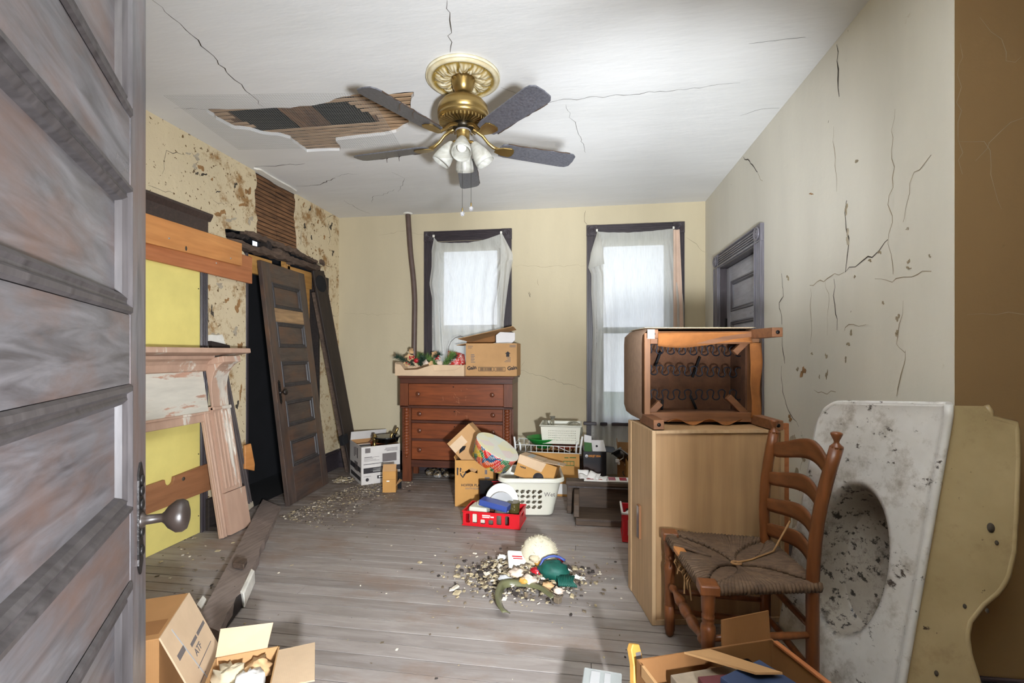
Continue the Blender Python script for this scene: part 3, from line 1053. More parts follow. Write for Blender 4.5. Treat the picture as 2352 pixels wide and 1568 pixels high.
# ---- mantelpiece leaning on the left wall
peel('mantel_pink', S(190, 156, 134), S(214, 204, 190), 6, .57, .65, (1, 1, .2))
peel('mantel_white', S(210, 204, 190), S(190, 150, 128), 7, .53, .7, (.22, 1, 1))
LM = 1.45
lean = radians(9.7)
mt = thing('mantelpiece', 'stripped pinkish fireplace mantel leaning on the left wall', 'mantelpiece', (-2.398, 3.10 - LM, .004))
mt.rotation_euler = (Rz(90) @ Rx(-9.7)).to_euler()
for s_, x0 in (('near', 0.0), ('far', LM - .19)):
    b = MB()
    b.box((x0, -.0, 0), (x0 + .19, .022, .89))
    b.box((x0 + .012, -.016, .29), (x0 + .178, 0, .88))
    for k in range(5):
        b.lathe([(.0001, 0), (.009, .004), (.009, .53), (.0001, .545)], 8, Tr(x0 + .03 + k * .0325, -.016, .31), True, 1, .7)
    b.box((x0 - .004, -.026, 0), (x0 + .194, 0, .285))
    b.build('pilaster', 'mantel_pink', mt, bevel=.004)
    xi = x0 - .062 if s_ == 'far' else x0 + .192
    b = MB().box((xi, .0, 0), (xi + .06, .022, .86)).box((xi, -.016, 0), (xi + .02, 0, .86))
    b.tube([(xi + .035, -.004, 0), (xi + .035, -.004, .86)], .012, 8)
    b.build('inner_strip', 'mantel_pink', mt, bevel=.003)
    prof = [(0, .875), (-.012, .875), (-.018, .90), (-.02, .95), (-.024, 1.0), (-.032, 1.05), (-.046, 1.09), (-.066, 1.125), (-.092, 1.15), (-.12, 1.168), (-.14, 1.175), (-.14, 1.215), (0, 1.215)]
    b = MB().prism(prof, lambda u, v, d, x0=x0: (x0 + .02 + d, u, v), 0, .15)
    b.box((x0 + .01, -.158, 1.178), (x0 + .18, -.0, 1.222))
    b.box((x0 + .012, -.03, .862), (x0 + .178, 0, .885))
    b.build('corbel', 'mantel_pink', mt, bevel=.003)
MB().box((.19, .004, .86), (LM - .19, .024, 1.16)).build('frieze', 'mantel_white', mt)
MB().prism([(.004, 1.14), (-.012, 1.145), (-.02, 1.16), (-.03, 1.185), (-.05, 1.205), (-.085, 1.215), (-.09, 1.235), (.02, 1.235), (.02, 1.14)], lambda u, v, d: (d, u, v), .17, LM - .17).build('cove_moulding', 'mantel_pink', mt)
b = MB().box((.19, -.004, .795), (LM - .19, .022, .858))
b.box((.19, -.014, .845), (LM - .19, 0, .862)).build('lintel_strip', 'mantel_pink', mt, bevel=.003)
MB().box((-.06, -.195, 1.237), (LM + .06, .018, 1.272)).build('shelf', 'mantel_pink', mt, bevel=.006, seg=2)

# ---- boards fixed on the left wall beside the mantel
plain('yellow_board', S(228, 212, 126), .55, .06, 5, bump=.05)
wood('orange_board', S(196, 122, 62), S(226, 160, 96), 1, .45, 8, .1, bump=.08)
wood('red_board', S(172, 98, 56), S(204, 134, 86), 1, .45, 10, .08, bump=.08)
wood('brown_board', S(142, 94, 62), S(178, 124, 86), 1, .5, 9, .1, bump=.08)
plain('nail', S(190, 190, 186), .4, .1, 5, .6)
yb = thing('yellow_board', 'flat yellow painted board filling the left wall opening', 'board', (XL + .002, 1.3, .002))
MB().box((0, 0, 0), (.012, 1.635, 1.92)).build('sheet', 'yellow_board', yb)
for z in (.12, .55, 1.27, 1.7):
    MB().lathe([(.004, 0), (.004, .002), (.001, .003)], 8, Tr(.012, 1.62, z) @ Ry(90)).build('nail', 'iron', yb)
tr2 = thing('trim_2', 'dark fluted casing beside the yellow board', 'trim', (XL, 2.962, 0), radians(90), kind='structure')
casing_run(tr2, frame((0, 0, 0), (1, 0, 0), (0, 0, 1)), 2.09, .058)
hd = thing('trim_3', 'dark cornice board above the orange planks', 'trim', (XL, 2.2, 2.09), radians(90), kind='structure')
MB().box((-1.2, -.03, 0), (.79, 0, .135)).build('board', 'trim_dark_y', hd, bevel=.002)
MB().prism([(-.03, .10), (-.036, .11), (-.05, .135), (-.052, .15), (0, .15), (0, .10)], lambda u, v, d: (d, u, v), -1.2, .81).build('cap', 'trim_dark_y', hd)
ob = thing('pine_plank', 'orange pine plank with dark knot nailed over the yellow board', 'plank', (XL + .045, 0, 0))
MB().hexa([(0, 1.3, 1.905), (.022, 1.3, 1.905), (.022, 3.279, 1.925), (0, 3.279, 1.925)], [(0, 1.3, 2.086), (.022, 1.3, 2.086), (.022, 3.279, 2.098), (0, 3.279, 2.098)]).build('board', 'orange_board', ob, bevel=.002)
MB().lathe([(.011, 0), (.011, .001), (.001, .0012)], 12, Tr(.022, 2.76, 1.945) @ Ry(90), True, 1.4, .7).build('knot', 'crack_dark', ob)
for y_, z_ in ((2.63, 1.98), (3.16, 1.96)):
    MB().lathe([(.006, 0), (.006, .002), (.001, .003)], 8, Tr(.022, y_, z_) @ Ry(90)).build('nail', 'nail', ob)
rb = thing('red_plank', 'reddish plank tucked behind the orange pine plank', 'plank', (XL + .016, 0, 0))
MB().hexa([(0, 1.3, 1.845), (.026, 1.3, 1.845), (.026, 3.425, 1.81), (0, 3.425, 1.81)], [(0, 1.3, 2.04), (.026, 1.3, 2.04), (.026, 3.425, 2.022), (0, 3.425, 2.022)]).build('board', 'red_board', rb, bevel=.002)
MB().lathe([(.006, 0), (.006, .002), (.001, .003)], 8, Tr(.026, 3.05, 1.905) @ Ry(90)).build('nail', 'nail', rb)
lbz = thing('low_plank', 'brown plank with a round notch across the lower yellow board', 'plank', (XL + .018, 0, 0))
nt = [(2.665 + .032 * cos(a), .448 + .032 * sin(a) - .012) for a in [pi + .35 + k * (pi - .7) / 8 + (.0) for k in range(9)]]
MB().prism([(1.3, .25), (3.05, .282), (3.05, .478)] + [(2.70, .452)] + list(reversed(nt)) + [(2.63, .45), (1.3, .40)], lambda u, v, d: (d, u, v), 0, .02).build('board', 'brown_board', lbz, bevel=.001)
MB().lathe([(.013, 0), (.013, .001), (.001, .0012)], 12, Tr(.02, 2.77, .42) @ Ry(90)).build('knot', 'crack_dark', lbz)
# dark hearth pieces under the mantel
hb = thing('hearth_board', 'blackened hearth board on the floor behind the mantel leg', 'board', (XL + .03, 2.96, .004))
MB().box((0, 0, 0), (.03, .28, .22)).build('upright', 'char', hb, bevel=.004)
MB().box((.03, .0, 0), (.12, .25, .03)).build('foot', 'char', hb, bevel=.004)

# grey casing board leaning behind the mantel's far leg, and an offcut
wood('greyboard', S(64, 56, 56), S(108, 98, 96), 2, .6, 14, .08)
b0, t0 = Vector((-2.600, 3.33, .004)), Vector((-2.622, 3.07, 1.15))
za = (t0 - b0).normalized()
xa = Vector((0, 1, 0))
xa = (xa - za * xa.dot(za)).normalized()
ya = za.cross(xa)
gb = thing('grey_casing_board', 'grey fluted casing board leaning behind the mantel leg', 'board', b0, rot=Matrix((xa, ya, za)).transposed().to_4x4().to_euler())
b = MB().box((0, 0, 0), (.10, .018, 1.17))
for k in range(4):
    b.box((.008 + k * .024, -.006, 0), (.020 + k * .024, 0, 1.17))
b.build('plank', 'greyboard', gb, bevel=.002)
MB().box((-.002, -.008, 0), (.102, .012, .05)).build('broken_end', 'bare_grey', gb, bevel=.006)
oc = MB().prism(LP((548, 1022), (561, 1018), (570, 1065), (569, 1080), (548, 1076)), to_left, -.06, -.04).build('pine_offcut', 'orange_board', bevel=.002)
tag(oc, 'short orange offcut standing against the wall behind the grey board', 'board')

# ---- fallen plank in front
pk = thing('fallen_plank', 'dirty broken timber lying across the floor at left', 'plank')
wood('plank_dirty', S(112, 97, 90), S(158, 142, 133), 1, .8, 12, .15, wear=S(150, 146, 146), wearpos=.68, bump=.6)


def zz(x, y, z):
    p = fl(x, y, z)
    return p


n0, n1, f1, f0 = zz(452, 1428, .085), zz(503, 1449, .085), zz(645, 1163, .03), zz(604, 1146, .03)
MP = []
NS = 24
for i in range(NS + 1):
    u = i / NS
    l_, r_ = n0.lerp(f0, u), n1.lerp(f1, u)
    j = noise.noise(Vector((u * 18, 3, 1))) * .018 if i else 0
    w_ = (r_ - l_)
    r2 = r_ + w_.normalized() * (j + (.02 if .2 < u < .5 else 0))
    zt = l_.z + noise.noise(Vector((u * 8, 0, 5))) * .004
    MP.append([(l_.x, l_.y, max(zt - .045, .002)), (r2.x, r2.y, max(zt - .05, .002)), (r2.x, r2.y, zt + noise.noise(Vector((u * 22, 9, 5))) * .006), (l_.x, l_.y, zt)])
vs = [p for q in MP for p in q]
fs = [(4 * i + j, 4 * i + (j + 1) % 4, 4 * i + 4 + (j + 1) % 4, 4 * i + 4 + j) for i in range(NS) for j in range(4)] + [(0, 1, 2, 3), tuple(4 * NS + k for k in (3, 2, 1, 0))]
MB().add(vs, fs).build('plank', 'plank_dirty', pk)
q = [zz(488, 1440, .004), zz(505, 1468, .004), zz(560, 1392, .004), zz(545, 1372, .004)]
MB().hexa(q, [p + Vector((-.012, .0, .07)) for p in q]).build('rotten_side', 'char', pk, bevel=.008)
q = [zz(552, 1392, .004), zz(562, 1398, .004), zz(586, 1340, .004), zz(578, 1334, .004)]
MB().hexa(q, [p + Vector((-.004, 0, .075)) for p in q]).build('painted_splinter', 'plaster_edge', pk, bevel=.006)
q = [zz(534, 1304, .075), zz(560, 1308, .075), zz(568, 1294, .07), zz(543, 1288, .07)]
MB().hexa(q, [p + Vector((0, 0, .028)) for p in q]).build('wood_block', 'rot', pk, bevel=.003)
MB().hexa([p + Vector((0, 0, .0)) for p in (zz(452, 1390, .083), zz(462, 1400, .083), zz(474, 1378, .083), zz(466, 1370, .083))],
          [p + Vector((0, 0, .006)) for p in (zz(452, 1390, .083), zz(462, 1400, .083), zz(474, 1378, .083), zz(466, 1370, .083))]).build('paint_flake', 'yellow_flake' if 'yellow_flake' in MATS else 'plaster_edge', pk)

# ---- heating pipe
pts = [onY(x, y, YB - .05) for x, y in ((937, 487), (939, 520), (943, 580), (950, 640), (953, 690), (952, 760), (951, 830), (950, 960), (950, 1060))]
pp = thing('heating_pipe', 'bent brown pipe running up the back wall to the ceiling', 'pipe', pts[-1] * 1.0)
pp.location.z = 0
sm = []
for a, b in zip(pts, pts[1:]):
    for k in range(4):
        sm.append(a.lerp(b, k / 4))
sm.append(pts[-1])
sm = [sm[0]] + [(sm[i - 1] + sm[i] + sm[i + 1]) / 3 for i in range(1, len(sm) - 1)] + [sm[-1]]
plain('pipe_brown', S(92, 74, 66), .5, .15, 12)
sm[0].z = ZC
sm[-1].z = .0
b = MB(Matrix.Translation(-pp.location))
b.tube(sm, .027, 14).build('pipe', 'pipe_brown', pp)
MB(Matrix.Translation(-pp.location)).lathe([(.05, ZC), (.05, ZC - .008), (.035, ZC - .014), (.03, ZC - .014)], 20, Tr(sm[0].x, sm[0].y, 0)).build('ceiling_flange', 'plaster_edge', pp)

# ================================================================== CEILING FAN
fx, fy = -.633, 2.482
fan = thing('ceiling_fan', 'brass ceiling fan with dark dusty blades and four glass shades', 'ceiling fan', (fx, fy, ZC))
plain('brass', S(164, 138, 86), .3, .12, 10, .9)
plain('brass_dark', S(46, 40, 30), .35, .2, 10, .7)
t = NT('blade_dust')
n = t.noise(None, 90, 6, .6)
col = t.ramp(n, [(.3, S(66, 66, 72)), (.8, S(104, 104, 110))])
t.set(col, .32, 0, .6)
plain('dust_fluff', S(64, 48, 36), .95, .3, 40)
t = NT('medallion_paint')
n = t.noise(None, 16, 6)
g = t.node('ShaderNodeNewGeometry')
col = t.mix(t.ramp(g.outputs['Pointiness'], [(.48, (1, 1, 1, 1)), (.56, (0, 0, 0, 1))]), S(226, 218, 192), S(142, 116, 52))
t.set(t.mix(t.ramp(n, [(.4, (0, 0, 0, 1)), (.75, (.5, .5, .5, 1))]), col, S(164, 138, 70)), .5)
t = NT('frosted_glass')
n = t.noise(t.mapping((1, 1, 2.2)), 7, 4, .6, 2.5)
col = t.ramp(n, [(.35, S(206, 204, 194)), (.65, S(240, 239, 232))])
t.l.new(col, t.p.inputs['Base Color'])
t.p.inputs['Roughness'].default_value = .22
t.p.inputs['Transmission Weight'].default_value = .55
t.p.inputs['IOR'].default_value = 1.25
t.p.inputs['Alpha'].default_value = .93
plain('bulb', S(240, 236, 226), .2, .02)
t = NT('crystal')
t.set(S(240, 240, 245), .03, 0, .6, **{'Transmission Weight': .8})

# medallion: rings and acanthus relief
NR, NA = 26, 160
vs, fs = [], []
for i in range(NR + 1):
    r = .03 + .17 * i / NR
    for j in range(NA):
        a = 2 * pi * j / NA
        u = (r - .06) / .10
        h = .012
        if 0 < u < 1:
            leaf = abs(sin(a * 6 + .4 * sin(u * 6)))
            vein = abs(sin(a * 24 + u * 5 * sin(a * 12)))
            h = .014 + sin(pi * u) * (.020 * leaf ** .7 + .008 * vein) - (.006 if leaf < .2 else 0)
        elif u >= 1:
            v_ = (r - .16) / .04
            h = .016 + .012 * sin(pi * min(v_ * 1.1, 1)) - (.02 * max(0, v_ - .8) / .2)
        vs.append((r * cos(a), r * sin(a), -h))
for i in range(NR):
    for j in range(NA):
        k = (j + 1) % NA
        fs.append((i * NA + j, i * NA + k, (i + 1) * NA + k, (i + 1) * NA + j))
b = MB().add(vs, fs, True)
b.lathe([(.2, 0), (.2, -.016), (.196, -.016), (.03, -.001)], 64)
b.build('medallion', 'medallion_paint', fan)
MB().lathe([(.002, -.012), (.062, -.012), (.066, -.018), (.064, -.03), (.056, -.06), (.042, -.088), (.034, -.092), (.002, -.092)], 28).build('canopy', 'brass', fan)
MB().lathe([(.026, -.088), (.03, -.1), (.018, -.112), (.012, -.115), (.012, -.14)], 16).build('ball_joint', 'brass_dark', fan)
MB().lathe([(.015, -.128), (.075, -.13), (.112, -.142), (.132, -.165), (.138, -.19), (.138, -.212), (.134, -.214), (.134, -.219), (.138, -.222), (.134, -.236), (.118, -.246), (.05, -.25), (.002, -.25)], 40).build('motor_housing', 'brass', fan)
b = MB()
for k in range(40):
    R = Rz(k * 9)
    b.box((.06, -.0035, -.262), (.128, .0035, -.246), R)
b.build('vent_fins', 'brass', fan)
MB().lathe([(.002, -.246), (.05, -.247), (.055, -.26), (.055, -.285), (.002, -.288)], 24).build('flywheel', 'brass_dark', fan)
BZ = -.367
iron0 = None
for k in range(5):
    a = 28 + 72 * k
    R = Rz(a)
    ib = MB(R)
    ib.tube([(.045, 0, -.275), (.075, 0, -.285), (.11, 0, -.305), (.14, 0, -.338), (.17, 0, -.358), (.20, 0, -.366)], [.012, .011, .009, .009, .01, .011], 8)
    ib.prism([(.18, -.016), (.22, -.034), (.27, -.038), (.285, -.026), (.29, 0), (.285, .026), (.27, .038), (.22, .034), (.18, .016)], lambda u, v, d: Rx(-11) @ Vector((u, v, 0)) + Vector((0, 0, BZ + d)), -.010, -.0035)
    ir = ib.build('blade_iron', 'brass', fan, bevel=.002)
    out = [(.205, -.03), (.215, -.05), (.25, -.058), (.60, -.067), (.635, -.062), (.655, -.045), (.66, 0), (.655, .045), (.635, .062), (.60, .067), (.25, .058), (.215, .05), (.205, .03)]
    bb = MB(R).prism(out, lambda u, v, d: Rx(-11) @ Vector((u, v, 0)) + Vector((0, 0, BZ + d)), -.0032, .0032).build('blade', 'blade_dust', fan, bevel=.001)
    # grey fluff hanging on the leading edge
    rnd = random.Random(k)
    fb = MB(R)
    side = -1 if k in (0, 1, 2) else 1
    pts_ = []
    for i in range(15):
        u = .24 + .37 * i / 14
        p = Rx(-11) @ Vector((u, side * .0665 * (.9 + .1 * i / 14), 0)) + Vector((0, 0, BZ + rnd.uniform(-.004, .002)))
        pts_.append(p)
    fb.tube(pts_, [rnd.uniform(.0015, .0035) for _ in pts_], 5)
    if k in (2, 3):
        for u in (.42, .50):
            p = Rx(-11) @ Vector((u, side * .066, 0)) + Vector((0, 0, BZ))
            fb.tube([p, p + Vector((.002, -side * .01, -.012)), p + Vector((-.002, -side * .012, -.034))], [.0025, .002, .0012], 5)
    fb.build('dust', 'dust_fluff', bb)
MB().lathe([(.002, -.288), (.038, -.289), (.04, -.30), (.036, -.305), (.036, -.345), (.04, -.35), (.036, -.362), (.02, -.375), (.012, -.39), (.002, -.392)], 24).build('light_fitter', 'brass', fan)
MB().lathe([(.0405, -.29), (.043, -.293), (.043, -.297), (.0405, -.30)], 24).build('fitter_ring', 'crystal', fan)
for k in range(4):
    a = radians(-80 + 90 * k)
    d = Vector((cos(a), sin(a), 0))
    base = d * .03 + Vector((0, 0, -.352))
    ax = (d * .62 + Vector((0, 0, -1))).normalized()
    arm = MB().tube([base, base + d * .018 + Vector((0, 0, -.002)), base + d * .03 + Vector((0, 0, -.012))], .010, 8).build('lamp_arm', 'brass', fan)
    o_ = base + d * .026 + Vector((0, 0, -.008))
    q_ = ax.to_track_quat('Z', 'Y').to_matrix().to_4x4()
    T = Tr(o_) @ q_
    sh = MB()
    pro = [(.018, 0), (.024, .008), (.03, .025), (.039, .05), (.047, .078), (.051, .105), (.0515, .125), (.0495, .125), (.049, .105), (.045, .078), (.037, .05), (.028, .025), (.022, .008)]
    vs, fs = [], []
    n_ = 26
    for r, z in pro:
        for j in range(n_):
            aa = 2 * pi * j / n_
            vs.append(T @ Vector((r * cos(aa), r * sin(aa), z)))
    for i in range(len(pro) - 1):
        for j in range(n_):
            fs.append((i * n_ + j, i * n_ + (j + 1) % n_, (i + 1) * n_ + (j + 1) % n_, (i + 1) * n_ + j))
    sh.add(vs, fs, True).build('glass_shade', 'frosted_glass', fan)
    MB().lathe([(.012, .0), (.013, .02), (.02, .045), (.026, .065), (.024, .085), (.014, .098), (.001, .102)], 16, T).build('bulb', 'bulb', fan)
for px_, py_, seed in ((1062, 490, 1), (1082, 478, 2)):
    p = onY(px_, py_, fy + (.01 if seed == 1 else .03))
    lx, ly, lz = p.x - fx, p.y - fy, p.z - ZC
    c = MB()
    z = -.35
    c.tube([(lx, ly, -.34), (lx, ly, lz + .03)], .0009, 5)
    while z > lz + .035:
        c.lathe([(.0002, -.0016), (.0017, 0), (.0002, .0016)], 6, Tr(lx, ly, z))
        z -= .0045
    ch = c.build('pull_chain', 'brass_dark', fan)
    MB().lathe([(.003, .03), (.004, .026), (.004, .012), (.003, .01)], 8, Tr(lx, ly, lz)).build('ferrule', 'brass', ch)
    MB().lathe([(.002, .011), (.010, .006), (.013, -.002), (.008, -.012), (.001, -.015)], 8, Tr(lx, ly, lz), False).build('crystal_pull', 'crystal', ch)

# ---- wire netting over the ceiling hole
t = NT('wire')
t.set(S(170, 168, 162), .5, 0)
nt_ = MB()
cx_, cy_ = -1.84, 2.83
RN = Rz(7)
ox, oy = .60, .36


def net(u, v):
    p = RN @ Vector((u, v, 0))
    edge = max(abs(u) / ox, abs(v) / oy)
    return (cx_ + p.x, cy_ + p.y, ZC - .006 - .010 * (1 - min(edge, 1)) - .002 * sin(u * 9) * sin(v * 7))


stp = .0155
n_ = int(2 * ox / stp)
for i in range(n_ + 1):
    u = -ox + i * stp
    nt_.tube([net(u, -oy + k * oy / 4) for k in range(9)], .0006, 3, caps=False)
n_ = int(2 * oy / stp)
for i in range(n_ + 1):
    v = -oy + i * stp
    nt_.tube([net(-ox + k * ox / 6, v) for k in range(13)], .0006, 3, caps=False)
tag(nt_.build('wire_netting', 'wire'), 'fine wire netting tacked under the hole in the ceiling', 'netting')

# ================================================================== CURTAINS
t = NT('curtain_cloth')
n = t.noise(t.mapping((60, 60, 3)), 3, 3)
col = t.ramp(n, [(.3, S(222, 219, 210)), (.7, S(238, 236, 230))])
t.n.remove(t.p)
df, tl, tp = t.node('ShaderNodeBsdfDiffuse'), t.node('ShaderNodeBsdfTranslucent'), t.node('ShaderNodeBsdfTransparent')
t.l.new(col, df.inputs[0])
t.l.new(col, tl.inputs[0])
m1, m2 = t.node('ShaderNodeMixShader'), t.node('ShaderNodeMixShader')
m1.inputs[0].default_value = .42
m2.inputs[0].default_value = .16
t.l.new(df.outputs[0], m1.inputs[1])
t.l.new(tl.outputs[0], m1.inputs[2])
t.l.new(m1.outputs[0], m2.inputs[1])
t.l.new(tp.outputs[0], m2.inputs[2])
t.l.new(m2.outputs[0], t.n['Material Output'].inputs[0])


def interp(tab, z):
    """tab: (z, value) from top to bottom"""
    for (za, a), (zb, b) in zip(tab, tab[1:]):
        if za >= z >= zb:
            return a + (b - a) * (za - z) / (za - zb)
    return tab[-1][1] if z < tab[-1][0] else tab[0][1]


def curtain(label, left_px, right_px, top_px, zb, ptsfold, seed):
    Yc = YB - .045
    L = sorted([(onY(x, y, Yc).z, onY(x, y, Yc).x) for x, y in left_px], reverse=True)
    R = sorted([(onY(x, y, Yc).z, onY(x, y, Yc).x) for x, y in right_px], reverse=True)
    Tp = [(onY(x, y, Yc).x, onY(x, y, Yc).z) for x, y in top_px]

    def ztop(x):
        for (xa, a), (xb, b) in zip(Tp, Tp[1:]):
            if xa <= x <= xb:
                return a + (b - a) * (x - xa) / (xb - xa)
        return Tp[0][1] if x < Tp[0][0] else Tp[-1][1]
    xl0, xr0 = Tp[0][0], Tp[-1][0]

    def fn(u, v):
        zt = ztop(xl0 + (xr0 - xl0) * u)
        z = zt + (zb - zt) * v
        xl, xr = interp(L, z), interp(R, z)
        if v == 0:
            xl, xr = xl0, xr0
        else:
            k = min(1, v * 14)
            xl, xr = xl0 + (xl - xl0) * k, xr0 + (xr - xr0) * k
        x = xl + (xr - xl) * u
        e = abs(u - .5) * 2
        amp = .004 + .020 * e ** 3 * min(1, v * 5) + .006 * v
        y = Yc + amp * sin((u ** .9) * 46 + sin(v * 3 + seed) * 1.2) + .004 * sin(u * 13 + v * 5)
        for (fu, fv, du, dv, w, h) in ptsfold:     # creases pulling from the tacks
            s_ = (v - fv) / dv if dv else 0
            if 0 <= s_ <= 1:
                cx = fu + du * s_
                y -= h * math.exp(-((u - cx) / w) ** 2) * sin(pi * min(1, s_ * 1.02)) ** .5
        return (x, min(y, YB - .028), z)
    return fn, L, R, Tp


cw = thing('curtain', 'sheer white cloth tacked across the window behind the dresser', 'curtain', (-1.19, YB - .045, .45), group='window curtains')
lp1 = [(996, 544), (991, 560), (990, 614), (985, 651), (991, 684), (991, 748), (992, 815), (993, 900)]
rp1 = [(1151, 536), (1160, 552), (1179, 595), (1172, 625), (1165, 667), (1157, 708), (1157, 750), (1158, 800), (1160, 900)]
tp1 = [(996, 544), (1006, 556), (1040, 558), (1074, 557), (1110, 551), (1135, 543), (1151, 536)]
fn, L_, R_, T_ = curtain('', lp1, rp1, tp1, .52, [(.04, .01, .32, .22, .02, .022), (.06, .03, .16, .8, .025, .02), (.97, .02, -.18, .2, .02, .02), (.93, .02, -.12, .9, .02, .024), (.90, .02, -.02, .9, .015, .02), (.12, .02, .06, .9, .02, .018)], 1)
b = MB(Matrix.Translation(-cw.location))
b.sheet(fn, 120, 70).build('cloth', 'curtain_cloth', cw)
for p in ((996, 542), (1151, 534)):
    q = onY(*p, YB - .05)
    MB(Matrix.Translation(-cw.location)).cbox(q, (.022, .016, .026)).build('tack_strip', 'plaster_edge', cw, bevel=.003)
# side fold hanging over the right casing
b = MB(Matrix.Translation(-cw.location))
b.sheet(lambda u, v: (onY(1150 + (28 if v < .3 else 22 - 20 * (v - .3)) * u * min(1, v * 4 + .15) * (1 - .5 * max(0, v - .55)), 538 + v * 215, YB - .06).x, YB - .075 - .012 * sin(u * 9 + v * 3) * min(1, 4 * v), onY(1150, 538 + v * 215, YB - .06).z), 16, 40)
b.build('side_fold', 'curtain_cloth', cw)

cw2 = thing('curtain', 'floor-length sheer white cloth over the right-hand back window', 'curtain', (.53, YB - .045, .03), group='window curtains')
lp2 = [(1371, 531), (1366, 548), (1356, 590), (1351, 615), (1358, 630), (1358, 673), (1362, 753), (1358, 908), (1358, 1000), (1356, 1080)]
rp2 = [(1547, 525), (1549, 540), (1558, 598), (1572, 701), (1572, 746), (1575, 900), (1576, 1080)]
tp2 = [(1371, 531), (1390, 533), (1440, 534), (1500, 530), (1547, 525)]
fn, L_, R_, T_ = curtain('', lp2, rp2, tp2, .04, [(.10, .02, .10, .95, .02, .02), (.17, .1, .05, .85, .015, .016), (.93, .02, -.02, .95, .02, .022), (.88, .02, -.04, .9, .015, .018)], 4)
MB(Matrix.Translation(-cw2.location)).sheet(fn, 120, 80).build('cloth', 'curtain_cloth', cw2)
for p in ((1371, 529), (1547, 523)):
    q = onY(*p, YB - .05)
    MB(Matrix.Translation(-cw2.location)).cbox(q, (.018, .016, .026)).build('tack_strip', 'plaster_edge', cw2, bevel=.003)
fold = [(1372, 532), (1378, 536), (1388, 606), (1362, 612), (1351, 616), (1358, 575)]
o3 = lambda x, y, dy: onY(x, y, YB - .075) + Vector((0, dy, 0)) - cw2.location
MB().add([o3(1372, 532, 0), o3(1380, 540, -.006), o3(1388, 606, -.014), o3(1370, 611, -.002), o3(1352, 617, .008), o3(1357, 580, .006)], [(0, 1, 2, 3), (0, 3, 4, 5)], True).build('folded_corner', 'curtain_cloth', cw2, solid=.002)
plain('curtain_edge', S(206, 178, 158), .85, .08)
b = MB(Matrix.Translation(-cw2.location))
b.sheet(lambda u, v: (onY(1546 + (14 + 14 * v) * u, 528 + v * 330, YB - .06).x, YB - .072 - .008 * sin(u * 8 + v), onY(1550, 528 + v * 330, YB - .06).z), 10, 30)
b.build('side_fold', 'curtain_edge', cw2)

# ================================================================== DRESSER
wood('dresser_x', S(98, 47, 24), S(146, 77, 40), 0, .38, 14, .1, bump=.06)
wood('dresser_z', S(84, 44, 28), S(126, 70, 42), 2, .38, 14, .1, bump=.06)
wood('dresser_dark', S(62, 34, 26), S(96, 54, 38), 0, .4, 14, .1, bump=.06)
plain('dresser_knob', S(98, 56, 38), .25, .15, 20)
DX, DY, DWd, DD = -1.747, 4.40, 1.108, .372
dr = thing('dresser', 'reddish-brown chest of four drawers with bobbin-turned front posts', 'dresser', (DX, DY, 0))
MB().box((-.012, -.045, 1.012), (DWd + .018, DD, 1.034)).build('top', 'dresser_dark', dr, bevel=.005, seg=2)
MB().box((0, -.03, .962), (DWd, DD - .005, 1.012)).build('upper_frieze', 'dresser_dark', dr, bevel=.002)
for x0 in (0, DWd - .085):
    MB().box((x0, -.03, .735), (x0 + .085, .03, .962)).build('upper_stile', 'dresser_z', dr, bevel=.002)
MB().box((0, -.03, .722), (DWd, .03, .748)).build('drawer_rail', 'dresser_dark', dr, bevel=.004)
for x0 in (0, DWd - .03):
    MB().box((x0, .03, .14), (x0 + .03, DD - .02, .962)).build('side_panel', 'dresser_z', dr)
for x0 in (.012, DWd - .10):
    MB().box((x0, .004, 0), (x0 + .088, .05, .735)).build('post', 'dresser_z', dr, bevel=.003)
    MB().box((x0, DD - .07, 0), (x0 + .05, DD - .02, .2)).build('post', 'dresser_z', dr, bevel=.003)
for x0 in (.012 + .044, DWd - .056):
    prof = [(.012, .255), (.016, .262)]
    z = .268
    while z < .70:
        prof += [(.017, z), (.026, z + .006), (.0285, z + .0135), (.026, z + .021), (.017, z + .027)]
        z += .028
    prof += [(.026, .712), (.026, .722)]
    MB().lathe(prof, 16, Tr(x0, .004, 0)).build('bobbin_column', 'dresser_x', dr)
    MB().lathe([(.001, .225), (.012, .24), (.012, .256)], 12, Tr(x0, .004, 0)).build('column_drop', 'dresser_x', dr)
x0, x1 = .10, DWd - .10
zs = [(.600, .720), (.420, .574), (.214, .404)]
for z in (.587, .412, .178):
    MB().box((x0, .012, z - (.013 if z > .2 else .035)), (x1, .05, z + (.012 if z > .2 else .032))).build('drawer_rail', 'dresser_dark', dr, bevel=.002)
MB().box((x0, .05, .145), (x1, DD - .02, .16)).build('bottom', 'dresser_dark', dr)
MB().box((.03, DD - .02, .14), (DWd - .03, DD - .012, .98)).build('back', 'dresser_dark', dr)


def drawer(xa, xb, za, zb, yf):
    d = MB().box((xa + .003, yf, za + .003), (xb - .003, yf + .3, zb - .003)).build('drawer', 'dresser_x', dr, bevel=.002)
    for kx in (.19, DWd - .19):
        MB().lathe([(.010, 0), (.009, .008), (.013, .014), (.021, .021), (.022, .028), (.017, .034), (.002, .037)], 16, Tr(kx, yf, (za + zb) / 2 + (.005)) @ Rx(90)).build('knob', 'dresser_knob', d)
    MB().lathe([(.006, 0), (.006, .001), (.001, .0012)], 10, Tr((xa + xb) / 2 - .02, yf, zb - .03) @ Rx(90)).build('keyhole', 'void_black', d)
    return d


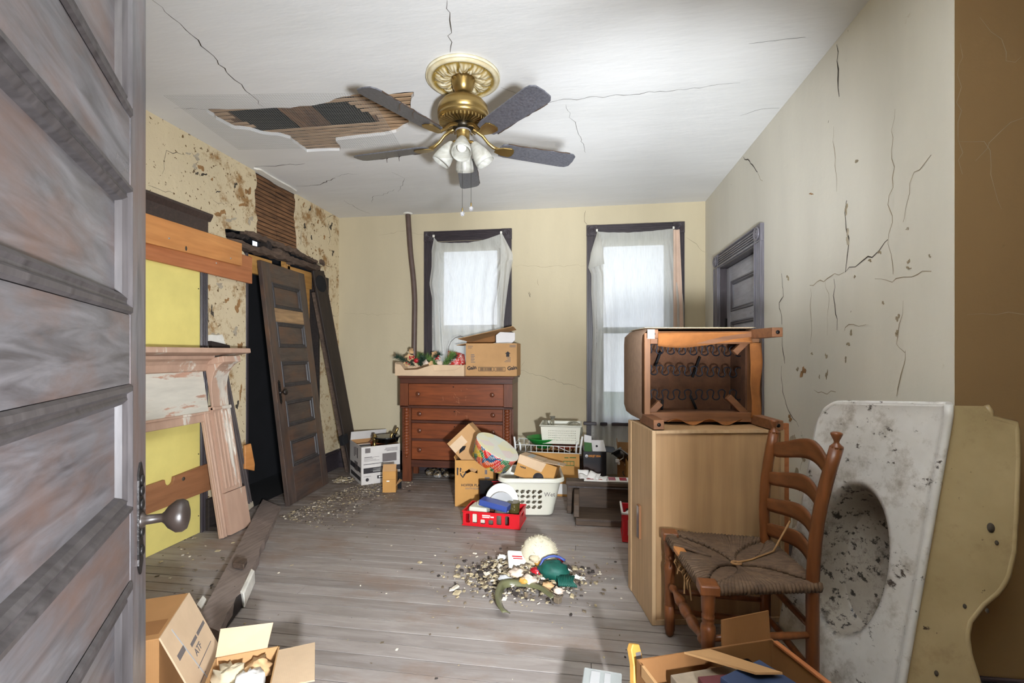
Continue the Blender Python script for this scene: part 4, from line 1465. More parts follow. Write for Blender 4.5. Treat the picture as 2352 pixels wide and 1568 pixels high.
drawer(.085, DWd - .085, .748, .962, -.022)
for za, zb in zs:
    drawer(x0, x1, za, zb, .016)
plain('scratch', S(170, 120, 88), .6, .1)
rnd = random.Random(9)
b = MB()
for k in range(14):
    x, z = rnd.uniform(.42, .68), rnd.choice([rnd.uniform(.78, .92), rnd.uniform(.62, .70)])
    l_, a_ = rnd.uniform(.01, .05), rnd.uniform(-.9, .9)
    T = Tr(x, -.0225 if z > .74 else .0155, z) @ Ry(degrees_ if False else math.degrees(a_) + 60)
    b.box((-l_ / 2, -.0003, -.0009), (l_ / 2, .0003, .0009), T)
b.build('scratches', 'scratch', dr)['kind'] = 'stuff'

# ================================================================== CARTONS
card('card_tan', (190, 148, 102))
card('card_pale', (212, 184, 152))
card('card_orange', (196, 146, 84))
card('card_brown', (150, 106, 66))
card('card_white', (214, 208, 202))
card('card_inside', (172, 128, 84))
plain('ink', S(48, 44, 46), .8, .1)
plain('ink_grey', S(112, 104, 102), .8, .1)
plain('ink_green', S(70, 110, 60), .8, .1)
plain('ink_white', S(236, 232, 226), .7, .04)
plain('tape_grey', S(184, 184, 184), .4, .05)


def prints(parent, M, rects, mat='ink', name='print'):
    b = MB(M)
    for r in rects:
        if not isinstance(r[0], tuple):
            b.box((r[0], r[1], 0), (r[2], r[3], .0006))
        else:
            b.prism(r, lambda u, v, d: (u, v, d), 0, .0006)
    o = b.build(name, mat, parent)
    if len(rects) > 1:
        o['kind'] = 'stuff'
    return o


def carton(name, label, loc, rz, w, d, h, mat, flaps=None, rot=None, group=None, inside='card_inside', th=.005, cat='box', hole=None, lens=None):
    """x 0..w, front at y = 0, z 0..h; flaps: side -> angle out from upright"""
    r = thing(name, label, cat, loc, rz, group, rot)
    b = MB()
    fr = [(0, 0), (w, 0), (w, h), (0, h)]
    b.prism(fr, lambda u, v, q: (u, q, v), 0, th, [hole] if hole else [])
    b.box((0, d - th, 0), (w, d, h)).box((0, th, 0), (th, d - th, h)).box((w - th, th, 0), (w, d - th, h)).box((th, th, 0), (w - th, d - th, th))
    b.mat = 1
    e = .0008
    b.box((th, th, e), (th + e, d - th, h - .001)).box((w - th - e, th, e), (w - th, d - th, h - .001)).box((th, d - th - e, e), (w - th, d - th, h - .001))
    b.build('body', [mat, inside], r)
    for side, a in (flaps or {}).items():
        ln = (lens or {}).get(side, d / 2 if side in ('front', 'back') else min(w / 2, d / 2))
        if side == 'front':
            M, wd = Tr(0, th / 2, h) @ Rx(a), w
        elif side == 'back':
            M, wd = Tr(w, d - th / 2, h) @ Rz(180) @ Rx(a), w
        elif side == 'left':
            M, wd = Tr(th / 2, d, h) @ Rz(-90) @ Rx(a), d
        else:
            M, wd = Tr(w - th / 2, 0, h) @ Rz(90) @ Rx(a), d
        MB(M).box((.004, -th / 2, 0), (wd - .004, th / 2, ln)).build('flap', mat, r, bevel=.001)
    return r


def face_front(w=0, h=0, d=0):
    return frame((0, -.0002, 0), (1, 0, 0), (0, 0, 1))


# ---- detergent carton on the dresser
GX = onY(1070, 862, 4.47).x
GW = onY(1187, 862, 4.47).x - GX
gz = 1.035
gn = carton('detergent_carton', 'tan printed carton with open flaps on the dresser top', (GX, 4.47, gz), 0, GW, .285, .315, 'card_tan', {'left': 100}, lens={'left': .10})
FF = face_front()
lettering('Gain', .05, 'ink', gn, FF @ Tr(.014, .055, 0) @ Rz(8), bold=.002)
lettering('Gain', .05, 'ink', gn, FF @ Tr(GW - .09, .055, 0) @ Rz(8), bold=.002)
prints(gn, FF, [[(GW - .115, .215), (GW - .06, .215), (GW - .087, .238)], (GW - .103, .185, GW - .072, .215)], 'ink', 'house_symbol')
prints(gn, FF, [(GW - .098, .172, GW - .06, .178), (GW - .09, .160, GW - .06, .165), (GW - .108, .148, GW - .06, .153), (GW - .12, .136, GW - .06, .141), (.05, .20, .085, .208), (.05, .185, .09, .192), (.05, .172, .082, .178), (.05, .158, .088, .165), (.05, .145, .08, .15), (.05, .13, .094, .136),
                (.02, .285, .07, .29), (.02, .268, .06, .273), (GW - .07, .29, GW - .01, .296), (GW - .07, .278, GW - .01, .284)], 'ink_grey')
bars = []
for a, b_ in ((.125, .275), (.285, .39)):
    bars += [(a, .045, b_, .049), (a, .082, b_, .086), (a, .045, a + .004, .086), (b_ - .004, .045, b_, .086)]
    x = a + .018
    while x < b_ - .018:
        w_ = random.choice((.0015, .003, .0045))
        bars.append((x, .052, x + w_, .079))
        x += w_ + random.choice((.002, .003))
prints(gn, FF, bars, 'ink', 'barcode')
# its rear lid standing up and leaning forward like a roof
lid = MB(Matrix.Translation(-gn.location))
q = [onY(1052, 778, 4.52), onY(1178, 749, 4.52), onY(1186, 757, 4.74), onY(1080, 785, 4.74)]
lid.add([q[0], q[1], q[2], q[3]], [(0, 1, 2, 3)])
lid.build('lid_flap', 'card_tan', gn, solid=.005)
MB(Matrix.Translation(-gn.location)).add([onY(1070, 790, 4.745), onY(1140, 790, 4.745), onY(1150, 757, 4.745), onY(1076, 778, 4.745)], [(0, 1, 2, 3)]).build('rear_flap', 'card_brown', gn, solid=.005)
wb = thing('white_gift_box', 'small white box wedged in the open detergent carton', 'box', (*onY(1139, 790, 4.60).to_2d(), gz + .319), 0, rot=(0, 0, radians(8)))
plain('white_card', S(226, 222, 220), .6, .04)
b = MB().prism([(0, 0), (.16, 0), (.19, .03), (.19, .105), (.04, .112), (0, .08)], lambda u, v, d: (u, d, v), 0, .14)
b.build('body', 'white_card', wb, bevel=.003)
prints(wb, frame((.1905, .02, .03), (0, 1, 0), (0, 0, 1)), [(.02, .02, .08, .07)], 'ink_grey')
fs_ = MB(Tr(*onY(1150, 791, 4.53)))
for k in range(10):
    fs_.blob((random.uniform(-.09, .1), random.uniform(-.02, .03), random.uniform(0, .012)), (.03, .02, .007), 8, 5, .4, k)
tag(fs_.build('gift_wrap', 'ink_white'), 'crumpled white tissue in the open detergent carton', 'paper')

# ---- shallow carton with Christmas greenery
TX = onY(909, 862, 4.42).x
TW = onY(1067, 862, 4.42).x - TX
ty = thing('cut_down_carton', 'low cut-down tan carton full of Christmas greenery on the dresser', 'box', (TX, 4.40, gz))
b = MB()
b.prism([(0, 0), (TW, 0), (TW, .105), (TW * .55, .108), (TW * .33, .06), (TW * .14, .055), (TW * .08, .11), (0, .115)], lambda u, v, q: (u, q, v), 0, .005)
b.box((0, .005, 0), (.005, .33, .13)).box((TW - .005, .005, 0), (TW, .33, .11)).box((0, .33, 0), (TW, .335, .13)).box((.005, .005, 0), (TW - .005, .33, .005))
b.build('body', 'card_pale', ty)
b = MB().add([(TW * .55, -.002, .105), (TW * .995, -.002, .105), (TW * .88, -.018, .06), (TW * .58, -.018, .05)], [(0, 1, 2, 3)])
b.build('flap', 'card_pale', ty, solid=.004)
plain('needle_dark', S(30, 58, 40), .7, .35, 30)
plain('needle_light', S(96, 128, 62), .7, .3, 30)
plain('berry', S(176, 30, 40), .25, .2, 20)
plain('paper_leaf', S(206, 166, 120), .7, .12)
plain('pale_leaf', S(214, 194, 176), .7, .12)


def sprig(label, base, direction, length, mat, seed, group='pine sprigs in the cut-down carton'):
    rnd = random.Random(seed)
    o = thing('pine_sprig', label, 'greenery', base, group=group)
    d = Vector(direction).normalized()
    side = d.orthogonal().normalized()
    pts = [d * (length * k / 8) + Vector((0, 0, -.03 * (k / 8) ** 2)) for k in range(9)]
    MB().tube(pts, [.003 - .0002 * k for k in range(9)], 5).build('stem', 'rot', o)
    b = MB()
    for k in range(300):
        s_ = rnd.uniform(.05, 1)
        p = d * (length * s_) + Vector((0, 0, -.03 * s_ ** 2))
        a = rnd.uniform(0, 2 * pi)
        q_ = (Matrix.Rotation(a, 3, d) @ side) * .8 + d * rnd.uniform(.3, .8)
        q_ = q_.normalized() * rnd.uniform(.035, .065)
        w_ = q_.cross(Vector((rnd.random(), rnd.random(), rnd.random()))).normalized() * .0018
        w2 = q_.cross(w_).normalized() * .0018
        b.add([p + w_, p - w_ * .5 + w2, p - w_ * .5 - w2, p + q_], [(0, 1, 3), (1, 2, 3), (2, 0, 3)])
    b.build('needles', mat, o)
    return o


ZT = gz + .03
for i, (px_, py_, Yd, dr_, ln, m, lb_) in enumerate([
        (955, 852, 4.50, (-.7, -.3, .5), .20, 'needle_dark', 'dark pine sprig nearest the left end of the dresser carton'),
        (965, 850, 4.46, (.3, -.5, .5), .16, 'needle_dark', 'dark pine sprig hanging over the notch in the low carton'),
        (962, 846, 4.58, (.1, .1, 1), .13, 'needle_light', 'light green pine sprig standing upright in the low carton'),
        (985, 848, 4.55, (.5, -.2, .6), .18, 'needle_dark', 'dark pine sprig in the middle of the low carton'),
        (1005, 850, 4.50, (-.5, -.2, .6), .15, 'needle_light', 'light pine sprig in the middle of the low carton'),
        (1015, 848, 4.46, (.55, -.1, .5), .18, 'needle_dark', 'dark pine sprig pointing at the red basket'),
        (1020, 852, 4.43, (.5, -.2, .75), .17, 'needle_light', 'light green sprig in front of the red basket')]):
    p = onY(px_, py_, Yd)
    sprig(lb_, (p.x, p.y, ZT + .06), dr_, ln * 1.15, m, i)


def leaf(name, label, cpx, cpy, Y, s, mat, seed, group, cat='leaf'):
    rnd = random.Random(seed)
    c_ = onY(cpx, cpy, Y)
    b = MB()
    n_ = Vector((rnd.uniform(-.5, .5), -1, rnd.uniform(-.2, .6))).normalized()
    R = n_.to_track_quat('Z', 'Y').to_matrix() @ Matrix.Rotation(rnd.uniform(0, 6.28), 3, 'Z')
    b.sheet(lambda u, v: R @ Vector(((u - .5) * s * sin(pi * (v * .9 + .05)) * (1 + .25 * sin(v * 16)), (v - .5) * s * 1.5, .18 * s * (sin(v * 3.1) + (u - .5) ** 2 * 3))), 6, 10)
    o = b.build(name, mat, solid=.0015, loc=c_)
    return tag(o, label, cat, group)


for i, (x, y, Y, s, m, lb_) in enumerate([
        (940, 822, 4.50, .07, 'paper_leaf', 'tan paper leaf at the left end of the low carton'), (946, 806, 4.55, .05, 'paper_leaf', 'upright tan paper leaf left of the pipe foot'),
        (933, 833, 4.48, .05, 'paper_leaf', 'small tan paper leaf low at the left rim of the carton'), (998, 815, 4.62, .06, 'paper_leaf', 'tan paper leaf beside the window casing'),
        (976, 832, 4.44, .05, 'pale_leaf', 'pale round leaf in the middle of the low carton'), (1003, 828, 4.52, .07, 'pale_leaf', 'pale leaf right of the window casing foot'),
        (1012, 834, 4.46, .05, 'pale_leaf', 'pale curled leaf before the red basket'), (990, 836, 4.45, .045, 'paper_leaf', 'small tan leaf low in the middle of the carton')]):
    leaf('paper_leaf', lb_, x, y, Y, s, m, 20 + i, 'paper leaves in the low carton')
p = onY(957, 828, 4.46)
o = thing('red_bauble', 'shiny red bauble among the pine sprigs', 'ornament', p)
MB().blob((0, 0, 0), (.03, .024, .024), 16, 10, .02).build('ball', 'berry', o)
MB().lathe([(.006, .022), (.006, .03), (.001, .031)], 8).build('cap', 'brass', o)
for i, (x, y, n_) in enumerate([(946, 820, 8), (937, 836, 4), (1006, 822, 5)]):
    o = thing('berry_cluster', ('berry cluster beside the tan leaf left', 'few red berries at the carton rim left', 'red berries under the pale leaf right')[i], 'berries', onY(x, y, 4.48), group='red berry clusters')
    for k in range(n_):
        MB().blob((random.uniform(-.03, .03), random.uniform(-.02, .02), random.uniform(-.015, .02)), (.008, .008, .008), 8, 6, 0).build('berry', 'berry', o)
# red basket with wire handle
RBp = onY(1048, 838, 4.56)
rbk = thing('red_basket', 'round red and silver patterned basket with thin wire handle', 'basket', (RBp.x, RBp.y, gz + .006))
t = NT('red_pattern')
v = t.mapping((1, 1, 1))
n = t.noise(v, 26, 6, .7, 1.5)
t.set(t.ramp(n, [(.46, S(196, 44, 40)), (.50, S(206, 90, 74)), (.56, S(222, 214, 206))]), .4)
b = MB()
vs, fs, n_ = [], [], 24
pr_ = [(.06, 0), (.088, .05), (.092, .12), (.085, .20), (.082, .20), (.088, .12), (.084, .05), (.058, .006)]
for r_, z_ in pr_:
    for j in range(n_):
        vs.append((r_ * cos(2 * pi * j / n_), r_ * sin(2 * pi * j / n_), z_ + (.02 * (1 - cos(2 * pi * j / n_)) if z_ > .15 else 0)))
for i in range(len(pr_) - 1):
    for j in range(n_):
        fs.append((i * n_ + j, i * n_ + (j + 1) % n_, (i + 1) * n_ + (j + 1) % n_, (i + 1) * n_ + j))
fs.append(tuple(range(n_)))
b.add(vs, fs, True).build('bowl', 'red_pattern', rbk)
MB().tube([(-.085, 0, .2), (-.08, .0, .27), (-.055, 0, .33), (-.01, 0, .37), (.04, 0, .385), (.08, 0, .37)], .003, 6).build('handle', 'greyboard', rbk)

# ---- appliance carton left of the dresser
GE0 = (-2.061, 4.2, .002)
ge = carton('appliance_carton', 'open white printed appliance carton between dresser and burnt wall', GE0, radians(40), .375, .47, .36, 'card_white', {'back': -20}, lens={'back': .09})
prints(ge, FF, [(.02, .19, .21 * 1.0, .195), (.02, .105, .375, .157)], 'ink', 'black_band')
prints(ge, FF, [(.035, .30, .085, .345), (.20, .20, .34, .28), (.03, .255, .10, .262)], 'ink_grey', 'print_block')
prints(ge, FF, [(.025, .222 + k * .011, .17 - (k % 3) * .03, .225 + k * .011) for k in range(4)] + [(.23, .325, .35, .33), (.22, .312, .35, .317), (.24, .30, .35, .305)] + [(.02, .075, .09, .078)], 'ink_grey')
prints(ge, FF, [(.11, .142, .20, .147), (.08, .130, .20, .135), (.11, .118, .20, .123)], 'ink_white', 'white_lines')
prints(ge, FF, [(.15, .045, .24, .075)], 'ink', 'print_block')
prints(ge, FF, [(.165, .053, .225, .067)], 'ink_white', 'white_lines').location = (0, -.0007, 0)
b = MB(FF @ Tr(.055, .045, 0))
b.lathe([(.016, 0), (.016, .0006), (.012, .0007), (.012, .0003)], 24)
b.build('round_logo', 'ink', ge)
LFm = frame((-.0002, .47, 0), (0, -1, 0), (0, 0, 1))
prints(ge, LFm, [(.02, .11, .44, .16), (.05, .03, .44, .07)], 'ink', 'black_band')
prints(ge, LFm, [(.20, .10, .33, .19), (.18, .23, .21, .32), (.24, .25, .27, .33), (.30, .23, .34, .33)], 'ink_grey', 'print_block')
lp_ = thing('brass_candlestick', 'turned brass candlestick standing in the appliance carton', 'candlestick', (-2.02, 4.40, .012))
MB().lathe([(.05, 0), (.05, .012), (.02, .03), (.012, .05), (.012, .25), (.02, .27), (.012, .285), (.022, .30), (.012, .315), (.024, .33), (.014, .345), (.014, .37), (.026, .385), (.026, .42), (.018, .425), (.018, .44), (.012, .445)], 16).build('body', 'brass', lp_)
t = NT('steel')
t.set(S(150, 150, 152), .18, 1)
plain('black_enamel', S(20, 20, 22), .2, .1)
pn = thing('roasting_pan', 'shiny steel pan with black rim lying in the appliance carton', 'pan', (*onY(888, 1016, 4.47).to_2d(), .368))
pn.rotation_euler = (0, 0, 0)
MB().lathe([(.05, .0), (.11, .006), (.125, .05), (.13, .052), (.13, .058), (.12, .056), (.11, .03), (.001, .028)], 32).build('bowl', 'steel', pn)
MB().lathe([(.128, .046), (.134, .05), (.134, .058), (.128, .06)], 32).build('rim', 'black_enamel', pn)
for i, (px_, py_, Y, lb_) in enumerate([(899, 1000, 4.46, 'brass lamp socket leaning beside the steel pan'), (911, 988, 4.48, 'upper brass lamp socket leaning against the dresser side')]):
    o = thing('lamp_socket', lb_, 'lamp socket', onY(px_, py_, Y), group='brass lamp sockets', rot=(0, radians(25), 0))
    MB().lathe([(.012, -.035), (.014, -.02), (.014, .02), (.012, .022), (.012, .03)], 14).build('shell', 'brass', o)
    MB().lathe([(.010, -.06), (.016, -.045), (.012, -.034)], 12).build('collar', 'black_enamel', o)
    MB().tube([(0, 0, -.05), (-.03, .01, -.14), (-.06, .02, -.3)], .006, 6).build('stem', 'brass_dark', o)
bk = thing('brown_vase', 'brown round vase lying behind the steel pan', 'vase', (-2.10, 4.62, .21))
MB().lathe([(.03, 0), (.07, .02), (.09, .07), (.085, .12), (.05, .15), (.05, .16)], 20).build('body', 'dresser_x', bk)
sf = carton('printed_booklet_box', 'flat printed box with blue edge inside the appliance carton', (-2.20, 4.42, .24), radians(40), .12, .05, .10, 'ink_white')
prints(sf, FF, [(.0, .085, .12, .098), (.01, .03, .03, .07), (.045, .03, .065, .07), (.08, .03, .10, .07)], 'ink')

# ---- small orange carton in front of it
so = thing('small_orange_carton', 'small upright orange-tan carton beside the dresser foot', 'box', (-1.765, 4.005, .002), radians(14))
MB().box((0, 0, 0), (.118, .10, .19)).build('body', 'card_orange', so, bevel=.002)
MB().add([(0, .0, .19), (.118, .0, .19), (.118, .045, .245), (0, .045, .245)], [(0, 1, 2, 3)]).build('flap', 'card_tan', so, solid=.003)
MB().add([(.118, .0, .06), (.118, .10, .06), (.165, .08, .09), (.15, .01, .12)], [(0, 1, 2, 3)]).build('side_flap', 'card_tan', so, solid=.003)
prints(so, FF, [(.036, .098, .062, .108)], 'ink_white')
prints(so, FF, [(0, .118, .118, .120)], 'card_brown')
gl_ = thing('black_glove', 'small dark cloth scrap behind the orange carton', 'cloth', (-1.685, 4.16, .12))
MB().box((-.03, -.0, -.118), (.03, .02, .0)).blob((0, 0, .01), (.04, .03, .025), 10, 7, .4, 3).build('body', 'void_black', gl_)

# ---- things under the dresser
fu = MB(Tr(-1.28, 4.62, .0))
for k in range(22):
    fu.blob((random.uniform(-.28, .34), random.uniform(-.05, .12), .025), (random.uniform(.03, .07), .04, random.uniform(.015, .035)), 8, 6, .5, k)
t = NT('foil')
n = t.noise(None, 20, 4)
t.set(t.ramp(n, [(.40, S(40, 40, 44)), (.5, S(140, 118, 84)), (.62, S(176, 178, 180))]), .3, .3)
tag(fu.build('foil_scraps', 'foil'), 'crumpled shiny wrapping scraps under the dresser', 'scraps', kind='stuff')

# ---- the tall orange carton in front of the dresser, with a handhole
HW_, HD_, HH_ = .313, .29, .377
hole_ = [(.085, .285), (.135, .318), (.185, .30), (.185, .27), (.135, .287), (.095, .268)]
hf = carton('plastics_carton', 'orange-tan carton with house-shaped handhole in front of the dresser', (-1.022, 3.737, .002), radians(6), HW_, HD_, HH_, 'card_orange', {'left': 20}, lens={'left': .03}, hole=hole_)
lettering('HOFFER PLASTICS', .028, 'ink', hf, FF @ Tr(.05, .165, 0), sx=1.0, bold=.0006)
lettering('SOUTH ELGIN, IL', .018, 'ink_grey', hf, FF @ Tr(.085, .142, 0), bold=.0004)
prints(hf, FF, [[(.015, .262), (.023, .252), (.027, .258), (.027, .305), (.036, .30), (.026, .316), (.015, .316)], [(.041, .283), (.050, .283), (.050, .304), (.060, .302), (.047, .316), (.041, .316)],
                [(.041, .272), (.050, .272), (.052, .262), (.066, .244), (.085, .258), (.093, .272), (.088, .29), (.080, .283), (.080, .270), (.070, .262), (.066, .232), (.046, .254)], [(.062, .28), (.067, .286), (.072, .28), (.067, .274)]], 'ink', 'logo_mark')
prints(hf, FF, [(.245, .265, .265, .30), (.245, .228, .285, .242), (.246, .308, .278, .311)], 'ink_grey', 'shipping_mark')
# a second carton stuck in it on its corner
bm_ = thing('tilted_carton', 'brown carton wedged corner-down in the handhole carton', 'box', onY(1090, 1066, 3.80), rot=(radians(-4), radians(-43), radians(4)))
hl = [(.10, .20), (.125, .225), (.165, .225), (.185, .205), (.15, .192)]
b = MB().prism([(0, 0), (.25, 0), (.25, .33), (0, .33)], lambda u, v, d: (u - .06, d, v - .05), 0, .005, [])
b.box((-.06, .005, -.05), (-.055, .14, .28)).box((.185, .005, -.05), (.19, .14, .28)).box((-.06, .14, -.05), (.19, .145, .28)).box((-.06, .005, .275), (.19, .14, .28))
b.build('body', 'card_tan', bm_)
prints(bm_, frame((-.06, -.0003, -.05), (1, 0, 0), (0, 0, 1)), [(0, .225, .14, .30)], 'card_pale', 'tape')
prints(bm_, frame((-.06, -.0006, -.05), (1, 0, 0), (0, 0, 1)), [[(.02, .20), (.045, .222), (.085, .226), (.11, .21), (.08, .195)]], 'void_black', 'handhole')
# stack of patchwork paper plates
t = NT('patchwork')
vo = t.node('ShaderNodeTexVoronoi')
vo.inputs['Scale'].default_value = 19
t.l.new(t.co.outputs['Object'], vo.inputs['Vector'])
vd = t.node('ShaderNodeTexVoronoi')
vd.inputs['Scale'].default_value = 90
vd.inputs['Randomness'].default_value = .1
t.l.new(t.co.outputs['Object'], vd.inputs['Vector'])
sepc = t.node('ShaderNodeSeparateColor')
t.l.new(vo.outputs['Color'], sepc.inputs[0])
r1 = t.node('ShaderNodeValToRGB')
r1.color_ramp.interpolation = 'CONSTANT'
e = r1.color_ramp.elements
for p_, c_ in ((0, S(206, 40, 36)), (.25, S(40, 84, 120)), (.45, S(232, 196, 40)), (.62, S(40, 120, 70)), (.8, S(222, 90, 40))):
    el = e[0] if p_ == 0 else e.new(p_)
    el.position, el.color = p_, c_
t.l.new(sepc.outputs[0], r1.inputs[0])
dots = t.ramp(vd.outputs['Distance'], [(.30, (1, 1, 1, 1)), (.36, (0, 0, 0, 1))])
t.set(t.mix(dots, r1.outputs[0], S(236, 230, 214)), .45)
t = NT('patchwork_pale')
vo = t.node('ShaderNodeTexVoronoi')
vo.inputs['Scale'].default_value = 12
t.l.new(t.co.outputs['Object'], vo.inputs['Vector'])
sc_ = t.node('ShaderNodeSeparateColor')
t.l.new(vo.outputs['Color'], sc_.inputs[0])
t.set(t.ramp(sc_.outputs[0], [(.0, S(226, 206, 200)), (.3, S(222, 222, 206)), (.55, S(232, 220, 170)), (.8, S(214, 222, 208)), (1, S(232, 226, 216))]), .4)
ppm = thing('paper_plate_stack', 'stack of round patchwork-print paper plates tipped on the carton', 'plates', onY(1137, 1036, 3.59), rot=(radians(8), radians(30), 0))
b = MB()
b.lathe([(.12, -.095), (.158, -.088), (.180, .03), (.186, .045), (.180, .046), (.15, .02), (.13, .012), (.001, .010)], 40)
for k, f_ in enumerate(b.f):
    pass
b.build('plates', 'patchwork', ppm)
MB().lathe([(.001, .0115), (.13, .0135), (.15, .0215), (.179, .0475), (.185, .0465)], 40).build('top_plate', 'patchwork_pale', ppm)
b = MB()
for k in range(5):
    b.lathe([(.1800 - k * .0016, .040 - k * .006), (.1835 - k * .0025, .0425 - k * .006), (.1800 - k * .0016, .043 - k * .006)], 40)
b.build('plate_rims', 'ink_white', ppm)

# ---- laundry basket
plain('basket_plastic', S(222, 220, 204), .35, .04, 5)
LB0 = Vector((-.400, 3.745, .002))
lbk = thing('laundry_basket', 'white plastic laundry basket with oval holes, marked Wet', 'basket', LB0, radians(7))
BW0, BD0, BW1, BD1, BH = .34, .30, .465, .42, .295


def rrect(w, d, r, t_):
    """point at parameter t_ on a rounded rectangle centred at the origin (starts at front-left, counter-clockwise)"""
    segs = [w - 2 * r, pi * r / 2, d - 2 * r, pi * r / 2, w - 2 * r, pi * r / 2, d - 2 * r, pi * r / 2]
    s_ = (t_ % 1.0) * sum(segs)
    cs = [(w / 2 - r, -d / 2 + r, -90), (w / 2 - r, d / 2 - r, 0), (-w / 2 + r, d / 2 - r, 90), (-w / 2 + r, -d / 2 + r, 180)]
    st = [(-w / 2 + r, -d / 2, 1, 0), (w / 2, -d / 2 + r, 0, 1), (w / 2 - r, d / 2, -1, 0), (-w / 2, d / 2 - r, 0, -1)]
    for k in range(4):
        if s_ <= segs[2 * k]:
            x, y, dx, dy = st[k]
            return x + dx * s_, y + dy * s_
        s_ -= segs[2 * k]
        if s_ <= segs[2 * k + 1]:
            a = radians(cs[k][2]) + s_ / r
            return cs[k][0] + r * cos(a), cs[k][1] + r * sin(a)
        s_ -= segs[2 * k + 1]
    return st[0][0], st[0][1]


NU, NV = 260, 46
vs, fs = [], []
for j in range(NV + 1):
    v = j / NV
    w, d = BW0 + (BW1 - BW0) * v, BD0 + (BD1 - BD0) * v
    for i in range(NU):
        x, y = rrect(w, d, .055 + .015 * v, i / NU)
        vs.append((x, y - (.006 * sin(pi * min(1, i / NU / .26)) if i / NU < .26 else 0), .012 + (BH - .012) * v))


def in_hole(i, j):
    v = (j + .5) / NV
    u = (i + .5) / NU
    h = .012 + (BH - .012) * v
    side = int(u * 4) if False else None
    w, d = BW0 + (BW1 - BW0) * v, BD0 + (BD1 - BD0) * v
    x, y = rrect(w, d, .055 + .015 * v, u)
    fx_, fy_ = abs(abs(y) - d / 2) < .012, abs(abs(x) - w / 2) < .012
    if not (fx_ or fy_):
        return False
    c_ = x if fx_ else y
    for r in range(4):
        hz = .075 + r * .042
        for k in range(-2, 3):
            hx = k * .044 - .022
            dx, dz = c_ - hx, h - hz
            a = radians(35)
            p_, q_ = dx * cos(a) + dz * sin(a), -dx * sin(a) + dz * cos(a)
            if (p_ / .0185) ** 2 + (q_ / .0125) ** 2 < 1:
                return True
    return False


for j in range(NV):
    for i in range(NU):
        if not in_hole(i, j):
            k = (i + 1) % NU
            fs.append((j * NU + i, j * NU + k, (j + 1) * NU + k, (j + 1) * NU + i))
fs.append(tuple(range(NU)))
MB().add(vs, fs, True).build('body', 'basket_plastic', lbk, solid=.003)
rim = [(*rrect(BW1 + .018, BD1 + .018, .075, i / 90), BH) for i in range(90)]
rim2 = [(*rrect(BW1 + .03, BD1 + .03, .08, i / 90), BH - .012) for i in range(90)]
MB().tube(rim, .013, 8, True).tube(rim2, .009, 8, True).build('rim', 'basket_plastic', lbk)
MB().box((-.07, BD1 / 2 - .0, BH - .0), (.07, BD1 / 2 + .02, BH + .02)).build('handle', 'basket_plastic', lbk, bevel=.006, seg=2)
lettering('Wet', .05, 'ink_grey', lbk, frame((.098, -.1965, .165), (1, .10, 0), (0, -.21, 1)), sx=.9)
# carton in the basket
CT = thing('coffee_carton', 'tilted tan carton with round black emblem sitting in the laundry basket', 'box', onY(1180, 1090, 3.62), rot=(radians(-8), radians(15), radians(-6)))
MB().box((0, 0, 0), (.305, .25, .16)).build('body', 'card_orange', CT, bevel=.002)
b = MB().add([(0, -.001, .16), (.22, -.001, .16), (.2, -.003, .085), (.0, -.003, .10)], [(0, 1, 2, 3)])
b.build('tape_strip', 'card_pale', CT, solid=.001)
for (x0_, y0_, x1_, y1_, tz) in ((0, 0, .19, .25, .004), (.19, 0, .35, .12, .02), (.19, .13, .35, .25, .012)):
    MB().add([(x0_, y0_, .162), (x1_, y0_, .162 + tz), (x1_, y1_, .164 + tz), (x0_, y1_, .164)], [(0, 1, 2, 3)]).build('flap', 'card_pale', CT, solid=.004)
prints(CT, Tr(0, 0, .168), [(.06, .01, .10, .23)], 'tape_grey', 'tape')
prints(CT, Tr(0, .012, .180), [(.30, .0, .33, .10)], 'tape_grey', 'tape')
MB(frame((.19, -.0005, .035), (1, 0, 0), (0, 0, 1))).lathe([(.042, 0), (.042, .0006), (.039, .0006), (.039, .0002)], 30).build('emblem_ring', 'ink', CT)
MB(frame((.19, -.0005, .035), (1, 0, 0), (0, 0, 1))).lathe([(.033, 0), (.033, .0008), (.001, .0008)], 30).build('emblem_disc', 'ink', CT)
prints(CT, frame((0, -.0005, 0), (1, 0, 0), (0, 0, 1)), [(.03, .072, .036, .083), (.04, .071, .05, .083), (.053, .071, .062, .083), (.065, .071, .075, .083)], 'ink')

# ---- red crate of kitchen bits
plain('red_plastic', S(204, 22, 34), .35, .06, 6)


def slot(x0, z0, x1, z1, r=.008):
    out = []
    for cx, cz, a0 in ((x1 - r, z0 + r, -90), (x1 - r, z1 - r, 0), (x0 + r, z1 - r, 90), (x0 + r, z0 + r, 180)):
        for k in range(4):
            a = radians(a0 + k * 30)
            out.append((cx + r * cos(a), cz + r * sin(a)))
    return out


def crate(label, loc, rz, w, d, h, slots, group='red plastic crates'):
    c_ = thing('red_crate', label, 'crate', loc, rz, group)
    b = MB()
    rect = lambda l_: [(0, 0), (l_, 0), (l_, h), (0, h)]
    b.prism(rect(w), lambda u, v, q: (u, q, v), 0, .005, slots)
    b.prism(rect(w), lambda u, v, q: (u, d - q, v), 0, .005, slots)
    ss = [slot(d * .3, h * .55, d * .7, h * .8)]
    b.prism(rect(d - .010), lambda u, v, q: (q, u + .005, v), 0, .005, ss)
    b.prism(rect(d - .010), lambda u, v, q: (w - q, u + .005, v), 0, .005, ss)
    b.box((.005, .005, 0), (w - .005, d - .005, .006))
    b.build('body', 'red_plastic', c_)
    b = MB()
    for z in (0, h - .006):
        b.box((-.006, -.006, z), (w + .006, .0, z + .008)).box((-.006, d, z), (w + .006, d + .006, z + .008)).box((-.006, 0, z), (0, d, z + .008)).box((w, 0, z), (w + .006, d, z + .008))
    b.build('rim', 'red_plastic', c_, bevel=.002)
    return c_


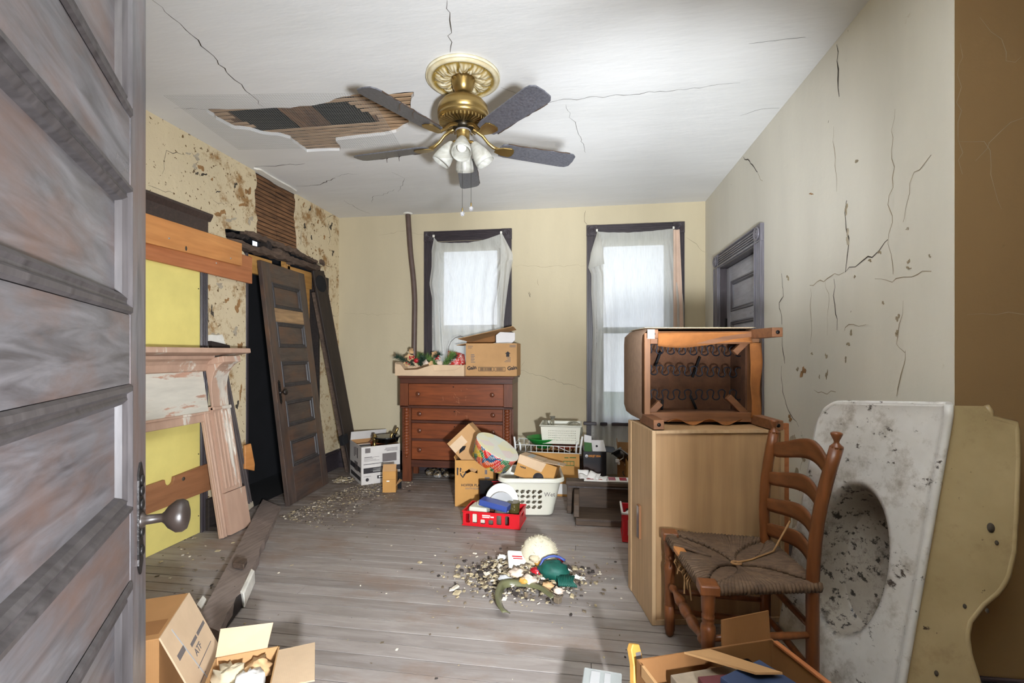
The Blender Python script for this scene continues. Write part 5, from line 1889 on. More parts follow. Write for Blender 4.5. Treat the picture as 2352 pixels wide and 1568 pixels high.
cs = [slot(.022, .022, .052, .088), slot(.072, .022, .108, .088), slot(.132, .018, .168, .052), slot(.192, .018, .228, .052), slot(.252, .022, .288, .088), slot(.315, .022, .345, .088)]
cr = crate('red plastic crate of kitchen bits in the middle of the floor', (-.852, 3.335, .002), radians(-4), .42, .235, .105, cs)
prints(cr, FF, [(.145, .078, .205, .086), (.146, .066, .20, .073), (.206, .069, .232, .078)], 'ink_white', 'white_lettering')
CM = cr.matrix_basis


def incrate(x, y, z):
    return (Tr(-.852, 3.335, .002) @ Rz(-4)) @ Vector((x, y, z))


o = thing('white_tub', 'off-white plastic tub with rounded lid in the red crate', 'tub', incrate(.03, .04, .01), radians(-8))
MB().box((0, 0, 0), (.14, .13, .115)).build('body', 'basket_plastic', o, bevel=.012, seg=3)
MB().lathe([(.05, 0), (.05, .012), (.04, .02), (.001, .022)], 24, Tr(.08, .09, .115)).build('lid', 'basket_plastic', o)
plain('blue_card', S(58, 78, 150), .4, .08)
plain('teal_card', S(40, 70, 130), .4, .2, 30)
o = thing('blue_box', 'flat blue box lying tilted across the red crate', 'box', incrate(.115, .01, .150), rot=(radians(-2), radians(9), radians(-10)))
MB().box((0, 0, 0), (.215, .10, .042)).build('body', 'blue_card', o, bevel=.002)
prints(o, frame((0, -.0004, 0), (1, 0, 0), (0, 0, 1)), [(.03, .002, .20, .010)], 'teal_card', 'print')
o = thing('white_plate', 'large white plate standing upright behind the blue box', 'plate', incrate(.25, .178, .142), rot=(radians(74), 0, radians(-4)))
MB().lathe([(.06, -.002), (.06, -.006), (.072, -.004), (.122, .012), (.127, .016), (.121, .016), (.072, .001), (.001, .0)], 40).build('body', 'ink_white', o)
o = thing('white_plate', 'grey smaller plate in front of the large white plate', 'plate', incrate(.255, .140, .115), rot=(radians(74), 0, radians(-4)))
MB().lathe([(.05, -.002), (.05, -.006), (.06, -.004), (.095, .01), (.1, .014), (.095, .014), (.06, .001), (.001, .0)], 36).build('body', 'tape_grey', o)
t = NT('clear_glass')
t.set(S(190, 186, 170), .04, 0, .5, **{'Transmission Weight': .75, 'IOR': 1.3})
t = NT('olive_glass')
t.set(S(120, 108, 60), .06, 0, .5, **{'Transmission Weight': .6, 'IOR': 1.3})


def tumbler(name, label, loc, r0, r1, h, mat, rot=(0, 0, 0)):
    o = thing(name, label, 'glass', loc, rot=rot)
    b = MB()
    vs, fs, n_ = [], [], 22
    pr_ = [(.001, 0), (r0, 0), (r1, h), (r1 - .003, h), (r0 - .003, .006), (.001, .006)]
    for r_, z_ in pr_:
        for j in range(n_):
            vs.append((r_ * cos(2 * pi * j / n_), r_ * sin(2 * pi * j / n_), z_))
    for i in range(len(pr_) - 1):
        for j in range(n_):
            fs.append((i * n_ + j, i * n_ + (j + 1) % n_, (i + 1) * n_ + (j + 1) % n_, (i + 1) * n_ + j))
    b.add(vs, fs, True).build('body', mat, o)
    MB().lathe([(r1 - .002, h - .004), (r1 + .002, h - .002), (r1 + .001, h + .001), (r1 - .003, h)], 22).build('rim', mat, o)
    return o


tumbler('grater_dome', 'upturned glass dish with ribbed base at the crate front', incrate(.27, .065, .015), .052, .044, .12, 'clear_glass')
tumbler('amber_glass', 'olive glass tumbler at the right end of the red crate', incrate(.355, .12, .012), .034, .045, .145, 'olive_glass')
tumbler('glass_cup', 'clear glass cup behind the left slots of the red crate', incrate(.20, .05, .01), .03, .034, .06, 'clear_glass')
o = thing('brown_packet', 'dark red-brown packet under the blue box in the crate', 'packet', incrate(.17, .10, .01), radians(-6))
MB().box((0, 0, 0), (.08, .12, .10)).build('body', 'dresser_dark', o, bevel=.003)
o = thing('black_red_box', 'flat black and red box standing behind the white plate', 'box', (-.80, 3.655, .002), radians(4))
MB().box((0, 0, 0), (.20, .03, .245)).build('body', 'black_enamel', o, bevel=.002)
prints(o, FF, [(.11, .21, .2, .225), (.10, .232, .2, .238)], 'berry', 'red_band')
prints(o, FF, [(.11, .2, .2, .204), (.112, .18, .116, .2)], 'ink_white')

# ---- cartons and racks under the right window
B0 = fl(1331, 1142)
ww = .43
gc = carton('green_print_carton', 'tan carton with green barcode frame behind the laundry basket', (B0.x - ww, B0.y, .002), 0, ww, .33, .378, 'card_orange')
prints(gc, FF, [(.29, .27, .385, .276), (.29, .306, .385, .312), (.29, .27, .295, .312), (.38, .27, .385, .312), (.32, .276, .323, .306), (.35, .276, .353, .306)], 'ink_green', 'green_frame')
prints(gc, FF, [(.30, .335, .335, .343), (.345, .338, .40, .346)], 'ink_green', 'green_lettering')
prints(gc, FF, [(0, .02, ww, .11)], 'ink_white', 'label_strip')
prints(gc, FF, [(.33, .125, .36, .15)], 'ink_white', 'label_strip')
plain('coated_wire', S(226, 226, 222), .35, .03)
zr = .382
rk = thing('dish_rack', 'white wire dish rack standing on the green-print carton', 'rack', (B0.x - ww + .0, B0.y, zr))
r0_, r1_, dd_ = -.14, .445, .30
xs_ = [r0_ + (r1_ - r0_) * k / 12 for k in range(13)]
b = MB()
for zz_ in (.004, .062):
    b.tube([(r0_, .0, zz_), (r1_, .0, zz_ - .006), (r1_, dd_, zz_), (r0_, dd_, zz_)], .004, 6, True)
b.build('rails', 'coated_wire', rk)
for x in xs_:
    MB().tube([(x, .0, .062), (x, 0, .006), (x, dd_, .006), (x, dd_, .062)], .003, 6).build('wire', 'coated_wire', rk)
MB().tube([(.22, .0, .06), (.35, .02, .004)], .003, 5).build('wire', 'coated_wire', rk)
for x, dx in ((r0_ + .01, -.012), (r0_ + .055, -.012), (r1_ - .01, .02), (r1_ - .045, .012)):
    tall = .135 if x < 0 else .15
    MB().tube([(x, -.012, .004), (x + dx * .3, -.012, .06), (x + dx, -.012, tall if abs(x - r0_) < .03 or x > .4 else tall - .05)], .0085, 8).build('upright', 'coated_wire', rk)
plain('green_plastic', S(30, 130, 50), .3, .06)
o = thing('green_bowl', 'green plastic bowl in the dish rack', 'bowl', (B0.x - ww + .10, B0.y + .16, zr + .012))
MB().lathe([(.06, 0), (.10, .05), (.15, .095), (.155, .095), (.15, .088), (.10, .04), (.001, .01)], 28).build('body', 'green_plastic', o)
wood('rust_red', S(90, 36, 22), S(150, 66, 36), 0, .4, 12, .3)
o = thing('copper_mould', 'copper-brown dish showing between the rack wires', 'dish', (B0.x - .13, B0.y + .16, zr + .012))
MB().lathe([(.08, 0), (.12, .02), (.125, .04), (.11, .042), (.001, .02)], 28).build('body', 'rust_red', o)
# perforated white basket on the rack
pbz = zr + .070
pb_ = thing('perforated_basket', 'white perforated plastic basket on top of the dish rack', 'basket', (onY(1241, 1000, B0.y + .02).x, B0.y + .04, pbz))
PW = onY(1334, 1000, B0.y + .02).x - onY(1241, 1000, B0.y + .02).x
PH, PD = .165, .25
hs_ = []
for r in range(5):
    for c_ in range(14):
        x, z = .075 + c_ * (PW - .125) / 13, .035 + r * .0205
        hs_.append([(x - .0028, z - .0028), (x + .0028, z - .0028), (x + .0028, z + .0028), (x - .0028, z + .0028)])
b = MB()
tp_ = lambda u, v, q: (u, -.012 * v / PH + q, v)
b.prism([(.016, 0), (PW - .016, 0), (PW, PH), (0, PH)], tp_, 0, .004, hs_)
b.hexa([(.016, .004, 0), (.02, .004, 0), (.02, PD, 0), (.016, PD, 0)], [(0, -.008, PH), (.004, -.008, PH), (.004, PD + .012, PH), (0, PD + .012, PH)])
b.hexa([(PW - .02, .004, 0), (PW - .016, .004, 0), (PW - .016, PD, 0), (PW - .02, PD, 0)], [(PW - .004, -.008, PH), (PW, -.008, PH), (PW, PD + .012, PH), (PW - .004, PD + .012, PH)])
b.hexa([(.016, PD, 0), (PW - .016, PD, 0), (PW - .016, PD + .004, 0), (.016, PD + .004, 0)], [(0, PD + .012, PH), (PW, PD + .012, PH), (PW, PD + .016, PH), (0, PD + .016, PH)])
b.box((.016, 0, 0), (PW - .016, PD, .004))
b.build('body', 'basket_plastic', pb_, bevel=.0015)
MB().tube([(-.004, -.018, PH - .004), (PW + .004, -.018, PH - .004), (PW + .004, PD + .018, PH - .004), (-.004, PD + .018, PH - .004)], .008, 6, True).build('rim', 'basket_plastic', pb_)
P_ = lambda x, y, z: (pb_.location.x + x, pb_.location.y + y, pbz + z)
o = thing('glass_vase', 'slim clear glass vase rising out of the perforated basket', 'vase', P_(.10, .12, .006))
MB().lathe([(.022, 0), (.02, .02), (.016, .15), (.017, .20), (.026, .222), (.023, .222), (.014, .198), (.001, .19)], 20).build('body', 'clear_glass', o)
o = thing('glass_jar', 'low glass jar at the left of the perforated basket', 'jar', P_(.04, .12, .006))
MB().lathe([(.03, 0), (.03, .15), (.018, .17), (.018, .185), (.012, .185)], 20).build('body', 'clear_glass', o)
o = thing('glass_pitcher', 'round glass lid standing at the right of the perforated basket', 'lid', P_(.30, .10, .11), rot=(radians(75), 0, 0))
MB().lathe([(.05, -.004), (.072, .0), (.075, .006), (.066, .008), (.048, .006)], 28).build('body', 'clear_glass', o)

# ---- printer carton
t = NT('printer_print')
sx_ = t.node('ShaderNodeSeparateXYZ')
t.l.new(t.co.outputs['Object'], sx_.inputs[0])
mr = t.node('ShaderNodeMapRange')
mr.inputs['From Min'].default_value, mr.inputs['From Max'].default_value = .28, .06
t.l.new(sx_.outputs['Z'], mr.inputs['Value'])
mx_ = t.node('ShaderNodeMapRange')
mx_.inputs['From Min'].default_value, mx_.inputs['From Max'].default_value = .19, .0
t.l.new(sx_.outputs['X'], mx_.inputs['Value'])
mm = t.node('ShaderNodeMath', operation='MULTIPLY')
t.l.new(mr.outputs[0], mm.inputs[0])
t.l.new(mx_.outputs[0], mm.inputs[1])
t.set(t.ramp(mm.outputs[0], [(.0, S(34, 32, 36)), (.25, S(84, 66, 60)), (.6, S(186, 122, 36))]), .4)
PB = onY(1340, 1037, 4.25)
PWd = onY(1393, 1037, 4.25).x - PB.x
hpb = carton('printer_carton', 'open black and orange printer carton below the right window', (PB.x, 4.25, .002), radians(3), PWd, .27, PB.z, 'printer_print', {'right': 95}, inside='white_card', lens={'right': .10})
MB().add([(PWd * .42, .02, PB.z), (PWd, .02, PB.z), (PWd * .92, .10, PB.z + .085), (PWd * .38, .12, PB.z + .08)], [(0, 1, 2, 3)]).build('white_flap', 'white_card', hpb, solid=.004)
MB(frame((PWd * .60, .045, PB.z + .04), (1, 0, 0), (0, .7, .7))).lathe([(.010, .001), (.010, .004), (.001, .0042)], 14).build('flap_hole', 'void_black', hpb)
b = MB().add([(.01, .02, PB.z - .01), (.075, .02, PB.z - .01), (.075, .04, PB.z + .07), (.01, .05, PB.z + .075)], [(0, 1, 2, 3)])
b.build('green_flap', 'ink_green', hpb, solid=.004)
MB().add([(.01, .05, PB.z + .075), (.075, .04, PB.z + .07), (.075, .07, PB.z + .125), (.012, .07, PB.z + .14)], [(0, 1, 2, 3)]).build('white_flap', 'white_card', hpb, solid=.004)
plain('ink_orange', S(232, 150, 50), .6, .03)
lettering('DESKJET 3054A', .026, 'ink_orange', hpb, FF @ Tr(.046, PB.z - .048, 0), sx=PWd * .66 / .215, bold=.0006)
lg = MB(FF @ Tr(.028, PB.z - .04, 0)).lathe([(.0135, 0), (.0135, .0006), (.001, .0006)], 24).build('round_logo', 'ink_white', hpb)
lettering('hp', .019, 'blue_card', lg, FF @ Tr(.0185, PB.z - .045, .0005), name='logo_letters')
prints(hpb, FF, [[(.032, .075), (.032, .112), (.05, .117), (.06, .108), (.12, .106), (.155, .09), (.15, .075)]], 'black_enamel', 'printer_picture')
prints(hpb, FF, [(.10, .03, PWd - .005, .07)], 'berry', 'red_picture')

# ---- dark wooden shelf lying on the floor, with tray and papers
wood('old_oak', S(58, 44, 34), S(104, 84, 66), 0, .6, 14, .1, wear=S(146, 132, 118), wearpos=.70, bump=.3)
SX0, SX1 = -.10, .64
sh = thing('wooden_shelf', 'dark oak moulded shelf lying on the floor beside the laundry basket', 'shelf', (0, 0, .002))
MB().box((SX0, 3.74, 0), (SX1, 3.78, .225)).build('back_board', 'old_oak', sh, bevel=.002)
b = MB().box((SX0 - .02, 3.69, .225), (SX1, 3.80, .255)).box((SX0 - .012, 3.705, .205), (SX1, 3.74, .225))
b.build('top_moulding', 'old_oak', sh, bevel=.005, seg=2)
MB().box((SX0 + .0, 3.688, .2065), (SX1, 3.704, .2165)).build('pale_bead', 'greyboard', sh, bevel=.002)
MB().box((SX0 - .01, 3.70, 0), (SX0 + .03, 3.745, .21)).build('end_post', 'old_oak', sh, bevel=.003)
MB().box((SX0 + .07, 3.47, .02), (SX1, 3.74, .045)).build('base_board', 'old_oak', sh, bevel=.002)
MB().box((SX0 + .06, 3.455, .0), (SX1, 3.475, .05)).build('front_edge', 'old_oak', sh, bevel=.004)
b = MB()
x = SX0 + .065
while x < SX1:
    b.box((x, 3.451, .036), (x + .006, 3.456, .044))
    x += .011
b.build('bead_row', 'greyboard', sh)
MB().prism([(3.73, .20), (3.66, .20), (3.60, .185), (3.53, .12), (3.49, .05), (3.49, .046), (3.73, .046)], lambda u, v, d: (d, u, v), SX0 + .045, SX0 + .085).build('bracket', 'old_oak', sh, bevel=.003)
o = thing('striped_tray', 'red and white tray lying on the wooden shelf', 'tray', (.02, 3.70, .258))
b = MB().box((0, 0, 0), (.36, .12, .012))
b.build('body', 'ink_white', o, bevel=.004)
prints(o, Tr(0, 0, .0125), [(.02 + k * .085, .015, .075 + k * .085, .105) for k in range(4)], 'berry', 'red_pattern')
for i, (x, y, z, rx_, rz_, lb_) in enumerate([(.03, 3.72, .275, 20, 10, 'crumpled receipt on the striped tray left'), (.09, 3.74, .278, 35, -25, 'standing paper slip on the striped tray'), (.15, 3.72, .274, 15, -15, 'paper slip on the striped tray right'), (.02, 3.77, .275, 60, 20, 'pale paper slip leaning behind the striped tray')]):
    o = thing('paper_slip', lb_, 'paper', (x, y, z), rot=(radians(rx_), radians(8), radians(rz_)), group='paper slips on the striped tray')
    MB().sheet(lambda u, v: ((u - .5) * .09, (v - .2) * .07, .008 * sin(u * 6 + i)), 6, 4).build('sheet', 'ink_white', o, solid=.0012)

# ---- second red crate beside the cabinet
c2 = crate('red plastic crate half hidden by the wooden cabinet', (.275, 3.195, .002), radians(-2), .27, .235, .185, [slot(.03, .04, .06, .15), slot(.09, .04, .12, .15)])
MB().box((-.012, -.01, .182), (.0, .245, .196)).box((-.012, -.01, .182), (.28, .008, .196)).build('white_rim', 'ink_white', c2, bevel=.003)
for i, (x, y) in enumerate(((.335, 3.27), (.40, 3.36))):
    o = thing('white_ball', ('white foam ball in the half-hidden red crate', 'second white foam ball deeper in the half-hidden red crate')[i], 'ball', (x, y, .145), group='foam balls in the red crate')
    MB().blob((0, 0, 0), (.052, .052, .045), 16, 10, .03).build('body', 'ink_white', o)
    MB().box((-.03, -.03, -.134), (.03, .03, -.03)).build('base', 'ink_white', o)

# ---- brown cartons by the right window behind the cabinet
k1 = onY(1418, 1030, 4.30)
bc = carton('brown_carton', 'open brown carton beside the curtain behind the cabinet', (k1.x, 4.30, .002), radians(-4), .42, .32, k1.z, 'card_brown', {'left': 10}, lens={'left': .04})
lettering('G', .08, 'ink', bc, FF @ Tr(.10, .15, 0) @ Rz(90))
MB().add([(.06, -.004, .26), (.12, -.004, .31), (.16, -.004, .25), (.10, -.004, .20)], [(0, 1, 2, 3)]).build('shipping_label', 'pale_leaf', bc, solid=.001)
k2 = onY(1441, 1062, 4.05)
oc2 = carton('narrow_orange_carton', 'narrow orange carton between brown carton and cabinet', (k2.x, 4.05, .002), 0, .25, .2, k2.z, 'card_orange')
mp = thing('metal_tray', 'shiny metal tray leaning out of the brown carton', 'tray', onY(1437, 1050, 4.22), rot=(radians(62), radians(35), 0))
MB().box((-.10, -.012, -.10), (.12, .004, .10)).build('sheet', 'steel', mp, bevel=.004)
MB().box((-.105, -.016, -.105), (-.09, .012, .105)).build('rim', 'steel', mp, bevel=.003)
wk = thing('white_plug', 'white electric plug on a cord hanging by the brown carton', 'plug', onY(1418, 1058, 4.22))
MB().cbox((0, 0, 0), (.035, .03, .03)).cbox((.012, 0, -.02), (.02, .02, .03)).build('body', 'ink_white', wk, bevel=.006)
MB().tube([(.01, 0, .0), (.04, .0, .02), (.07, .02, .035), (.10, .05, .05)], .004, 6).build('cord', 'ink_white', wk)

# ================================================================== CABINET + UPTURNED OTTOMAN
wood('maple', S(178, 138, 96), S(204, 166, 122), 2, .45, 7, .06, bump=.05, soft=.32)
wood('maple_edge', S(190, 154, 112), S(216, 184, 144), 2, .5, 10, .08, bump=.05)
wood('oldwood', S(104, 66, 42), S(150, 100, 64), 0, .6, 12, .1)
wood('oldwood_z', S(112, 74, 48), S(158, 110, 72), 2, .6, 12, .1)
CB = thing('wooden_cabinet', 'light maple cabinet turned back-side out near the right wall', 'cabinet', (.321, 2.232, .002), radians(11))
CWd, CDp, CHt = .625, .36, .895
MB().box((.015, .018, .0), (CWd - .015, CDp - .01, CHt)).build('body', 'maple', CB)
MB().box((.014, .006, .02), (CWd - .014, .018, CHt - .012)).build('back_panel', 'maple', CB)
for x0 in (0, CWd - .018):
    MB().box((x0, -.004, 0), (x0 + .018, CDp - .05, CHt)).build('side', 'maple_edge', CB, bevel=.0015)
MB().box((.018, -.004, CHt - .014), (CWd - .018, .02, CHt)).build('top_edge', 'maple_edge', CB)
MB().box((.018, -.002, 0), (CWd - .018, .018, .022)).build('bottom_edge', 'maple_edge', CB)
MB().box((-.004, CDp - .05, 0), (.03, CDp, CHt)).build('face_frame', 'maple_edge', CB, bevel=.003)
MB().box((CWd - .03, CDp - .05, 0), (CWd + .004, CDp, CHt)).build('face_frame', 'maple_edge', CB, bevel=.003)
lk = MB().box((-.012, .15, .335), (.0, .185, .50)).build('latch_plate', 'oldwood_z', CB, bevel=.001)
MB().box((-.0135, .153, .34), (-.0118, .182, .495)).build('steel_face', 'steel', lk)
bd = thing('red_board', 'reddish board standing upright behind the cabinet', 'board', (onY(1803, 1100, 2.74).x, 2.74, .002), radians(5))
MB().box((-.022, 0, 0), (.022, .02, .87)).build('board', 'red_board', bd, bevel=.002)

plain('upholstery', S(150, 122, 100), .9, .12, 30, bump=.3)
plain('upholstery_top', S(206, 190, 158), .9, .08, 30, bump=.3)
plain('dust_cloth', S(146, 90, 42), .9, .2, 12, bump=.3)
plain('burlap', S(92, 60, 40), .95, .3, 16, bump=.5)
plain('spring_steel', S(30, 32, 42), .4, .2, 10, .5)
OX, OZ = .30, .902
OW, OH, OD = .595, .472, .46
OT = thing('upturned_ottoman', 'square upholstered stool on its side with zigzag springs showing', 'stool', (OX, 2.425, OZ), radians(7))
# padding shell: left, right, top, bottom and rear
b = MB()
sec = lambda e: [(*rrect(OW + e, OH + e, .05, i / 48),) for i in range(48)]
lo, li_ = sec(0), sec(-.05)
vs, fs = [], []
N48 = 48
for (y, e) in ((.0, 0), (.03, .012), (.25, .016), (.40, .006), (OD, -.06)):
    for x, z in sec(e):
        vs.append((x + OW / 2, y, z + OH / 2))
for r in range(4):
    for i in range(N48):
        k = (i + 1) % N48
        fs.append((r * N48 + i, r * N48 + k, (r + 1) * N48 + k, (r + 1) * N48 + i))
fs.append(tuple(4 * N48 + i for i in range(N48)))
b.add(vs, fs, True).build('padding', 'upholstery', OT)
rw = .055
MB().box((.012, -.006, .02), (.012 + .03, .05, OH - .02)).build('frame_rail', 'oldwood_z', OT, bevel=.002)
MB().box((OW - .05, .0, .02), (OW - .012, .06, OH - .02)).build('frame_rail', 'oldwood_z', OT, bevel=.002)
MB().box((.042, -.004, OH - .075), (OW - .05, .05, OH - .012)).build('frame_rail', 'oldwood', OT, bevel=.002)
MB().box((.042, -.004, .008), (OW - .05, .07, .055)).build('frame_rail', 'oldwood', OT, bevel=.002)
MB().box((.02, .22, .02), (OW - .02, .235, OH - .02)).build('burlap_back', 'burlap', OT)
for x0, x1, z0, z1 in ((.03, .042, .03, OH - .03), (OW - .06, OW - .05, .03, OH - .03)):
    MB().box((x0, .05, z0), (x1, .22, z1)).build('inner_side', 'burlap', OT)
MB().box((.042, .05, .035), (OW - .055, .22, .045)).build('inner_side', 'burlap', OT)
MB().box((.042, .05, OH - .045), (OW - .055, .22, OH - .035)).build('inner_side', 'burlap', OT)
# wavy dust-cloth remnants
MB().sheet(lambda u, v: (.075 + u * (OW - .13), -.012 - .012 * sin(v * 3 + u * 4), OH - .018 - v * (.062 + .014 * sin(u * 5 + .4))), 24, 5).build('dust_cloth', 'dust_cloth', OT, solid=.002)
MB().sheet(lambda u, v: (OW - .062 + u * .052 + .003 * sin(v * 11), -.012 - .008 * sin(u * 3 + v * 6), .03 + v * (OH - .10)), 5, 24).build('dust_cloth', 'dust_cloth', OT, solid=.002)
MB().sheet(lambda u, v: (.12 + u * .36, -.008 - .03 * v, .012 + .016 * sin(u * 14) * v), 18, 3).build('dust_cloth', 'dust_cloth', OT, solid=.002)
for zc, amp_, ph in ((.375, .026, .3), (.265, .025, 0), (.135, .026, .5)):
    pts_ = []
    n_ = 17
    pit = (OW - .10) / n_
    for i in range(n_):                     # straight runs joined by round bends
        sg = 1 if (i % 2) == (ph > .2) else -1
        x = .045 + pit * (i + .5)
        dz = -.016 * i / n_ if zc > .2 else 0
        for k in range(7):
            a = pi * k / 6
            pts_.append((x - pit * .62 * cos(a), .10, zc + dz + sg * (amp_ * .45 + pit * .5 * sin(a))))
    MB().tube(pts_, .0036, 6).build('zigzag_spring', 'spring_steel', OT)
for a, b_ in (((.16, .19, .10), (.155, .19, .04)), ((.31, .19, .12), (.34, .19, .05)), ((.15, .19, .36), (.12, .19, .28)), ((.36, .19, .33), (.32, .19, .22))):
    MB().tube([a, b_], .007, 5).build('tie_strap', 'void_black', OT)
# corner blocks and legs
for T, w_ in ((Tr(.075, .03, .075) @ Ry(-45), .07), (Tr(OW - .10, .03, .075) @ Ry(45), .16), (Tr(OW - .09, .03, OH - .085) @ Ry(-45), .10)):
    MB(T).box((-w_ / 2, -.015, -.016), (w_ / 2, .015, .016)).build('corner_block', 'oldwood', OT, bevel=.002)
for x, z, ln in ((.028, .022, .20), (OW - .03, .022, .205), (OW - .03, OH - .026, .20), (.05, OH - .026, .03)):
    s_ = .024
    lg = MB().hexa([(x - s_, -ln, z - s_ * .9), (x + s_, -ln, z - s_ * .9), (x + s_, .06, z - s_), (x - s_, .06, z - s_)],
                   [(x - s_, -ln, z + s_ * .9), (x + s_, -ln, z + s_ * .9), (x + s_, .06, z + s_), (x - s_, .06, z + s_)]).build('leg', 'oldwood', OT, bevel=.002)
    MB().lathe([(.009, 0), (.009, .003), (.001, .004)], 10, Tr(x, -ln, z) @ Rx(90)).build('glide', 'iron', lg)
MB().box((.02, -.034, OH - .05), (.055, -.031, OH - .005)).build('white_tag', 'ink_white', OT)
MB().box((.02, .02, OH + .0055), (OW - .02, .36, OH + .0085)).build('seam_welt', 'upholstery_top', OT, bevel=.001)

# ================================================================== LADDER-BACK CHAIR
wood('chair_wood', S(98, 55, 28), S(142, 84, 45), 2, .36, 12, .1, bump=.05)
wood('chair_wood_y', S(96, 55, 30), S(136, 82, 46), 1, .36, 12, .1, bump=.05)
wood('rush', S(70, 52, 40), S(126, 100, 76), 0, .8, 20, .5, bump=.5)
plain('straw', S(150, 112, 70), .8, .2, 20)
cA, cB_, cC, cD = Vector((.388, 2.165, 0)), Vector((.432, 1.70, 0)), Vector((.798, 1.775, 0)), Vector((.776, 2.14, 0))
SHt = .455
chair = thing('ladderback_chair', 'brown ladder-back chair with frayed rush seat facing the cabinet side', 'chair', cB_)
CHM = Matrix.Translation(-cB_)


def turned(p0, p1, prof, mat='chair_wood', n=14, name='leg', par=None):
    """prof: (t along, radius)"""
    d = Vector(p1) - Vector(p0)
    q_ = d.to_track_quat('Z', 'Y').to_matrix().to_4x4()
    return MB(CHM @ Tr(p0) @ q_).lathe([(r, t_ * d.length) for t_, r in prof], n).build(name, mat, par or chair)


legp = [(0, .012), (.02, .018), (.05, .019), (.06, .022), (.30, .0225), (.303, .0215), (.306, .0225), (.60, .0225), (.62, .024), (.66, .026), (.70, .024), (.72, .018), (.74, .022), (.75, .018), (.76, .022), (.775, .022), (.79, .019), (.82, .023), (.97, .024), (1, .022)]
for p in (cA, cB_):
    turned(p + Vector((0, 0, .002)), p + Vector((0, 0, SHt - .005)), legp)
Ct, Dt = Vector((.875, 1.775, .925)), Vector((.815, 2.15, .915))
for p, top in ((cC, Ct), (cD, Dt)):
    mid = p + Vector((0, 0, .45))
    pts_, rs_ = [], []
    for k in range(15):
        u = k / 14
        if u < .48:
            q_ = (p + Vector((0, 0, .002))).lerp(mid, u / .48)
        else:
            s_ = (u - .48) / .52
            q_ = mid.lerp(top, s_) - Vector((.018 * sin(pi * s_), 0, 0))
        pts_.append(q_)
        rs_.append(.021)
    lg = MB(CHM).tube(pts_, rs_, 10).build('back_post', 'chair_wood', chair)
    MB(CHM @ Tr(top)).lathe([(.021, -.004), (.021, .004), (.012, .012), (.008, .018), (.009, .024), (.018, .044), (.019, .05), (.012, .054), (.001, .055)], 14).build('finial', 'chair_wood', lg)


def post_at(p, top, z):
    if z < .45:
        return p + Vector((0, 0, z))
    s_ = (z - .45) / (top.z - .45)
    return (p + Vector((0, 0, .45))).lerp(top, s_) - Vector((.018 * sin(pi * s_), 0, 0))


for zc, hh, arch in ((.845, .062, .045), (.725, .055, .03), (.615, .055, .024), (.51, .055, .022)):
    a, b_ = post_at(cD, Dt, zc), post_at(cC, Ct, zc)

    def slat(u, v, a=a, b_=b_, hh=hh, arch=arch):
        p = a.lerp(b_, u)
        bow = .045 * sin(pi * u)
        up = arch * (sin(pi * u) ** 2)
        sc = 1 if .06 < u < .94 else .8
        return (p.x + bow, p.y, p.z + (v - .5) * hh * sc + up * (1.0 if v > .5 else .65))
    MB(CHM).sheet(slat, 24, 4).build('slat', 'chair_wood_y', chair, solid=.011)
# seat rails and rush
rl = [(cA, cB_), (cB_, cC), (cC, cD), (cD, cA)]
for a, b_ in rl:
    MB(CHM).tube([a + Vector((0, 0, SHt - .02)), b_ + Vector((0, 0, SHt - .02))], .013, 8).build('seat_rail', 'chair_wood', chair)
cen = (cA + cB_ + cC + cD) / 4 + Vector((-.005, -.02, SHt - .018))
b = MB(CHM)
ex = [(cA - cen) * 1, (cB_ - cen), (cC - cen), (cD - cen)]
cr_ = []
for p in (cA, cB_, cC, cD):
    d = (p - Vector((cen.x, cen.y, 0)))
    cr_.append(Vector((cen.x, cen.y, 0)) + d * 1.07 + Vector((0, 0, SHt)))
for k in range(4):
    a, b_ = cr_[k], cr_[(k + 1) % 4]
    n_ = 30
    mid_ = (a + b_) / 2
    inw = (cen - mid_)
    ed = (b_ - a).normalized()
    inw = (inw - ed * inw.dot(ed))
    L_ = inw.length
    inw.normalize()
    for i in range(n_ + 1):
        u = i / n_
        if k == 0 and .30 < u < .46:
            continue                     # worn-through cords at the front rail
        p0 = a.lerp(b_, u)
        tri = (1 - abs(2 * u - 1))
        e_ = p0.lerp(cen, tri * .985 + .01)
        drop = Vector((0, 0, -.006 * tri))
        j = Vector((random.uniform(-.001, .001), random.uniform(-.001, .001), random.uniform(-.002, .001)))
        out = p0 - inw * .004
        b.tube([out + Vector((0, 0, -.026)), out - inw * .004 + Vector((0, 0, -.014)), out + Vector((0, 0, 0)) + j, p0.lerp(e_, .35) + Vector((0, 0, .002)) + j, p0.lerp(e_, .7) + drop * .6 + j, e_ + drop], .0082, 5)
b.build('rush_seat', 'rush', chair)
MB(CHM).add([cr_[k] * 1.0 + Vector((0, 0, -.008)) for k in range(4)] + [cen + Vector((0, 0, -.012))], [(0, 1, 4), (1, 2, 4), (2, 3, 4), (3, 0, 4)]).build('rush_underlay', 'rush', chair, solid=.006)
for k, p in enumerate((cA, cB_)):
    MB(CHM).cbox(p + Vector((0, 0, SHt - .008)), (.066, .066, .036)).build('corner_cap', 'chair_wood', chair, bevel=.006, seg=2)
fr_a, fr_b = cA.lerp(cB_, .30), cA.lerp(cB_, .46)
MB(CHM).cbox((fr_a + fr_b) / 2 + Vector((-.004, 0, SHt - .012)), (.04, .085, .022), Matrix.Rotation(radians(5), 3, 'Z')).build('bare_rail', 'orange_board', chair, bevel=.004)
rnd = random.Random(4)
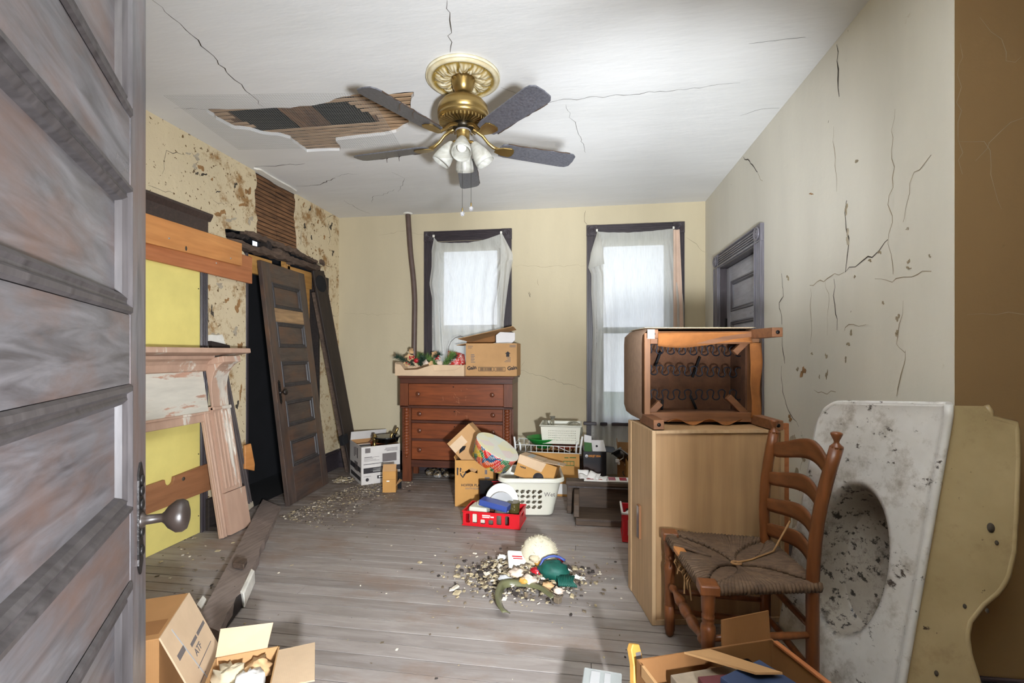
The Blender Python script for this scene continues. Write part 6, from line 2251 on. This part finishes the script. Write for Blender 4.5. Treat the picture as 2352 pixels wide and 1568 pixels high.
for k in range(13):
    p = cA.lerp(cB_, .28 + .035 * k) + Vector((.0, 0, SHt - .035))
    q_ = [p, p + Vector((rnd.uniform(-.03, .01), rnd.uniform(-.02, .02), -.03)), p + Vector((rnd.uniform(-.03, .03), rnd.uniform(-.03, .03), -rnd.uniform(.05, .10)))]
    MB(CHM).tube(q_, .0028, 5).build('frayed_cord', 'straw', chair)
tip = onY(1815, 1196, 2.0)
MB(CHM).tube([cen + Vector((0, 0, .006)), cen + Vector((.06, .02, .012)), cen + Vector((.16, .07, .03)), tip], .004, 6).build('loose_cord', 'straw', chair)
MB(CHM @ Tr(cen)).tube([(.018 * cos(a * .63), .012 * sin(a * .63), .004) for a in range(10)], .005, 6, True).build('cord_knot', 'straw', chair)
bul = [(0, .010), (.08, .011), (.1, .017), (.13, .017), (.15, .010), (.2, .012), (.32, .022), (.38, .020), (.40, .014), (.43, .020), (.5, .024), (.57, .020), (.6, .014), (.62, .020), (.68, .022), (.8, .012), (.85, .010), (.87, .017), (.9, .017), (.92, .011), (1, .010)]
turned(cA + Vector((0, 0, .235)), cB_ + Vector((0, 0, .235)), bul, n=16, name='front_stretcher')
st_ = [(0, .010), (.2, .012), (.5, .0135), (.8, .012), (1, .010)]
for a, b_, z0, z1 in ((cB_, cC, .27, .27), (cA, cD, .20, .20), (cD, cC, .29, .29), (cA, cD, .11, .11), (cD, cC, .14, .14)):
    turned(a + Vector((0, 0, z0)), b_ + Vector((0, 0, z1)), st_, name='stretcher')

# ================================================================== OLD SINK STANDING ON END
t = NT('porcelain')
n1 = t.noise(None, 9, 10, .72)
n2 = t.noise(t.mapping((1, .5, 1)), 28, 6, .7)
base = t.ramp(t.noise(None, 3, 5), [(.3, S(186, 182, 176)), (.7, S(220, 217, 213))])
base = t.mix(t.ramp(n1, [(.52, (0, 0, 0, 1)), (.66, (.8, .8, .8, 1))]), base, S(142, 132, 120))
base = t.mix(t.ramp(n2, [(.63, (0, 0, 0, 1)), (.67, (1, 1, 1, 1))]), base, S(66, 58, 52))
t.set(base, .38, 0, .5)
t = NT('porcelain_deck')
n1 = t.noise(None, 9, 10, .72)
n2 = t.noise(t.mapping((1, .5, 1)), 28, 6, .7)
base = t.ramp(t.noise(None, 3, 5), [(.3, S(186, 182, 176)), (.7, S(220, 217, 213))])
base = t.mix(t.ramp(n1, [(.50, (0, 0, 0, 1)), (.66, (.85, .85, .85, 1))]), base, S(142, 132, 120))
base = t.mix(t.ramp(n2, [(.61, (0, 0, 0, 1)), (.66, (1, 1, 1, 1))]), base, S(66, 58, 52))
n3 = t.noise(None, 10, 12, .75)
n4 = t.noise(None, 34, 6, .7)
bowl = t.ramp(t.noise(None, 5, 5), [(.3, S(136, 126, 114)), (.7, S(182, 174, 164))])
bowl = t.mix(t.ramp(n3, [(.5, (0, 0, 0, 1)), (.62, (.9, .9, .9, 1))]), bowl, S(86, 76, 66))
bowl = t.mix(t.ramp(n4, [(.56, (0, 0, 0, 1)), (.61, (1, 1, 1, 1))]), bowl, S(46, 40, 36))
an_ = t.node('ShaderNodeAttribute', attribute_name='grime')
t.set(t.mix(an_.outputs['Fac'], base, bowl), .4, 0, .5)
t = NT('porcelain_yellow_shade')  # yellowed porcelain, darkened: the apron's shade is in the colour
n1 = t.noise(None, 8, 10, .72)
n2 = t.noise(None, 22, 6, .7)
base = t.ramp(t.noise(None, 3, 5), [(.3, S(158, 139, 100)), (.7, S(184, 165, 126))])
base = t.mix(t.ramp(n1, [(.54, (0, 0, 0, 1)), (.68, (.7, .7, .7, 1))]), base, S(150, 128, 92))
base = t.mix(t.ramp(n2, [(.66, (0, 0, 0, 1)), (.69, (1, 1, 1, 1))]), base, S(72, 56, 40))
t.set(base, .4, 0, .5)
R0, R1 = Vector((.941, 1.60, .004)), Vector((1.168, 1.68, 1.085))
L0, L1 = Vector((.778, 2.045, .004)), Vector((.992, 2.12, 1.045))
sk = thing('porcelain_sink', 'dirty white cast-iron sink with oval basin standing on end', 'sink', R0)
SM = Matrix.Translation(-R0)
nrm = (R1 - R0).cross(L0 - R0).normalized()
if nrm.x > 0:
    nrm = -nrm
NU, NV = 120, 220


def deck(u, v):
    p = R0.lerp(R1, v).lerp(L0.lerp(L1, v), u)
    # rounded top-left corner
    if u > .80 and v > .90:
        du, dv = (u - .80) / .20, (v - .90) / .10
        m = max(hypot(du, dv), 1e-6)
        if m > 1:
            u2, v2 = .80 + .20 * du / m, .90 + .10 * dv / m
            p = R0.lerp(R1, v2).lerp(L0.lerp(L1, v2), u2)
    e = ((u - .52) / .33) ** 2 + ((v - .47) / .265) ** 2
    h = 0
    if e < 1:
        q = min(1, (1 - e) / .45)
        h = -.11 * q * q * (3 - 2 * q) - .04 * (1 - e)
    edge = max(0, 1 - min(u, 1.2) / .05)
    h += .010 * edge ** 2
    h += .008 * max(0, 1 - (1 - v) / .05) ** 2
    return p + nrm * h


vs = [deck(i / NU, j / NV) for j in range(NV + 1) for i in range(NU + 1)]
fs = [(j * (NU + 1) + i, j * (NU + 1) + i + 1, (j + 1) * (NU + 1) + i + 1, (j + 1) * (NU + 1) + i) for j in range(NV) for i in range(NU)]
b = MB(SM)
b.add(vs, fs, True)
o = b.build('deck', 'porcelain_deck', sk, solid=.012)
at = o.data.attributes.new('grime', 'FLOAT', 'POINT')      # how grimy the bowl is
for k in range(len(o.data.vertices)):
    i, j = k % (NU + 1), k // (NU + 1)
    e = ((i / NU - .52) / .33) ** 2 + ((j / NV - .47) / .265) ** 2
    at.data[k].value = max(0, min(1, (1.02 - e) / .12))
o.modifiers['solid'].offset = -1
# rolled rims
rim_pts = [deck(0, k / 30) for k in range(31)]
MB(SM).tube(rim_pts, .012, 10).build('ridge_roll', 'porcelain', sk)
rim2 = [deck(k / 30, 1) for k in range(31)] + [deck(1, 1 - k / 30) for k in range(1, 31)]
MB(SM).tube(rim2, .011, 8).build('rim', 'porcelain', sk)
# apron turned away from the deck, with its wavy cut edge
wv = [(0, .225), (.15, .215), (.24, .18), (.31, .148), (.36, .134), (.40, .135), (.45, .160), (.49, .192), (.53, .206), (.60, .21), (.70, .20), (.86, .182), (.955, .165), (.96, .105), (.985, .098), (1, .085)]


def wid(v):
    for (a, x), (b_, y) in zip(wv, wv[1:]):
        if a <= v <= b_:
            return x + (y - x) * (v - a) / (b_ - a)
    return wv[-1][1]


ad = Vector((.985, -.16, .02)).normalized()
out_ = [(0, 0)] + [(wid(k / 60), k / 60) for k in range(61)] + [(0, 1)]
an = ad.cross(R1 - R0).normalized()
if an.y > 0:
    an = -an
MB(SM).prism(out_, lambda u, v, d: R0.lerp(R1, v) + ad * u - an * d, 0, .016).build('apron', 'porcelain_yellow_shade', sk, bevel=.005, seg=2)
edge_pts = [R0.lerp(R1, k / 60) + ad * wid(k / 60) - an * .008 for k in range(61)]
MB(SM).tube(edge_pts, .010, 8).build('apron_roll', 'porcelain_yellow_shade', sk)
for u, v, r_ in ((.145, .66, .012), (.165, .62, .006), (.115, .44, .006), (.17, .435, .006), (.075, .25, .007), (.075, .20, .006), (.08, .15, .006)):
    MB(SM @ frame(R0.lerp(R1, v) + ad * u + an * .0005, ad, R1 - R0)).lathe([(r_, 0), (r_, .0012), (.001, .0014)], 14, None, True, .8, 1.2).build('bolt_hole', 'crack_dark', sk)
for v_ in (.48, .35):
    MB(SM @ Tr(deck(.03, v_) + nrm * .006)).blob((0, 0, 0), (.006, .008, .02), 10, 7, .2, 3).build('chip', 'crack_dark', sk)
MB(SM @ Tr(deck(.55, .27) - nrm * .02)).blob((0, 0, 0), (.002, .03, .03), 10, 7, .5, 3).build('drain_hole', 'void_black', sk)

# ================================================================== BOOK CARTON IN FRONT
BK0 = Vector((.17, 1.50, .002))
bang = 21
# local: back wall along x at y = D; build with front towards the camera
BWd, BDp, BHt = .49, .36, .30
org = BK0 - Matrix.Rotation(radians(bang), 3, 'Z') @ Vector((0, BDp, 0))
bkx = carton('book_carton', 'open brown carton of old books and tools at the chair foot', (org.x, org.y, .002), radians(bang), BWd, BDp, BHt, 'card_brown', {}, inside='card_brown')
MB().add([(.30, BDp - .003, BHt - .05), (BWd - .005, BDp - .003, BHt - .05), (BWd - .0, BDp + .015, BHt + .085), (.31, BDp + .015, BHt + .075)], [(0, 1, 2, 3)]).build('flap', 'card_brown', bkx, solid=.005)
MB().add([(.16, BDp - .007, BHt + .002), (.25, BDp - .012, BHt + .002), (.34, BDp - .21, BHt + .045), (.26, BDp - .20, BHt + .05)], [(0, 1, 2, 3)]).build('flap', 'card_tan', bkx, solid=.006)
MB().box((BWd - .012, .0, BHt - .004), (BWd + .004, BDp - .02, BHt + .006)).build('red_edge', 'red_board', bkx, bevel=.002)
MB().box((-.003, .0, BHt - .03), (.006, BDp * .9, BHt + .004)).build('left_edge', 'card_tan', bkx)
BM = Tr(org.x, org.y, .002) @ Rz(bang)


def inbox(x, y, z):
    return BM @ Vector((x, y, z))


plain('book_maroon', S(92, 42, 44), .7, .12, 20)
plain('book_navy', S(48, 62, 92), .6, .12, 20)
plain('book_grey', S(150, 134, 114), .85, .2, 14)
plain('page', S(206, 190, 160), .9, .1, 30)
plain('tool_yellow', S(198, 150, 70), .5, .12, 10)


def book(label, loc, rot, w, d, h, cover):
    o = thing('old_book', label, 'book', loc, rot=rot, group='books in the brown carton')
    MB().box((.004, .004, .003), (w - .006, d - .004, h - .003)).build('pages', 'page', o)
    MB().box((0, 0, 0), (w, d, .003)).box((0, 0, h - .003), (w, d, h)).box((0, 0, .003), (.004, d, h - .003)).build('cover', cover, o, bevel=.001)
    return o


rb_ = radians(bang)
book('grey-tan worn book lying under the maroon book', inbox(.08, .13, .250), (0, 0, rb_), .26, .17, .03, 'book_grey')
book('maroon clothbound book in the brown carton', inbox(.12, .095, .282), (0, 0, rb_ - .1), .22, .15, .022, 'book_maroon')
book('navy clothbound book at the carton front', inbox(.215, .03, .306), (0, 0, rb_ + .25), .17, .17, .024, 'book_navy')
book('lower grey book in the brown carton', inbox(.05, .05, .215), (0, 0, rb_), .34, .25, .03, 'book_grey')
MB_ = MB()
pl = thing('yellow_level', 'yellow wooden hand tool with dark label at the carton corner', 'tool', inbox(.015, BDp - .02, .13), rot=(radians(-18), radians(8), rb_ + .3))
MB().prism([(-.022, 0), (.022, 0), (.026, .10), (.022, .17), (.016, .195), (-.012, .20), (-.022, .185), (-.018, .14), (-.024, .10)], lambda u, v, d: (u, d, v), 0, .022).build('body', 'tool_yellow', pl, bevel=.003)
prints(pl, frame((0, -.0003, .10), (1, 0, 0), (0, 0, 1)), [(-.006, .02, .016, .075)], 'ink_grey', 'label')
o = thing('straw_hat_scrap', 'frayed tan paper scraps in the right of the brown carton', 'paper', inbox(.415, .12, .20), rz=rb_)
b = MB()
for k in range(9):
    b.blob((random.uniform(-.02, .02), random.uniform(-.05, .05), random.uniform(-.01, .05)), (.03, .04, .014), 9, 6, .5, k)
b.build('sheets', 'page', o)
MB().box((-.055, -.09, -.19), (.055, .09, -.01)).build('pile', 'book_grey', o)
o = thing('black_camera_case', 'black case with clasp deep in the brown carton', 'case', inbox(.30, .235, .01), rz=rb_)
MB().box((0, 0, 0), (.08, .10, .26)).build('body', 'black_enamel', o, bevel=.008, seg=2)
MB().box((.02, -.004, .20), (.06, 0, .23)).build('clasp', 'steel', o)
o = thing('white_rag', 'pale crumpled rag beside the black case', 'cloth', inbox(.245, .325, .24), rz=rb_)
MB().blob((0, 0, 0), (.045, .018, .02), 12, 8, .3, 5).box((-.03, -.012, -.235), (.03, .012, .0)).build('body', 'page', o)

# clear plastic bin at the bottom edge
t = NT('clear_plastic')
t.set(S(214, 218, 216), .12, 0, .5, **{'Transmission Weight': .5, 'IOR': 1.15, 'Alpha': .75})
cb = thing('clear_bin', 'translucent plastic bin corner at the bottom edge of the picture', 'bin', (-.02, 1.30, .002), radians(-6))
b = MB()
w_, d_, h_ = .115, .34, .16
b.box((0, 0, 0), (w_, d_, .003)).box((0, 0, 0), (w_, .003, h_)).box((0, d_ - .003, 0), (w_, d_, h_)).box((0, 0, 0), (.003, d_, h_)).box((w_ - .003, 0, 0), (w_, d_, h_))
b.build('body', 'clear_plastic', cb)
MB().box((-.006, -.006, h_), (w_ + .006, d_ + .006, h_ + .006)).build('lid', 'clear_plastic', cb, bevel=.003)
prints(cb, Tr(0, 0, h_ + .0064), [(.02, .24, .05, .33), (.065, .22, .085, .33)], 'tape_grey', 'tape')

# ================================================================== CARTONS BOTTOM LEFT
dirx = (Vector((-1.306, 1.293, 0)) - Vector((-1.447, 1.557, 0)))
rang = math.degrees(atan2(dirx.y, dirx.x)) + 90
# local x to the right of the ridge, local y along the ridge backwards
at_ = thing('fluid_carton', 'tan carton with ATF lettering and slanted flap behind the entry door', 'box', (-1.306, 1.293, .002), radians(rang))
card('card_dirty', (176, 130, 84))
MB().box((-.34, 0, 0), (0, .30, .358)).build('body', 'card_dirty', at_, bevel=.002)
fa = Ry(66)
FMx = Tr(0, 0, .358) @ fa
MB(FMx).box((0, 0, -.002), (.255, .30, .003)).build('flap', 'card_pale', at_, bevel=.001)
TM = FMx @ Tr(0, 0, .0032)
LT = TM @ Rz(90)
lettering('ATF', .034, 'ink_grey', at_, TM @ Tr(.165, .13, 0) @ Rz(90), bold=.0006)
prints(at_, TM, [(.115, .13, .128, .19), (.115, .20, .128, .285)], 'ink_grey', 'print_line')
prints(at_, TM, [(.19, .10, .193, .26), (.09, .03, .11, .09), (.225, .07, .228, .13)], 'ink_grey', 'print_line')
prints(at_, TM, [[(.02, .075), (.255, .118), (.255, .124), (.02, .081)]], 'tape_grey', 'fold_line')
prints(at_, Tr(-.34, 0, .3585), [(.02, .03, .33, .12)], 'card_brown', 'stain')
ac = thing('paper_carton', 'small open carton of crumpled paper at the bottom left', 'box', (-1.13, 1.235, .002), radians(rang))
wS, dS, hS = .20, .25, .20
b = MB().box((0, 0, 0), (wS, dS, .005)).box((0, 0, 0), (wS, .005, hS)).box((0, dS - .005, 0), (wS, dS, hS)).box((0, 0, 0), (.005, dS, hS)).box((wS - .005, 0, 0), (wS, dS, hS))
b.build('body', 'card_tan', ac)
MB().add([(0, dS, hS), (wS * .8, dS, hS), (wS * .85, dS + .07, hS + .05), (.0, dS + .07, hS + .06)], [(0, 1, 2, 3)]).build('flap', 'card_pale', ac, solid=.004)
MB().add([(wS, .02, hS), (wS, dS - .03, hS), (wS + .12, dS - .06, hS + .02), (wS + .13, -.02, hS + .02)], [(0, 1, 2, 3)]).build('flap', 'card_pale', ac, solid=.004)
AM = Tr(-1.13, 1.235, .002) @ Rz(rang)
for k, (x, y, s_, m_, lb_) in enumerate([(.06, .17, .05, 'page', 'crumpled tan paper ball at the back of the small carton'), (.12, .12, .05, 'ink_white', 'crumpled white paper ball in the small carton'), (.08, .06, .045, 'page', 'crumpled tan paper ball at the front of the small carton'), (.14, .19, .04, 'paper_leaf', 'brown paper wad in the far corner of the small carton')]):
    p = AM @ Vector((x, y, .165))
    b = MB()
    b.blob((0, 0, 0), (s_, s_, s_ * .8), 14, 10, .75, k, 3.2)
    b.box((-.02, -.02, -.155), (.02, .02, -.02))
    tag(b.build('paper_wad', m_, loc=p), lb_, 'paper', 'paper wads in the small carton')

# ================================================================== SWEEPINGS PILE
PC = Vector((-.30, 2.63, 0))
plain('rubble_a', S(176, 160, 128), .9, .3, 30)
plain('rubble_b', S(112, 98, 80), .9, .3, 30)
plain('rubble_c', S(214, 204, 186), .9, .2, 30)
plain('rubble_d', S(58, 50, 46), .9, .3, 30)


def chips(name, label, cat, sampler, n, smin, smax, seed, flat=.35):
    rnd = random.Random(seed)
    b = MB()
    for k in range(n):
        x, y, z = sampler(rnd)
        s_ = rnd.uniform(smin, smax) * (1 if rnd.random() < .85 else 1.8)
        b.mat = rnd.choice((0, 0, 1, 1, 2, 3))
        R = Tr(x, y, z + s_ * flat * .5) @ Matrix.Rotation(rnd.uniform(0, 6.3), 4, 'Z') @ Matrix.Rotation(rnd.uniform(-.4, .4), 4, 'X')
        a, c_ = s_ * rnd.uniform(.5, 1.2), s_ * rnd.uniform(.3, .8)
        h_ = s_ * flat * rnd.uniform(.4, 1)
        b.hexa([R @ Vector(q) for q in ((-a, -c_, -h_ / 2), (a * .8, -c_ * .9, -h_ / 2), (a, c_, -h_ / 2), (-a * .7, c_ * .8, -h_ / 2))],
               [R @ Vector(q) for q in ((-a * .8, -c_ * .7, h_ / 2), (a * .6, -c_ * .8, h_ / 2), (a * .8, c_ * .8, h_ / 2), (-a * .6, c_ * .6, h_ / 2))])
    o = b.build(name, ['rubble_a', 'rubble_b', 'rubble_c', 'rubble_d'])
    return tag(o, label, cat, kind='stuff')


def heap(rnd):
    a, r = rnd.uniform(0, 2 * pi), abs(rnd.gauss(0, .5))
    x, y = r * cos(a) * .40 - .03, r * sin(a) * .27 - .02
    hgt = .05 * max(0, 1 - (x / .36) ** 2 - (y / .24) ** 2)
    return PC.x + x, PC.y + y, hgt * rnd.random() + .002


chips('sweepings_heap', 'heap of swept plaster crumbs and dirt on the floor', 'rubble', heap, 2600, .003, .014, 1, .6)
chips('floor_rubble', 'plaster flakes and splinters strewn below the leaning door', 'rubble',
      lambda r: (lambda t_, q: (-2.30 + t_ * .25 + abs(q) * .9, 3.30 + t_ * 1.25 - abs(q) * .35, .002))(r.random(), r.gauss(0, .26)), 1700, .002, .009, 2, .3)
chips('floor_rubble', 'thick plaster flakes banked against the left baseboard', 'rubble',
      lambda r: (-2.38 + min(abs(r.gauss(0, .07)), .16), r.uniform(4.24, 4.40), .002 + r.random() * .02), 500, .004, .016, 3, .3)
chips('floor_rubble', 'a few scattered crumbs over the open floor', 'rubble', lambda r: (r.uniform(-1.75, .25), r.uniform(1.7, 3.25), .001), 110, .003, .008, 6, .4)
chips('floor_rubble', 'plaster crumbs on floor below the yellow board', 'rubble', lambda r: (lambda y, q: (-1.652 - .555 * (y - 1.82) - .05 - q * .45, y, .001))(r.uniform(2.0, 2.85), r.random()), 45, .004, .012, 8, .4)


def pile_at(px_, py_, z=0.0):
    p = fl(px_, py_, z)
    return p


plain('wool', S(212, 203, 178), .95, .05, 30)
o = thing('fluffy_ball', 'fluffy cream wool ball on top of the sweepings heap', 'ball', pile_at(1238, 1296, .03) + Vector((0, .02, 0)))
MB().blob((0, 0, .055), (.105, .09, .10), 28, 18, .10, 2, 5).build('core', 'wool', o)
b = MB()
rnd = random.Random(12)
for k in range(900):
    d = Vector((rnd.gauss(0, 1), rnd.gauss(0, 1), rnd.gauss(0, 1))).normalized()
    p = Vector((d.x * .098, d.y * .083, d.z * .093 + .055))
    e = p + d * .014 + Vector((rnd.uniform(-.006, .006), rnd.uniform(-.006, .006), rnd.uniform(-.006, .006)))
    w_ = d.orthogonal().normalized() * .002
    b.add([p - w_, p + w_, p + d.cross(w_), e], [(0, 1, 3), (1, 2, 3), (2, 0, 3)])
o2 = b.build('fluff', 'wool', o)
o2['kind'] = 'stuff'
o = thing('white_tub', 'white plastic tub with red print in the sweepings heap', 'tub', pile_at(1184, 1298, .03), rot=(radians(35), radians(8), radians(20)))
MB().hexa([(-.045, -.055, 0), (.045, -.055, 0), (.045, .055, 0), (-.045, .055, 0)], [(-.055, -.065, .05), (.055, -.065, .05), (.055, .065, .05), (-.055, .065, .05)]).build('body', 'ink_white', o, bevel=.010, seg=3)
prints(o, Tr(0, 0, .0506), [(-.03, .02, .03, .028), (-.025, .008, .03, .014)], 'berry', 'red_print')
o = thing('cream_carton_piece', 'cream card piece with green triangle in the sweepings', 'card', pile_at(1216, 1300, .035), rot=(radians(55), radians(5), radians(-6)))
MB().box((-.05, -.055, 0), (.05, .055, .012)).build('card', 'page', o, bevel=.002)
prints(o, Tr(0, 0, .0124), [[(-.03, .03), (.035, .005), (-.03, -.04)]], 'green_plastic', 'green_triangle')
o = thing('green_hat', 'crumpled dark green hat with blue edge in the sweepings', 'hat', pile_at(1272, 1322, .03))
plain('teal_cloth', S(14, 84, 72), .6, .3, 20)
MB().blob((0, 0, .03), (.085, .06, .05), 20, 12, .25, 8, 3).build('crown', 'teal_cloth', o)
MB().tube([(-.085, -.01, .03), (-.06, .03, .075), (-.03, .042, .086), (0, .045, .09), (.03, .042, .086), (.06, .03, .075)], .007, 8).build('blue_piping', 'blue_card', o)
b = MB()
for k in range(10):
    b.tube([(.02 + .01 * k, -.05, .03), (.03 + .008 * k, -.085, .015), (.035 + .01 * k, -.11, .002)], .006, 5)
b.build('fringe', 'teal_cloth', o)['kind'] = 'stuff'
for k, (x, y, z, s_, m_, nm, lb_, ct) in enumerate([
        (1232, 1318, .03, .04, 'berry', 'red_cloth', 'bright red cloth scrap left of the green hat', 'cloth'), (1280, 1292, .02, .028, 'berry', 'red_ball', 'small red pompom behind the green hat', 'pompom'),
        (1236, 1326, .02, .03, 'berry', 'red_cloth', 'lower red cloth scrap in front of the cream card', 'cloth'), (1190, 1322, .03, .05, 'pale_leaf', 'pink_tissue', 'pinkish crumpled tissue in the sweepings', 'tissue'),
        (1216, 1338, .03, .045, 'pale_leaf', 'pink_tissue', 'pale crumpled tissue before the red cloth', 'tissue'), (1160, 1336, .02, .04, 'tape_grey', 'plastic_scrap', 'grey plastic scrap at the left of the heap', 'scrap'),
        (1152, 1284, .015, .03, 'ink_white', 'white_rag', 'small white rag at the upper left of the heap', 'rag'), (1258, 1350, .02, .03, 'paper_leaf', 'tan_scrap', 'tan scrap below the green hat', 'scrap'),
        (1282, 1362, .015, .03, 'pale_leaf', 'tan_scrap', 'pinkish scrap at the right end of the strap', 'scrap'), (1240, 1300, .05, .03, 'tool_yellow', 'yellow_scrap', 'yellow-cream scrap between wool ball and green hat', 'scrap'),
        (1228, 1288, .08, .03, 'page', 'yellow_scrap', 'cream scrap leaning on the wool ball', 'scrap'), (1205, 1340, .03, .03, 'tool_yellow', 'yellow_scrap', 'yellow shell scrap near the strap', 'scrap'),
        (1135, 1320, .01, .03, 'rubble_c', 'plaster_lump', 'pale plaster lump at the left edge of the heap', 'plaster'), (1150, 1312, .02, .025, 'rubble_d', 'plaster_lump', 'dark plaster lump beside the white tub', 'plaster')]):
    b = MB().blob((0, 0, .012), (s_, s_ * .7, s_ * .55), 12, 9, .7, k + 3, 2.6)
    tag(b.build(nm, m_, loc=pile_at(x, y, z)), lb_, ct)
o = thing('white_fringe', 'white stringy fringe trailing right of the green hat', 'trim', pile_at(1300, 1320, .01))
b = MB()
for k in range(24):
    x0_ = random.uniform(-.03, .03)
    b.tube([(x0_ - .05, .04, .04), (x0_, .01, .02), (x0_ + .04, -.02, .008), (x0_ + random.uniform(.05, .10), -.04 + random.uniform(-.015, .02), .004)], .0018, 4)
b.build('strands', 'ink_white', o)['kind'] = 'stuff'
# olive strap
plain('olive_vinyl', S(104, 104, 74), .3, .1, 12)
sp_px = [(1163, 1418), (1150, 1405), (1143, 1382), (1147, 1365), (1153, 1352), (1170, 1347), (1195, 1348), (1220, 1351), (1245, 1360), (1260, 1372), (1274, 1383)]
pp_ = [fl(x, y, .012) for x, y in sp_px]
sp3 = []
for a, b_ in zip(pp_, pp_[1:]):
    for k in range(4):
        sp3.append(a.lerp(b_, k / 4))
sp3.append(pp_[-1])
for _ in range(2):
    sp3 = [sp3[0]] + [(sp3[i - 1] + sp3[i] * 2 + sp3[i + 1]) / 4 for i in range(1, len(sp3) - 1)] + [sp3[-1]]
o = thing('olive_strap', 'curled olive vinyl strap in front of the sweepings heap', 'strap')
vs, fs = [], []
for i, p in enumerate(sp3):
    d = (sp3[min(i + 1, len(sp3) - 1)] - sp3[max(i - 1, 0)]).normalized()
    s_ = Vector((-d.y, d.x, 0))
    tw = .35 + .5 * sin(i * .12)
    w_ = (s_ * cos(tw) + Vector((0, 0, sin(tw)))) * .022
    vs += [p - w_ + Vector((0, 0, .022)), p + Vector((0, 0, .028)), p + w_ + Vector((0, 0, .022))]
for i in range(len(sp3) - 1):
    fs += [(3 * i, 3 * i + 1, 3 * i + 4, 3 * i + 3), (3 * i + 1, 3 * i + 2, 3 * i + 5, 3 * i + 4)]
MB().add(vs, fs, True).build('band', 'olive_vinyl', o, solid=.004)
e = sp3[-1]
MB().cbox(e + Vector((.015, -.005, .018)), (.035, .03, .03), Matrix.Rotation(-.6, 3, 'Z')).build('end_tab', 'rubble_b', o, bevel=.004)
